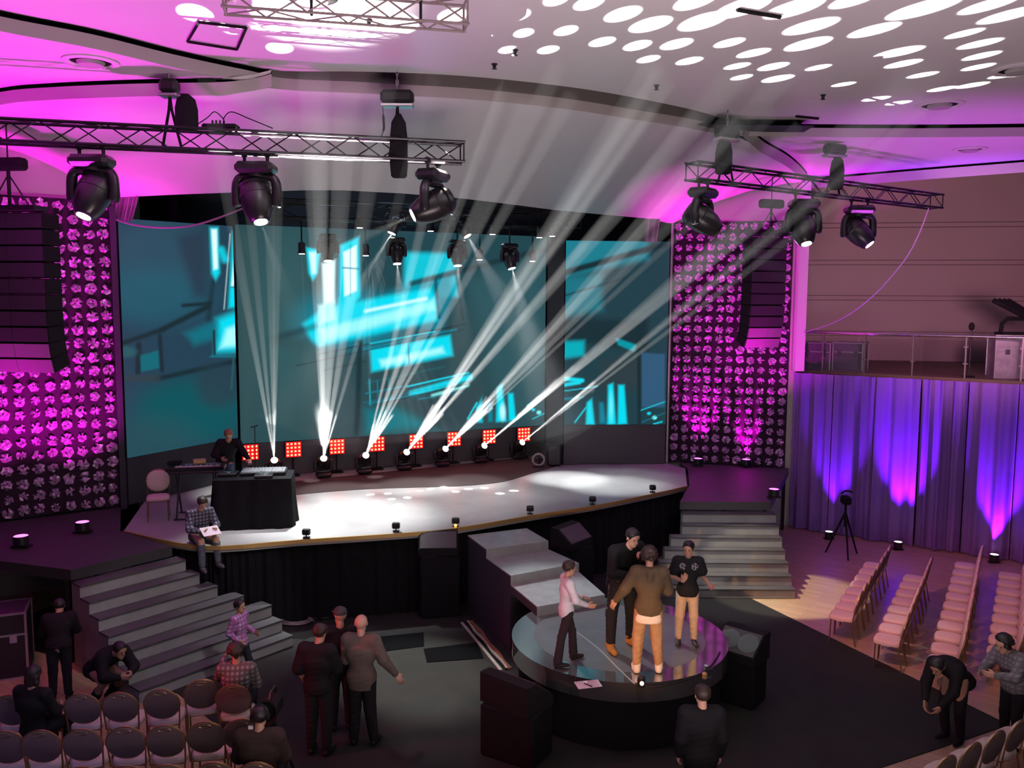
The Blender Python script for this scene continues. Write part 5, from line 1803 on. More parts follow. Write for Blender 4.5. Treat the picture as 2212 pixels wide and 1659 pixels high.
# cable and small items on the platform rim
pts = interp([at(x, y, PZ + .014) for x, y in [(1395, 1484), (1430, 1483), (1470, 1472), (1500, 1462), (1525, 1448), (1543, 1428), (1555, 1408)]], 4)
tag(MB().tube(pts, .010, 6).build('cable', MT['black']), 'black cable lying across the glossy rim of the round platform', 'cable')
for px, py, lb in [(1526, 1448, 'small silver clamp lamp on the platform rim, upper of two'), (1522, 1466, 'small brass-coloured clamp lamp on the platform rim, lower of two')]:
    p = at(px, py, PZ + .004)
    root = thing('rim_lamp', lb, 'lamp', tuple(p))
    under(root, MB().lathe([(.02, 0), (.035, .01), (.035, .07), (.02, .085)], p, (0, 0, 1), 12).build('can', MT['chrome'] if 'silver' in lb else MT['brass'], smooth=True))
    under(root, MB().box(p + Vector((.05, 0, .01)), (.08, .04, .018)).build('clamp', MT['black']))
root = thing('rim_lamp', 'black lamp body on the near rim of the platform, below the white shoes', 'lamp', tuple(at(1385, 1480, PZ + .004)))
p = at(1385, 1482, PZ + .004)
under(root, MB().lathe([(.05, 0), (.055, .02), (.05, .12), (.03, .14)], p, (0, 0, 1), 14).build('can', MT['black'], smooth=True))
under(root, MB().lathe([(.005, 0), (.03, 0), (.03, .01)], p + Vector((0, -.05, .06)), (0, -1, .3), 10).build('lens', MT['chrome']))

# ------------------------------------------------------------------ camera tripod
p = on_floor(1822, 1200, 0, 0)
root = thing('camera_tripod', 'dark camera tripod standing in front of the violet drapes', 'tripod', tuple(p))
for k in range(3):
    a = 2 * PI * k / 3 + .4
    under(root, MB().tube([p + Vector((0, 0, 1.05)), p + Vector((math.cos(a) * .42, math.sin(a) * .42, .0))], [.028, .018], 8).build('leg', MT['blackm']))
under(root, MB().tube([p + Vector((0, 0, .7)), p + Vector((0, 0, 1.25))], .03, 8).build('column', MT['blackm']))
under(root, MB().rbox(p + Vector((0, 0, 1.34)), (.2, .26, .2), .04).build('camera_body', MT['blackm']))
under(root, MB().tube([p + Vector((-.12, 0, 1.5)), p + Vector((-.04, 0, 1.56)), p + Vector((.08, 0, 1.56)), p + Vector((.14, 0, 1.52))], .022, 8).build('handle', MT['blackm']))

# ------------------------------------------------------------------ banquet chairs
MT['cream'] = mat('cream_seat_fabric', (.74, .60, .56), .8, noise=.08, nscale=20)
MT['backfab'] = mat('mauve_back_fabric', (.22, .155, .165), .8, noise=.08, nscale=30)
MT['tagw'] = mat('white_card', (.85, .85, .85), .6)


def pad(mb, c, w_, d_, t_, up=Vector((0, 0, 1)), fwd=Vector((0, 1, 0)), rnd=.35, m=0, m2=0, nn=24, top=.8):
    """rounded cushion: superellipse outline"""
    sx = fwd.cross(up).normalized()
    rings = [(-.5, .9), (-.42, 1.0), (.1, 1.0), (.36, .94), (.5, top), (.56, .4)]
    vs = []
    for h, k in rings:
        for j in range(nn):
            a = 2 * PI * j / nn
            e = rnd
            x = math.copysign(abs(math.cos(a)) ** e, math.cos(a)) * w_ / 2 * k
            y = math.copysign(abs(math.sin(a)) ** e, math.sin(a)) * d_ / 2 * k
            vs.append(c + sx * x + fwd * y + up * h * t_)
    fs = []
    ms = []
    for i in range(len(rings) - 1):
        for j in range(nn):
            fs.append((i * nn + j, i * nn + (j + 1) % nn, (i + 1) * nn + (j + 1) % nn, (i + 1) * nn + j))
            ms.append(m2 if i == 0 else m)
    fs.append(tuple(reversed(range(nn)))); ms.append(m2)
    fs.append(tuple(range((len(rings) - 1) * nn, len(rings) * nn))); ms.append(m)
    b = len(mb.v)
    mb.v.extend(vs)
    for f, mm in zip(fs, ms):
        mb.f.append(tuple(b + i for i in f)); mb.m.append(mm)
    return mb


def make_chair(label, loc, yaw):
    """faces local -Y"""
    r_ = thing('banquet_chair', label, 'chair', tuple(loc), yaw)
    o_ = pad(MB(), Vector((0, -.01, .455)), .43, .43, .075, rnd=.55).build('seat', MT['cream'], smooth=True); o_.parent = r_
    tilt = R(12)
    up = Vector((0, -math.cos(tilt), -math.sin(tilt) * -1)).normalized()      # cushion normal faces the sitter
    fw = Vector((0, math.sin(tilt), math.cos(tilt)))
    bc = Vector((0, .235, .74))
    o_ = pad(MB(), bc, .43, .42, .05, up=Vector((0, -math.cos(tilt), math.sin(tilt))), fwd=fw, rnd=.86, m=0, m2=1, top=.86).build('backrest', [MT['cream'], MT['backfab']], smooth=True); o_.parent = r_
    ring = []
    for k in range(24):
        a = 2 * PI * k / 24
        ring.append(bc + Vector((math.cos(a) * .225, 0, 0)) + fw * (math.sin(a) * .222) + Vector((0, .012, 0)))
    fr = MB().tube(ring, .011, 6, closed=True)
    # handle slot at the top
    hr = []
    for k in range(12):
        a = 2 * PI * k / 12
        hr.append(bc + Vector((math.cos(a) * .07, .024, 0)) + fw * (.165 + math.sin(a) * .022))
    fr.tube(hr, .007, 5, closed=True)
    for sx in (-1, 1):
        fr.tube([bc + Vector((sx * .215, .012, 0)) - fw * .06, Vector((sx * .205, .20, .50)), Vector((sx * .2, .195, .42))], .011, 6)
    o_ = fr.build('back_frame', MT['gold'], smooth=True); o_.parent = r_
    for sx in (-1, 1):
        o_ = MB().tube([(sx * .185, -.17, .42), (sx * .19, -.185, 0)], .012, 6).build('leg', MT['gold']); o_.parent = r_
        o_ = MB().tube([(sx * .19, .17, .42), (sx * .20, .25, 0)], .012, 6).build('leg', MT['gold']); o_.parent = r_
    f2 = MB().tube([(-.19, -.18, .415), (.19, -.18, .415), (.19, .18, .415), (-.19, .18, .415)], .011, 6, closed=True)
    o_ = f2.build('seat_frame', MT['gold']); o_.parent = r_
    return r_


CH = make_chair('banquet chair with a pinkish round back standing on the stage beside the keyboard', at(343, 1122, SZ + .003), R(20))
def chair(p, yaw, label, group):
    return dup_at(CH, tuple(p), yaw, label, group)


# left block: backs to the camera
rowsL = [([(25, 1533), (94, 1533), (179, 1530), (261, 1527), (350, 1520), (505, 1512)], 'front', [0, 1, 2, 3, 4, 6]), ([(15, 1613), (91, 1611), (180, 1608), (273, 1603), (359, 1600), (446, 1592), (524, 1588)], 'second', range(7)), ([(-10, 1700), (84, 1697), (182, 1692), (276, 1690), (364, 1688), (465, 1682), (555, 1684)], 'third', range(7))]
occupied = {}
for pts, rn, idx in rowsL:
    for (px, py), k in zip(pts, idx):
        p = at(px, py, .74)
        yaw = PI + .12
        q = Vector((p.x, p.y, 0)) - rotz(yaw) @ Vector((0, .235, 0))
        q.z = .013 if px > 480 else 0.001
        chair(q, yaw, '%s round-backed chair in the %s row of the lower-left block, counted from the picture edge' % (ORD[k].capitalize() if False else ORD[k], rn), 'round-backed chairs of the lower-left block')
p = at(437, 1500, .74)
q = Vector((p.x, p.y, .013)) - rotz(PI + .3) @ Vector((0, .235, 0))
chair(q, PI + .3, 'round-backed chair in the lower-left block pushed forward, right beside the seated person', 'round-backed chairs of the lower-left block')
# right block, facing left
rowsR = [((1822, 1328), (1890, 1222), 8, 'row nearest the round platform'), ((1920, 1380), (1977, 1250), 8, 'second row from the round platform'), ((2038, 1428), (2088, 1222), 11, 'long third row from the round platform'), ((2166, 1408), (2184, 1244), 9, 'fourth row, next to the picture edge'), ((2290, 1400), (2232, 1236), 8, 'fifth row, half outside the picture')]
for a, b, n_, rn in rowsR:
    A_, B_ = at(*a, .47), at(*b, .47)
    if rn.startswith('fifth'):
        A_, B_ = at(2166, 1408, .47) + Vector((1.05, -.55, 0)), at(2184, 1244, .47) + Vector((.95, -.5, 0))
    dr = (B_ - A_).normalized()
    face = Vector((-dr.y, dr.x, 0))
    yaw = math.atan2(face.x, -face.y)
    L = (B_ - A_).length
    for k in range(n_):
        q = A_.lerp(B_, k / (n_ - 1))
        r_ = chair(Vector((q.x, q.y, .001)), yaw + random.uniform(-.03, .03), '%s cream-seated chair from the near end of the %s' % (ORD[k], rn), 'cream-seated chairs of the right block')
        if k == 0 and not rn.startswith('f'):
            c_ = MB().box((.205, -.02, .435), (.006, .12, .05)).build('number_card', MT['tagw'])
            c_.parent = r_
# lower right corner
A_, B_ = at(2036, 1668, .74), at(2210, 1580, .74)
dr = (B_ - A_); dr.z = 0; st = dr.length / 3; dr.normalize()
face = Vector((-dr.y, dr.x, 0))
yaw = math.atan2(face.x, -face.y)
for row in range(2):
    for k in range(5):
        q = A_ + dr * (.52 * (k)) - face * (.9 * row + .235)
        q = A_ + dr * (.52 * k) + face * (.235 - .9 * row)
        chair(Vector((q.x, q.y, .001)), yaw, '%s dark-backed chair of the %s in the lower-right corner' % (ORD[k], ['front row', 'row behind the front row'][row]), 'dark-backed chairs in the lower-right corner')
# ================================================================== PEOPLE
def surface_nets(F, org, h):
    """F: float array (nx,ny,nz), negative inside; returns verts, quads"""
    nx, ny, nz = F.shape
    ins = F < 0
    c = [F[i:nx - 1 + i, j:ny - 1 + j, k:nz - 1 + k] for i in (0, 1) for j in (0, 1) for k in (0, 1)]
    ci = [x < 0 for x in c]
    cnt = sum(x.astype(np.int8) for x in ci)
    act = (cnt > 0) & (cnt < 8)
    idx = -np.ones(act.shape, dtype=np.int64)
    cells = np.argwhere(act)
    idx[act] = np.arange(len(cells))
    cv_ = [x[act] for x in c]
    offs = [(i, j, k) for i in (0, 1) for j in (0, 1) for k in (0, 1)]
    S = np.zeros((len(cells), 3)); W = np.zeros(len(cells))
    for a in range(8):
        for b in range(a + 1, 8):
            oa, ob = offs[a], offs[b]
            if sum(abs(oa[q] - ob[q]) for q in range(3)) != 1:
                continue
            fa, fb = cv_[a], cv_[b]
            x = (fa < 0) != (fb < 0)
            t = np.where(x, fa / np.where(x, fa - fb, 1), 0)
            for q in range(3):
                S[:, q] += np.where(x, oa[q] + (ob[q] - oa[q]) * t, 0)
            W += x
    V = (cells + S / W[:, None]) * h + np.array(org)
    Q = []
    for ax in range(3):
        sl0 = [slice(None)] * 3; sl1 = [slice(None)] * 3
        sl0[ax] = slice(0, -1); sl1[ax] = slice(1, None)
        a, b = ins[tuple(sl0)], ins[tuple(sl1)]
        e = np.argwhere(a != b)
        o1, o2 = (ax + 1) % 3, (ax + 2) % 3
        ok = (e[:, o1] > 0) & (e[:, o2] > 0) & (e[:, o1] < F.shape[o1] - 1) & (e[:, o2] < F.shape[o2] - 1)
        e = e[ok]
        flip = a[tuple(e.T)]
        def cell(d1, d2):
            q = e.copy(); q[:, o1] -= d1; q[:, o2] -= d2
            return idx[tuple(q.T)]
        q = np.stack([cell(1, 1), cell(0, 1), cell(0, 0), cell(1, 0)], 1)
        q[~flip] = q[~flip][:, ::-1]
        Q.append(q)
    Q = np.concatenate(Q)
    Q = Q[(Q >= 0).all(axis=1)]
    return V, Q


class SDF:
    def __init__(s, h=0.012, k=0.03):
        s.p, s.h, s.k, s.cuts = [], h, k, []
        s.wr = 0.0

    def cap(s, a, b, ra, rb=None, k=None, flat=None, sub=False):
        """tapered capsule; flat=(axis unit vector, factor): squeezed along that axis"""
        s.p.append((Vector(a), Vector(b), ra, ra if rb is None else rb, s.k if k is None else k, flat, sub))
        return s

    def ball(s, a, r, k=None, flat=None, sub=False):
        return s.cap(a, Vector(a) + Vector((0, 0, 1e-4)), r, r, k, flat, sub)

    def cut(s, point, normal):
        """removes what lies on the side the normal points to"""
        s.cuts.append((Vector(point), Vector(normal).normalized()))
        return s

    def mesh(s, name, mats, parent, face=None):
        lo = np.array([1e9] * 3); hi = -lo
        for a, b, ra, rb, k, fl, sub in s.p:
            if sub:
                continue
            r = max(ra, rb) * (max(1.0, fl[1]) if fl else 1)
            for q in (a, b):
                lo = np.minimum(lo, np.array(q) - r - .03); hi = np.maximum(hi, np.array(q) + r + .03)
        h = s.h
        n = np.ceil((hi - lo) / h).astype(int) + 2
        F = np.full(n, 0.2, dtype=np.float32)
        ax = [lo[i] + h * np.arange(n[i]) for i in range(3)]
        for a, b, ra, rb, k, fl, sub in s.p:
            r = max(ra, rb) * (max(1.0, fl[1]) if fl else 1) + k + 2.5 * h
            l0 = np.minimum(np.array(a), np.array(b)) - r; h0 = np.maximum(np.array(a), np.array(b)) + r
            i0 = np.maximum(0, np.floor((l0 - lo) / h).astype(int)); i1 = np.minimum(n, np.ceil((h0 - lo) / h).astype(int) + 1)
            if (i1 <= i0).any():
                continue
            X = ax[0][i0[0]:i1[0]][:, None, None] - a.x
            Y = ax[1][i0[1]:i1[1]][None, :, None] - a.y
            Z = ax[2][i0[2]:i1[2]][None, None, :] - a.z
            B = np.array(b - a)
            if fl:
                u = np.array(fl[0]); f = 1.0 / fl[1] - 1.0
                d_ = (X * u[0] + Y * u[1] + Z * u[2]) * f
                X = X + d_ * u[0]; Y = Y + d_ * u[1]; Z = Z + d_ * u[2]
                B = B + u * (B @ u) * f
            L2 = max(B @ B, 1e-9)
            t = np.clip((X * B[0] + Y * B[1] + Z * B[2]) / L2, 0, 1)
            D = np.sqrt((X - t * B[0]) ** 2 + (Y - t * B[1]) ** 2 + (Z - t * B[2]) ** 2) - (ra + (rb - ra) * t)
            if fl:
                D = D * min(1.0, fl[1])
            sl = (slice(i0[0], i1[0]), slice(i0[1], i1[1]), slice(i0[2], i1[2]))
            G = F[sl]
            if sub:
                D = -D
                hh = np.clip(0.5 - 0.5 * (G - D) / k, 0, 1) if k > 0 else (D > G).astype(float)
                F[sl] = G * (1 - hh) + D * hh + k * hh * (1 - hh)
            elif k > 0:
                hh = np.clip(0.5 + 0.5 * (G - D) / k, 0, 1)
                F[sl] = G * (1 - hh) + D * hh - k * hh * (1 - hh)
            else:
                F[sl] = np.minimum(G, D)
        if s.wr:
            X, Y, Z = ax[0][:, None, None], ax[1][None, :, None], ax[2][None, None, :]
            F += s.wr * (np.sin(X * 31 + Z * 47 + 3 * np.sin(Y * 17)) * np.sin(Y * 29 - Z * 38 + 2 * np.sin(X * 13)) + .6 * np.sin(Z * 83 + X * 24 + Y * 19)).astype(np.float32)
        for p, nrm in s.cuts:
            X, Y, Z = ax[0][:, None, None] - p.x, ax[1][None, :, None] - p.y, ax[2][None, None, :] - p.z
            F = np.maximum(F, (X * nrm.x + Y * nrm.y + Z * nrm.z).astype(np.float32))
        F[0], F[-1], F[:, 0], F[:, -1], F[:, :, 0], F[:, :, -1] = [.2] * 6
        V, Q = surface_nets(F, lo, h)
        me = bpy.data.meshes.new(name)
        me.vertices.add(len(V)); me.vertices.foreach_set('co', V.astype(np.float32).ravel())
        me.loops.add(len(Q) * 4); me.loops.foreach_set('vertex_index', Q.astype(np.int32).ravel())
        me.polygons.add(len(Q)); me.polygons.foreach_set('loop_start', np.arange(0, len(Q) * 4, 4, dtype=np.int32))
        me.polygons.foreach_set('use_smooth', np.ones(len(Q), dtype=bool))
        me.update(calc_edges=True)
        if not isinstance(mats, (list, tuple)):
            mats = [mats]
        for m_ in mats:
            me.materials.append(m_)
        if face is not None and len(mats) > 1:
            C = V[Q].mean(axis=1)
            me.polygons.foreach_set('material_index', face(C).astype(np.int32))
        o = bpy.data.objects.new(name, me)
        COL.objects.link(o)
        o.parent = parent
        return o


def skinmat(name, c):
    return mat(name, c, 0.5, spec=0.35, noise=.06, nscale=12)


SKIN = skinmat('skin_light', (0.62, 0.36, 0.25))
SKIN2 = skinmat('skin_tan', (0.50, 0.28, 0.19))
FAB = {}


def fab(name, c, rough=.85, noise=.12, nscale=18):
    if name not in FAB:
        FAB[name] = mat(name, c, rough, spec=.2, noise=noise, nscale=nscale)
    return FAB[name]


def plaid(name, c1, c2):
    m = bpy.data.materials.new(name)
    m.use_nodes = True
    nt = m.node_tree
    b = nt.nodes['Principled BSDF']
    tc = nt.nodes.new('ShaderNodeTexCoord')
    ws = []
    for d_ in ('X', 'Z'):
        w_ = nt.nodes.new('ShaderNodeTexWave')
        w_.bands_direction = d_
        w_.inputs['Scale'].default_value = 5.0
        nt.links.new(tc.outputs['Object'], w_.inputs['Vector'])
        ws.append(w_)
    mx = nt.nodes.new('ShaderNodeMath'); mx.operation = 'MULTIPLY'
    nt.links.new(ws[0].outputs['Fac'], mx.inputs[0]); nt.links.new(ws[1].outputs['Fac'], mx.inputs[1])
    mm = nt.nodes.new('ShaderNodeMix'); mm.data_type = 'RGBA'
    mm.inputs[6].default_value = (*c1, 1); mm.inputs[7].default_value = (*c2, 1)
    nt.links.new(mx.outputs[0], mm.inputs[0]); nt.links.new(mm.outputs[2], b.inputs['Base Color'])
    b.inputs['Roughness'].default_value = .85
    return m


BASE = dict(pel=(0, 0, .93), chest=(0, .01, 1.27), neck=(0, .015, 1.47), head=(0, -.005, 1.635),
            hipL=(.09, 0, .90), hipR=(-.09, 0, .90), kneL=(.10, -.02, .49), kneR=(-.10, -.02, .49), ankL=(.11, .01, .085), ankR=(-.11, .01, .085),
            shL=(.185, .01, 1.42), shR=(-.185, .01, 1.42), elL=(.23, .03, 1.13), elR=(-.23, .03, 1.13), wrL=(.24, -.06, .89), wrR=(-.24, -.06, .89))


def hand(S, wrist, d, n, curl=.5, s=1.0, left=True):
    """d: finger direction, n: palm normal (towards the palm side); thumb on the inner side"""
    d = Vector(d).normalized()
    n = Vector(n)
    n = (n - d * n.dot(d)).normalized()
    a = d.cross(n) * (1 if left else -1)          # towards the little finger
    w_ = Vector(wrist)
    pc = w_ + d * .045 * s
    S.cap(w_, pc + d * .02 * s, .024 * s, .030 * s, .012, (n, .55))
    S.cap(w_ + d * .03 * s - a * .018 * s, w_ + d * .085 * s - a * .024 * s, .016 * s, .015 * s, .01, (n, .8))
    S.cap(w_ + d * .03 * s + a * .018 * s, w_ + d * .08 * s + a * .026 * s, .016 * s, .013 * s, .01, (n, .8))
    for q, (o_, L, r) in enumerate([(-.028, .075, .0092), (-.0095, .084, .0095), (.0095, .078, .0092), (.027, .062, .0082)]):
        p0 = w_ + (d * .085 + a * o_) * s
        c1 = curl * (.6 + .15 * q)
        d1 = (d * math.cos(c1) + n * math.sin(c1) + a * o_ * 3).normalized()
        p1 = p0 + d1 * L * .48 * s
        c2 = c1 + curl * 1.1
        d2 = (d * math.cos(c2) + n * math.sin(c2) + a * o_ * 3).normalized()
        p2 = p1 + d2 * L * .52 * s
        S.cap(p0, p1, r * s, r * .95 * s, .004)
        S.cap(p1, p2, r * .95 * s, r * .75 * s, .003)
    t0 = w_ + (d * .025 - a * .024) * s
    t1 = t0 + (d * .030 - a * .026 + n * .010) * s
    t2 = t1 + (d * .032 - a * .008 + n * .012) * s
    S.cap(t0, t1, .014 * s, .011 * s, .006)
    S.cap(t1, t2, .011 * s, .009 * s, .004)


def person(label, loc, yaw, H, pose=None, hd=(0, -1, 0), hu=(0, 0, 1), skin=None, top=None, sleeve='long', topk=1.0, hem=.86, trousers=None, tk=1.0, cuff=1.0, shoes=None, hair=None, hairstyle='short', hands=None, hscale=1.05, build=1.0, coarse=False, under_hem=None, extra=None, shoe_r=1.0, collar=None):
    s = H / 1.75
    J = {k: Vector(v) for k, v in BASE.items()}
    for k, v in (pose or {}).items():
        J[k] = Vector(v)
    J = {k: v * s for k, v in J.items()}
    root = thing('person', label, 'person', tuple(loc), yaw)
    X = Vector((1, 0, 0))
    skin = skin or SKIN
    g = 0.016 if coarse else 0.0105
    B = SDF(g, .03 * s)
    ax = (J['shL'] - J['shR']).normalized()
    spine = (J['neck'] - J['pel']).normalized()
    fwd = ax.cross(spine).normalized()            # depth axis of the torso
    if fwd.length < .1:
        fwd = Vector((0, 1, 0))
    b_ = build * s
    # torso, pelvis
    B.cap(J['pel'] + ax * .05 * b_, J['pel'] - ax * .05 * b_, .105 * b_, .105 * b_, .04, (fwd, .85))
    B.cap(J['pel'], J['chest'], .115 * b_, .125 * b_, .05, (fwd, .78))
    B.cap(J['chest'] + ax * .055 * b_, J['chest'] - ax * .055 * b_, .125 * b_, .125 * b_, .05, (fwd, .78))
    B.cap(J['shL'] - ax * .02 * s, J['shR'] + ax * .02 * s, .062 * b_, .062 * b_, .05)
    B.cap(J['neck'] - spine * .03 * s, J['neck'].lerp(J['head'], .45), .06 * s, .05 * s, .03)
    for e in 'LR':
        B.cap(J['sh' + e], J['el' + e], .052 * b_, .040 * b_, .03)
        B.cap(J['el' + e], J['wr' + e], .040 * b_, .026 * s, .02)
        B.cap(J['hip' + e], J['kne' + e], .082 * b_, .056 * b_, .04)
        B.cap(J['kne' + e], J['kne' + e].lerp(J['ank' + e], .4), .054 * b_, .054 * b_, .03)
        B.cap(J['kne' + e].lerp(J['ank' + e], .4), J['ank' + e], .052 * b_, .036 * s, .03)
    # head
    f = Vector(hd).normalized()
    u = Vector(hu); u = (u - f * u.dot(f)).normalized()
    r = f.cross(u)
    hs = s * hscale
    C = J['head']
    P = lambda a, b, c: C + (r * a + f * b + u * c) * hs
    B.cap(P(0, -.022, .03), P(0, .012, .035), .080 * hs, .074 * hs, .02)
    B.cap(P(0, .02, -.03), P(0, .045, -.085), .056 * hs, .034 * hs, .03, (r, .92))
    B.cap(P(-.022, .03, -.06), P(.022, .03, -.06), .034 * hs, .034 * hs, .02)
    B.cap(P(0, .078, .012), P(0, .098, -.024), .009 * hs, .014 * hs, .010)
    B.cap(P(-.03, .066, .028), P(.03, .066, .028), .014 * hs, .014 * hs, .012)
    for sx in (-1, 1):
        B.cap(P(sx * .078, -.004, .012), P(sx * .081, -.008, -.022), .013 * hs, .009 * hs, .006, (r, .6))
        B.ball(P(sx * .03, .086, .008), .012 * hs, .008, None, True)
    B.cap(P(-.018, .083, -.052), P(.018, .083, -.052), .0045 * hs, .0045 * hs, .004, None, True)
    HD = hands or {}
    for e in 'LR':
        fa = (J['wr' + e] - J['el' + e]).normalized()
        h_ = HD.get(e, {})
        inn = Vector((-1 if e == 'L' else 1, 0, 0))
        hand(B, J['wr' + e], h_.get('d', fa), h_.get('n', inn), h_.get('curl', .5), hs * .98 * (1.06 if not coarse else 1.2), e == 'L')
    B.mesh('body', skin, root)
    eye = mat('eye_dark', (.03, .02, .02), .2) if 'eye' not in MT else MT['eye']
    MT['eye'] = eye
    for sx in (-1, 1):
        o = MB().lathe([(.001, -.009 * hs), (.008 * hs, -.005 * hs), (.009 * hs, 0), (.008 * hs, .005 * hs), (.001, .009 * hs)], P(sx * .03, .073, .008), f, 8).build('eye', MT['eye'], smooth=True)
        o.parent = root
    # top
    if top is not None:
        t = SDF(g, .03 * s)
        t.wr = .0016
        q = .016 * topk * s
        t.cap(J['pel'] + ax * .055 * b_, J['pel'] - ax * .055 * b_, .108 * b_ + q, .108 * b_ + q, .04, (fwd, .9))
        t.cap(J['pel'], J['chest'], .12 * b_ + q, .128 * b_ + q, .06, (fwd, .82))
        t.cap(J['chest'] + ax * .058 * b_, J['chest'] - ax * .058 * b_, .125 * b_ + q, .125 * b_ + q, .05, (fwd, .82))
        t.cap(J['shL'] - ax * .02 * s, J['shR'] + ax * .02 * s, .064 * b_ + q, .064 * b_ + q, .05)
        dn_ = J['pel'] - spine * .16 * s
        t.cap(J['pel'], dn_, .112 * b_ + q, .112 * b_ + q, .04, (fwd, .9))
        t.cap(J['pel'] + ax * .05 * b_, dn_ + ax * .05 * b_, .10 * b_ + q, .10 * b_ + q, .03, (fwd, .9))
        t.cap(J['pel'] - ax * .05 * b_, dn_ - ax * .05 * b_, .10 * b_ + q, .10 * b_ + q, .03, (fwd, .9))
        for e in 'LR':
            if sleeve == 'long':
                t.cap(J['sh' + e], J['el' + e], .056 * b_ + q, .046 * b_ + q, .03)
                t.cap(J['el' + e], J['el' + e].lerp(J['wr' + e], .97), .046 * b_ + q, .032 * s + q * .5, .02)
            else:
                m_ = .62 if sleeve == 'short' else .9
                t.cap(J['sh' + e], J['sh' + e].lerp(J['el' + e], m_), .058 * b_ + q, .058 * b_ + q * 1.3, .03)
        t.ball(J['neck'] + spine * .045 * s + fwd * 0, .052 * s, .008, None, True)
        if collar == 'hood':
            t.cap(J['neck'] + fwd * 0 - spine * .02 * s + Vector((-.07 * s, .06 * s, 0)), J['neck'] - spine * .02 * s + Vector((.07 * s, .06 * s, 0)), .055 * s, .055 * s, .03)
            t.cap(J['neck'] + Vector((0, .10 * s, -.03 * s)), J['neck'] + Vector((0, .12 * s, -.13 * s)), .06 * s, .03 * s, .03)
        # hem
        hp = J['pel'] - spine * (.93 - hem) * s
        t.cut(hp, -spine)
        if isinstance(top, tuple):
            t.mesh('top', top[0], root, top[1](J, s))
        else:
            t.mesh('top', top, root)
    if under_hem is not None:
        t = SDF(g, .03 * s)
        t.wr = .0016
        q = .018 * topk * s
        dn_ = J['pel'] - spine * .16 * s
        for k_ in (-.05, 0, .05):
            t.cap(J['pel'] + ax * k_ * b_, dn_ + ax * k_ * b_, .104 * b_ + q, .108 * b_ + q, .03, (fwd, .9))
        t.cut(J['pel'] - spine * (.93 - hem + .075) * s, -spine)
        t.cut(J['pel'] - spine * (.93 - hem - .06) * s, spine)
        t.mesh('undershirt', under_hem, root)
    if trousers is not None:
        t = SDF(g, .03 * s)
        t.wr = .0022 * tk
        q = .012 * tk * s
        t.cap(J['pel'] + ax * .05 * b_, J['pel'] - ax * .05 * b_, .108 * b_ + q, .108 * b_ + q, .04, (fwd, .88))
        for e in 'LR':
            k_, a_ = J['kne' + e], J['ank' + e]
            t.cap(J['hip' + e], k_, .086 * b_ + q, .062 * b_ + q, .03)
            t.cap(k_, k_.lerp(a_, .93), .062 * b_ + q, (.046 * b_ + q) * cuff, .02)
        t.cut(J['pel'] + spine * .06 * s, spine)
        if isinstance(trousers, tuple):
            t.mesh('trousers', trousers[0], root, trousers[1](J, s))
        else:
            t.mesh('trousers', trousers, root)
    if shoes is not None:
        for e in 'LR':
            a_, k_ = J['ank' + e], J['kne' + e]
            sh_ = (k_ - a_).normalized()
            ff = Vector(J.get('toe' + e, a_ + Vector((0, -.2 * s, 0))) if ('toe' + e) in J else a_ + Vector((.03 * s * (1 if e == 'L' else -1), -.2 * s, 0))) - a_
            ff = (ff - sh_ * ff.dot(sh_) * (0 if abs(sh_.z) > .8 else 1)); ff.normalize()
            dnv = Vector((0, 0, -1))
            if abs(ff.z) > .4:
                dnv = -sh_
            k0 = shoe_r
            t = SDF(g, .02)
            heel = a_ + dnv * .045 * s - ff * .035 * s
            toe = a_ + dnv * .050 * s + ff * .165 * s
            t.cap(heel, a_ + dnv * .045 * s + ff * .06 * s, .037 * s * k0, .042 * s * k0, .02)
            t.cap(a_ + dnv * .047 * s + ff * .06 * s, toe, .043 * s * k0, .033 * s * k0, .02)
            t.cap(a_ + sh_ * .03 * s, heel + ff * .02 * s, .043 * s * k0, .040 * s * k0, .02)
            if k0 > 1.1:
                t.cap(a_ + sh_ * .10 * s, a_, .05 * s * k0, .046 * s * k0, .02)
            t.cut(a_ + dnv * .083 * s, dnv)
            o = t.mesh('shoe', shoes, root)
    if hair is not None:
        t = SDF(g * .9, .01)
        t.wr = .003
        if hairstyle in ('short', 'crop', 'quiff'):
            v_ = .084 if hairstyle != 'crop' else .081
            t.cap(P(0, -.026, .038), P(0, .006, .042), v_ * hs + .004, (v_ - .004) * hs + .004, .02)
            if hairstyle == 'quiff':
                t.cap(P(-.03, .05, .10), P(.03, .05, .105), .028 * hs, .028 * hs, .02)
            t.cut(P(0, .052, .035), (f * 1.0 - u * .55))
            t.cut(P(0, 0, -.035), (-u + f * .3))
        elif hairstyle == 'curly':
            rr_ = random.Random(len(label))
            for q in range(46):
                v = Vector((rr_.uniform(-1, 1), rr_.uniform(-1, .45), rr_.uniform(-.5, 1))).normalized()
                t.ball(P(v.x * .088, -.02 + v.y * .085, .03 + v.z * .09), .030 * hs, .01)
            t.cap(P(0, -.02, .03), P(0, -.02, .05), .088 * hs, .088 * hs, .02)
            t.cut(P(0, .06, .02), (f - u * .6))
        elif hairstyle == 'bob':
            t.cap(P(0, -.025, .035), P(0, .004, .04), .088 * hs, .083 * hs, .02)
            t.cap(P(-.05, -.03, 0), P(-.06, -.03, -.09), .046 * hs, .036 * hs, .02)
            t.cap(P(.05, -.03, 0), P(.06, -.03, -.09), .046 * hs, .036 * hs, .02)
            t.cap(P(0, -.06, 0), P(0, -.06, -.09), .05 * hs, .04 * hs, .02)
            t.cut(P(0, .055, .035), (f - u * .45))
        elif hairstyle == 'cap':
            t.wr = 0
            t.cap(P(0, -.024, .045), P(0, .01, .047), .088 * hs, .082 * hs, .01)
            t.cut(P(0, 0, .03), (-u))
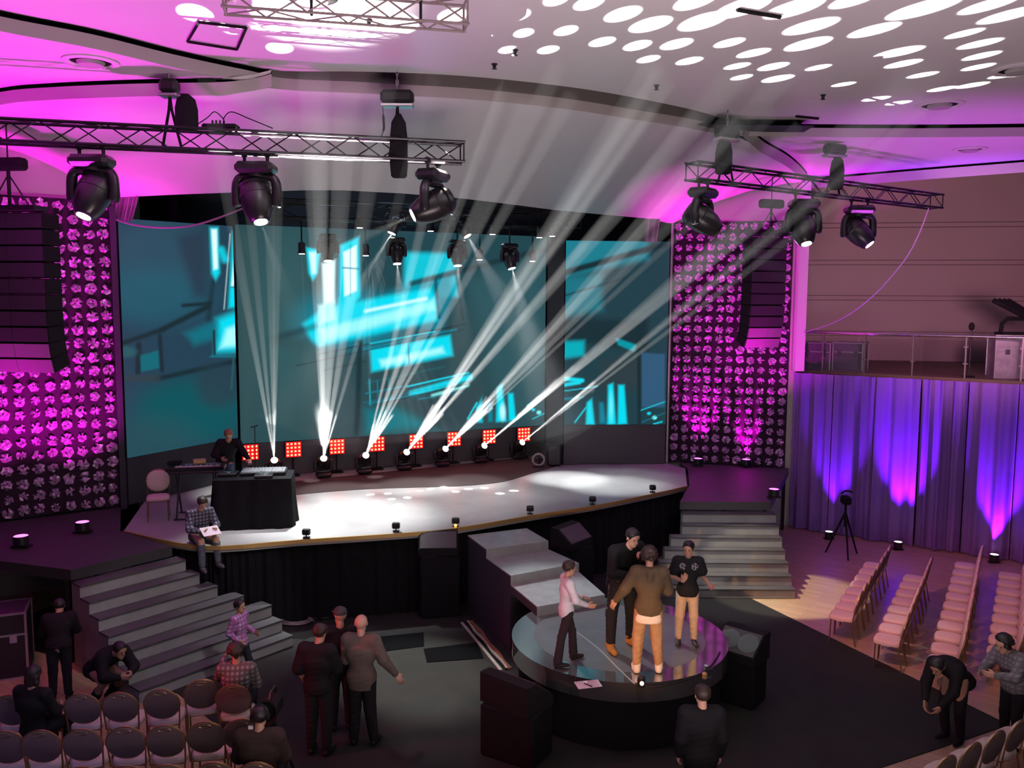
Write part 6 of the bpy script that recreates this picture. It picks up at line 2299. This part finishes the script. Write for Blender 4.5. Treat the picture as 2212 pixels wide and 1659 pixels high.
            t.cap(P(0, .05, .048), P(0, .13, .04), .062 * hs, .050 * hs, .01, (u, .12))
        t.mesh('cap' if hairstyle == 'cap' else 'hair', hair, root)
    if extra:
        extra(root, J, P, s)
    return root


BLK = fab('black_jersey', (.010, .010, .012), .8)
BLKT = fab('black_trousers', (.016, .016, .02), .85)
HAIRB = mat('hair_dark_brown', (.030, .018, .012), .55, noise=.3, nscale=60)
HAIRK = mat('hair_black', (.012, .010, .010), .5, noise=.3, nscale=60)
HAIRL = mat('hair_light_brown', (.28, .16, .08), .55, noise=.3, nscale=60)


def P_at(px, py, z):
    p = at(px, py, z)
    return Vector((p.x, p.y, z))


# --- the four on the round platform
HANDMIC = mat('microphone_black', (.02, .02, .02), .4)
person('boy in a white long-sleeved top and dark flared trousers on the round platform', P_at(1224, 1432, PZ + .006), R(100), 1.44,
       dict(pel=(0, .02, .93), kneL=(.12, -.12, .50), kneR=(-.11, .12, .50), ankL=(.15, -.15, .085), ankR=(-.14, .19, .085), elL=(.26, -.04, 1.17), wrL=(.10, -.27, 1.10), elR=(-.25, -.08, 1.16), wrR=(-.10, -.30, 1.02), head=(0, -.03, 1.63)),
       hd=(.15, -1, -.05), skin=SKIN2, top=fab('white_cotton', (.80, .78, .80), .8), topk=1.3, hem=.82, trousers=fab('dark_jeans', (.035, .026, .028), .8), tk=1.0, cuff=1.45, shoes=fab('dark_shoe', (.03, .02, .018), .5), hair=HAIRB, hairstyle='short', hscale=1.12, build=.88,
       hands={'L': dict(d=(-.3, -1, -.15), n=(0, .1, -1), curl=.35), 'R': dict(d=(-.1, -1, -.2), n=(1, 0, 0), curl=.3)})


def mic_extra(root, J, P, s):
    w_ = J['wrL']
    o = MB().tube([w_ + Vector((-.06, -.05, -.01)), w_ + Vector((-.07, -.06, .12))], [.014, .017], 10).build('microphone', HANDMIC)
    o.parent = root
    m_ = MB()
    for e in 'R':
        a, b = J['sh' + e], J['el' + e]
        m_.tube([a + Vector((-.07, 0, 0)), b + Vector((-.06, .01, 0))], .006, 6)
        m_.tube([J['hip' + e] + Vector((-.105, .02, 0)), J['kne' + e] + Vector((-.08, 0, 0))], .006, 6)
    o = m_.build('side_stripe', fab('white_stripe', (.6, .6, .6)))
    o.parent = root


person('man in black leaning forward with a hand at his mouth, wearing tan boots', P_at(1342, 1397, PZ + .006), R(22), 1.86,
       dict(pel=(0, .06, .93), chest=(0, -.05, 1.25), neck=(.01, -.14, 1.43), head=(.02, -.215, 1.575), shL=(.19, -.10, 1.40), shR=(-.19, -.10, 1.38), elL=(.25, -.24, 1.15), wrL=(.075, -.38, 1.31), elR=(-.24, -.14, 1.10), wrR=(-.03, -.30, 1.10), kneL=(.12, -.04, .50), kneR=(-.16, .0, .50), ankL=(.17, .06, .085), ankR=(-.20, -.06, .085)),
       hd=(.12, -1, -.35), hu=(0, -.3, 1), skin=SKIN, top=BLK, topk=1.5, hem=.80, trousers=BLKT, tk=1.2, cuff=1.0, shoes=fab('tan_suede_boot', (.42, .20, .06), .8), shoe_r=1.25, hair=HAIRK, hairstyle='crop', build=1.06,
       hands={'L': dict(d=(-.5, -.2, .8), n=(-.6, .7, 0), curl=1.5), 'R': dict(d=(.9, -.45, -.15), n=(0, 0, -1), curl=.15)}, extra=mic_extra)
person('man in an olive hooded jacket and loose tan trousers with white shoes, seen from behind', P_at(1398, 1450, PZ + .006), R(176), 1.70,
       dict(elR=(-.27, -.10, 1.14), wrR=(-.10, -.28, 1.10), elL=(.33, .00, 1.17), wrL=(.44, -.09, .98), kneL=(.13, -.05, .50), kneR=(-.12, -.02, .50), ankL=(.15, .03, .085), ankR=(-.16, .0, .085), head=(0, -.04, 1.63)),
       hd=(-.1, -1, -.15), skin=SKIN2, top=fab('olive_brown_jersey', (.105, .078, .045), .85), topk=2.1, hem=.80, collar='hood', under_hem=fab('white_undershirt', (.82, .72, .60), .8), trousers=fab('tan_cotton', (.46, .29, .15), .8, .25), tk=1.9, cuff=.9, shoes=fab('white_trainer', (.85, .82, .78), .5), shoe_r=1.2, hair=HAIRB, hairstyle='curly', build=.97, hscale=1.08,
       hands={'L': dict(d=(.45, -.15, -.85), n=(-.6, -.6, 0), curl=.35), 'R': dict(curl=.5)})


def flor(J, s):
    def f_(C):
        d1 = np.hypot(C[:, 0] - .10 * s, (C[:, 2] - 1.36 * s)) < .055 * s
        d2 = np.hypot(C[:, 0] + .10 * s, (C[:, 2] - 1.36 * s)) < .055 * s
        n_ = np.sin(C[:, 0] * 150) + np.sin(C[:, 2] * 130 + C[:, 0] * 60) > -.3
        return ((d1 | d2) & n_ & (C[:, 1] < 0)).astype(int)
    return f_


def sidestripe(J, s):
    def f_(C):
        t_ = np.clip((J['hipR'].z - C[:, 2]) / (J['hipR'].z - J['ankR'].z), 0, 1)
        cx = J['hipR'].x + (J['ankR'].x - J['hipR'].x) * t_
        return ((C[:, 0] < cx - .062 * s * (1 - .25 * t_)) & (np.abs(C[:, 1]) < .05)).astype(int)
    return f_


person('boy in a black T-shirt with a floral print on the shoulders and beige trousers', P_at(1482, 1390, PZ + .006), R(-6), 1.52,
       dict(elR=(-.26, .00, 1.16), wrR=(-.10, -.22, 1.15), elL=(.26, .02, 1.16), wrL=(.34, -.20, 1.08), kneL=(.11, -.03, .50), kneR=(-.12, -.03, .50), ankL=(.13, .0, .085), ankR=(-.13, .0, .085), head=(-.005, -.02, 1.64)),
       hd=(-.35, -1, -.15), skin=SKIN2, top=([fab('black_tshirt', (.014, .014, .016), .85), fab('floral_print', (.26, .25, .28), .8)], flor), sleeve='short', topk=1.7, hem=.84, trousers=([fab('beige_cotton', (.58, .43, .30), .8, .2), fab('white_side_stripe', (.8, .8, .78))], sidestripe), tk=1.5, cuff=.85, shoes=fab('dark_trainer', (.05, .035, .03), .5), hair=HAIRK, hairstyle='quiff', hscale=1.1, build=.95,
       hands={'R': dict(d=(.35, -.3, .85), n=(.2, .9, .3), curl=.9), 'L': dict(d=(.3, -1, -.1), n=(-.6, 0, .8), curl=.4)})

# --- at the mixing desk and on the stage edge
person('man in black with light brown hair bending over the mixing desk', Vector((-6.02, 17.62, SZ + .004)), R(12), 1.80,
       dict(pel=(0, .05, .93), chest=(.06, -.08, 1.23), neck=(.11, -.17, 1.40), head=(.12, -.25, 1.53), shL=(.28, -.12, 1.36), shR=(-.06, -.16, 1.37), elL=(.42, -.26, 1.15), wrL=(.52, -.50, 1.08), elR=(-.18, -.17, 1.13), wrR=(-.02, -.36, 1.08), ankL=(.13, .0, .085), ankR=(-.13, .0, .085)),
       hd=(.2, -1, -.6), hu=(.1, -.5, 1), top=BLK, topk=1.2, trousers=fab('blue_jeans', (.10, .14, .22), .8, .4), shoes=fab('black_shoe', (.015, .015, .015), .5), hair=HAIRL, hairstyle='quiff',
       hands={'L': dict(d=(.3, -1, -.4), n=(0, 0, -1), curl=.4), 'R': dict(curl=.4)})
SHPL = plaid('plaid_flannel', (.035, .035, .05), (.30, .28, .38))


def sheet_extra(root, J, P, s):
    c = J['wrL'].lerp(J['wrR'], .5) + Vector((0, -.13, .02))
    o = MB().box(c, (.32, .23, .006), Matrix.Rotation(R(28), 3, 'X')).build('held_sheet', MT['paper'])
    o.parent = root


sp = at(418, 1172, SZ)
person('man in a plaid shirt sitting on the stage edge reading a sheet of paper', Vector((sp.x + .06, sp.y + .10, SZ - .80)), R(42), 1.72,
       dict(pel=(0, .0, .93), chest=(0, -.06, 1.24), neck=(0, -.12, 1.42), head=(.01, -.19, 1.56), shL=(.185, -.10, 1.37), shR=(-.185, -.10, 1.37), elL=(.25, -.22, 1.12), wrL=(.13, -.42, 1.10), elR=(-.25, -.22, 1.12), wrR=(-.13, -.42, 1.10),
            hipL=(.09, -.02, .92), hipR=(-.09, -.02, .92), kneL=(.14, -.44, .94), kneR=(-.13, -.43, .92), ankL=(.15, -.50, .50), ankR=(-.14, -.48, .47), toeL=(.17, -.7, .5), toeR=(-.16, -.7, .47)),
       hd=(.05, -1, -.75), hu=(0, -.6, 1), top=SHPL, topk=1.4, hem=.86, trousers=fab('grey_denim', (.10, .11, .13), .8, .4), shoes=fab('grey_trainer', (.12, .12, .13), .5), hair=HAIRB, hairstyle='short',
       hands={'L': dict(d=(-.4, -1, .2), n=(0, 0, 1), curl=.4), 'R': dict(d=(.4, -1, .2), n=(0, 0, 1), curl=.4)}, extra=sheet_extra)

# --- on the floor at the left
person('child in a pink and lilac patterned top walking past the left stairs', P_at(522, 1484, .014), R(75), 1.38,
       dict(kneL=(.08, -.14, .52), ankL=(.08, -.10, .10), kneR=(-.08, .08, .50), ankR=(-.08, .28, .14), elL=(.22, .04, 1.16), wrL=(.17, -.20, 1.08), elR=(-.22, .10, 1.16), wrR=(-.20, -.08, 1.02)),
       skin=SKIN2, top=plaid('lilac_pattern', (.40, .10, .34), (.50, .50, .75)), topk=1.3, hem=.84, trousers=fab('navy_trousers', (.02, .022, .035), .85), shoes=BLKT, hair=HAIRK, hairstyle='short', hscale=1.12, build=.9)
pB = dict(elR=(-.26, .05, 1.14), wrR=(-.27, -.10, .94), elL=(.25, -.06, 1.13), wrL=(.14, -.28, 1.05), head=(.02, -.07, 1.60), neck=(0, -.02, 1.46))


def patch_extra(root, J, P, s):
    c = J['shL'].lerp(J['elL'], .55)
    o = MB().lathe([(.062, 0), (.066, .04), (.062, .08)], c, (J['elL'] - J['shL']), 14).build('arm_band', fab('pink_white_band', (.6, .42, .42)))
    o.parent = root


person('man in a short-sleeved black top with a pale arm band, looking down', P_at(690, 1628, .014), R(168), 1.76,
       dict(elL=(.25, .04, 1.13), wrL=(.24, -.10, .93), elR=(-.22, -.08, 1.13), wrR=(-.08, -.26, 1.08), head=(0, -.08, 1.60), neck=(0, -.02, 1.46)), hd=(-.3, -1, -.5), skin=SKIN2, top=BLK, sleeve='half', topk=1.6, trousers=BLKT, shoes=fab('black_shoe', (.015, .015, .015)), hair=HAIRB, hairstyle='short', build=1.05, extra=patch_extra)
person('man in a dark cap standing behind the bald man', P_at(738, 1574, .014), R(190), 1.74, None, hd=(.6, -1, -.1), skin=SKIN2, top=BLK, topk=1.4, trousers=BLKT, shoes=fab('black_shoe', (.015, .015, .015)), hair=fab('grey_black_cap', (.06, .06, .07), .6), hairstyle='cap', coarse=True)
person('bald man in a brown-grey jumper with one arm held out', P_at(783, 1606, .014), R(172), 1.79,
       dict(elR=(-.30, .02, 1.18), wrR=(-.44, -.06, .96), elL=(.22, -.04, 1.13), wrL=(.10, -.24, 1.06), ankL=(.11, .02, .085), ankR=(-.16, .0, .085)), hd=(.2, -1, -.05), skin=skinmat('skin_pink', (.55, .34, .26)), top=fab('brown_grey_wool', (.13, .105, .09), .9), topk=1.6, hem=.78, trousers=BLKT, tk=1.4, shoes=fab('black_shoe', (.015, .015, .015)), build=1.06,
       hands={'R': dict(d=(-.55, -.1, -.8), n=(.5, -.6, 0), curl=.3)})


# seated people
def seated(label, chairpt, yaw, H, headd=(0, -1, -.1), **kw):
    pose = dict(pel=(0, .02, .60), chest=(0, .04, .94), neck=(0, .02, 1.13), head=(0, -.02, 1.29), hipL=(.09, .0, .58), hipR=(-.09, .0, .58), kneL=(.12, -.42, .54), kneR=(-.12, -.42, .54), ankL=(.12, -.44, .10), ankR=(-.12, -.44, .10), shL=(.19, .02, 1.08), shR=(-.19, .02, 1.08), elL=(.25, -.06, .82), elR=(-.25, -.06, .82), wrL=(.13, -.28, .76), wrR=(-.13, -.28, .76))
    pose.update(kw.pop('pose', {}))
    return person(label, chairpt, yaw, H, pose, hd=headd, **kw)


def over_chair(px, py, yaw):
    p = at(px, py, .74)
    return Vector((p.x, p.y, .014)) - rotz(yaw) @ Vector((0, .24, 0))


q = over_chair(505, 1512, PI + .12)
seated('dark-haired person in a striped top seated at the end of the front row', q, PI + .12, 1.72, pose=dict(elL=(.26, -.10, .92), wrL=(.20, -.26, 1.12), head=(.02, -.05, 1.28)), headd=(.2, -1, -.2), skin=SKIN2, top=plaid('grey_stripe', (.10, .09, .09), (.34, .32, .33)), topk=1.4, hem=.88, trousers=BLKT, shoes=BLKT, hair=HAIRB, hairstyle='curly')
q = over_chair(555, 1684, PI + .12)


def headset(root, J, P, s):
    m_ = MB().tube(interp([P(-.09, 0, 0), P(-.07, -.01, .09), P(0, -.01, .135), P(.07, -.01, .09), P(.09, 0, 0)], 4), .009, 6)
    m_.tube([P(-.10, 0, 0), P(-.08, 0, 0)], .035, 10).tube([P(.10, 0, 0), P(.08, 0, 0)], .035, 10)
    o = m_.build('headset', MT['black']); o.parent = root
    o = MB().box(P(-.085, -.035, -.10), (.05, .02, .05)).build('white_pack', MT['tagw']); o.parent = root


seated('person in dark clothes with a headset seated beside the video camera', q, PI + .05, 1.78, headd=(0, -1, -.15), skin=SKIN, top=fab('dark_brown_knit', (.05, .035, .03), .9), topk=2.0, hem=.9, trousers=BLKT, shoes=BLKT, hair=HAIRK, hairstyle='short', build=1.1, extra=headset)
q = over_chair(-2, 1620, PI + .12)
seated('person with dark hair sitting at the extreme lower left, mostly outside the picture', Vector((-5.95, 10.2, .014)), PI - .2, 1.75, skin=SKIN2, top=BLK, hem=.9, trousers=BLKT, shoes=BLKT, hair=HAIRK, hairstyle='bob', coarse=True)
# crouching figures by the left stairs
q = on_floor(222, 1522, 0, .002)
person('person in black crouching with bent back at the foot of the left stairs', q, R(60), 1.75, dict(pel=(0, .10, .55), chest=(0, -.18, .78), neck=(0, -.34, .86), head=(0, -.46, .93), hipL=(.09, .08, .54), hipR=(-.09, .08, .54), kneL=(.16, -.28, .46), kneR=(-.16, -.28, .46), ankL=(.14, .04, .085), ankR=(-.14, .04, .085), shL=(.18, -.28, .82), shR=(-.18, -.28, .82), elL=(.24, -.42, .60), elR=(-.24, -.42, .60), wrL=(.10, -.55, .58), wrR=(-.10, -.55, .58)), hd=(0, -1, -.3), skin=SKIN2, top=BLK, topk=2.2, hem=.86, trousers=BLKT, tk=1.6, shoes=BLKT, hair=HAIRK, hairstyle='short', coarse=True)
q = on_floor(132, 1512, 0, .002)
person('person in black standing in the dark left of the crouching one', q, R(200), 1.62, dict(chest=(0, -.08, 1.22), neck=(0, -.16, 1.36), head=(0, -.26, 1.46), shL=(.18, -.13, 1.32), shR=(-.18, -.13, 1.32), elL=(.24, -.2, 1.08), elR=(-.24, -.2, 1.08), wrL=(.10, -.38, 1.04), wrR=(-.10, -.38, 1.04)), hd=(0, -1, -.6), skin=SKIN2, top=BLK, topk=1.8, trousers=BLKT, shoes=BLKT, hair=HAIRK, hairstyle='short', coarse=True)
# person in front of the platform, back to the camera
pz = at(1517, 1512, 1.55)
person('person with short dark hair and a black top standing in front of the round platform', Vector((pz.x, pz.y, .014)), R(180), 1.70, None, hd=(.1, -1, -.1), skin=SKIN, top=BLK, topk=2.0, hem=.80, trousers=BLKT, shoes=BLKT, hair=HAIRB, hairstyle='short', build=1.08)
# two people at the right edge
pz = at(2115, 1440, 1.1)
person('person in black bending down at the near end of the chair rows', Vector((pz.x - .25, pz.y + .1, .002)), R(-60), 1.72, dict(pel=(0, .12, .86), chest=(0, -.14, 1.10), neck=(0, -.32, 1.16), head=(0, -.44, 1.16), shL=(.18, -.26, 1.12), shR=(-.18, -.26, 1.12), elL=(.2, -.36, .86), elR=(-.2, -.36, .86), wrL=(.12, -.48, .66), wrR=(-.12, -.48, .66), kneL=(.12, -.06, .47), kneR=(-.12, -.06, .47)), hd=(0, -1, -.6), hu=(0, -.6, 1), skin=SKIN2, top=BLK, topk=1.8, trousers=BLKT, shoes=BLKT, hair=HAIRK, hairstyle='short', coarse=True)
pz = at(2196, 1392, 1.45)
person('curly-haired person in a grey top reaching forward at the right edge of the picture', Vector((pz.x, pz.y, .002)), R(-75), 1.68, dict(chest=(0, -.06, 1.25), neck=(0, -.13, 1.41), head=(0, -.22, 1.53), shL=(.18, -.10, 1.37), shR=(-.18, -.10, 1.37), elL=(.24, -.24, 1.15), elR=(-.24, -.24, 1.15), wrL=(.12, -.44, 1.16), wrR=(-.12, -.46, 1.10)), hd=(0, -1, -.4), skin=SKIN, top=plaid('grey_tweed', (.13, .13, .14), (.26, .26, .27)), topk=1.8, trousers=BLKT, shoes=BLKT, hair=HAIRK, hairstyle='curly', hscale=1.1)
# video camera on a tripod beside the seated person
cvp = at(588, 1532, 1.0)
cvp.z = .014
root = thing('video_camera', 'black video camera with a round hood on a tripod by the person with the headset', 'camera', tuple(cvp))
for k in range(3):
    a = 2 * PI * k / 3
    under(root, MB().tube([cvp + Vector((0, 0, .85)), cvp + Vector((math.cos(a) * .34, math.sin(a) * .34, 0))], [.024, .016], 8).build('leg', MT['blackm']))
under(root, MB().rbox(cvp + Vector((0, .02, 1.02)), (.18, .42, .22), .04).build('body', MT['blackm']))
under(root, MB().lathe([(.09, 0), (.13, .05), (.15, .14), (.13, .14), (.10, .06)], cvp + Vector((0, -.15, 1.04)), (0, -1, .25), 18).build('viewfinder_hood', MT['blackm'], smooth=True))
under(root, MB().tube([cvp + Vector((0, -.1, 1.15)), cvp + Vector((0, -.05, 1.22)), cvp + Vector((0, .12, 1.22)), cvp + Vector((0, .16, 1.13))], .016, 8).build('handle', MT['black']))
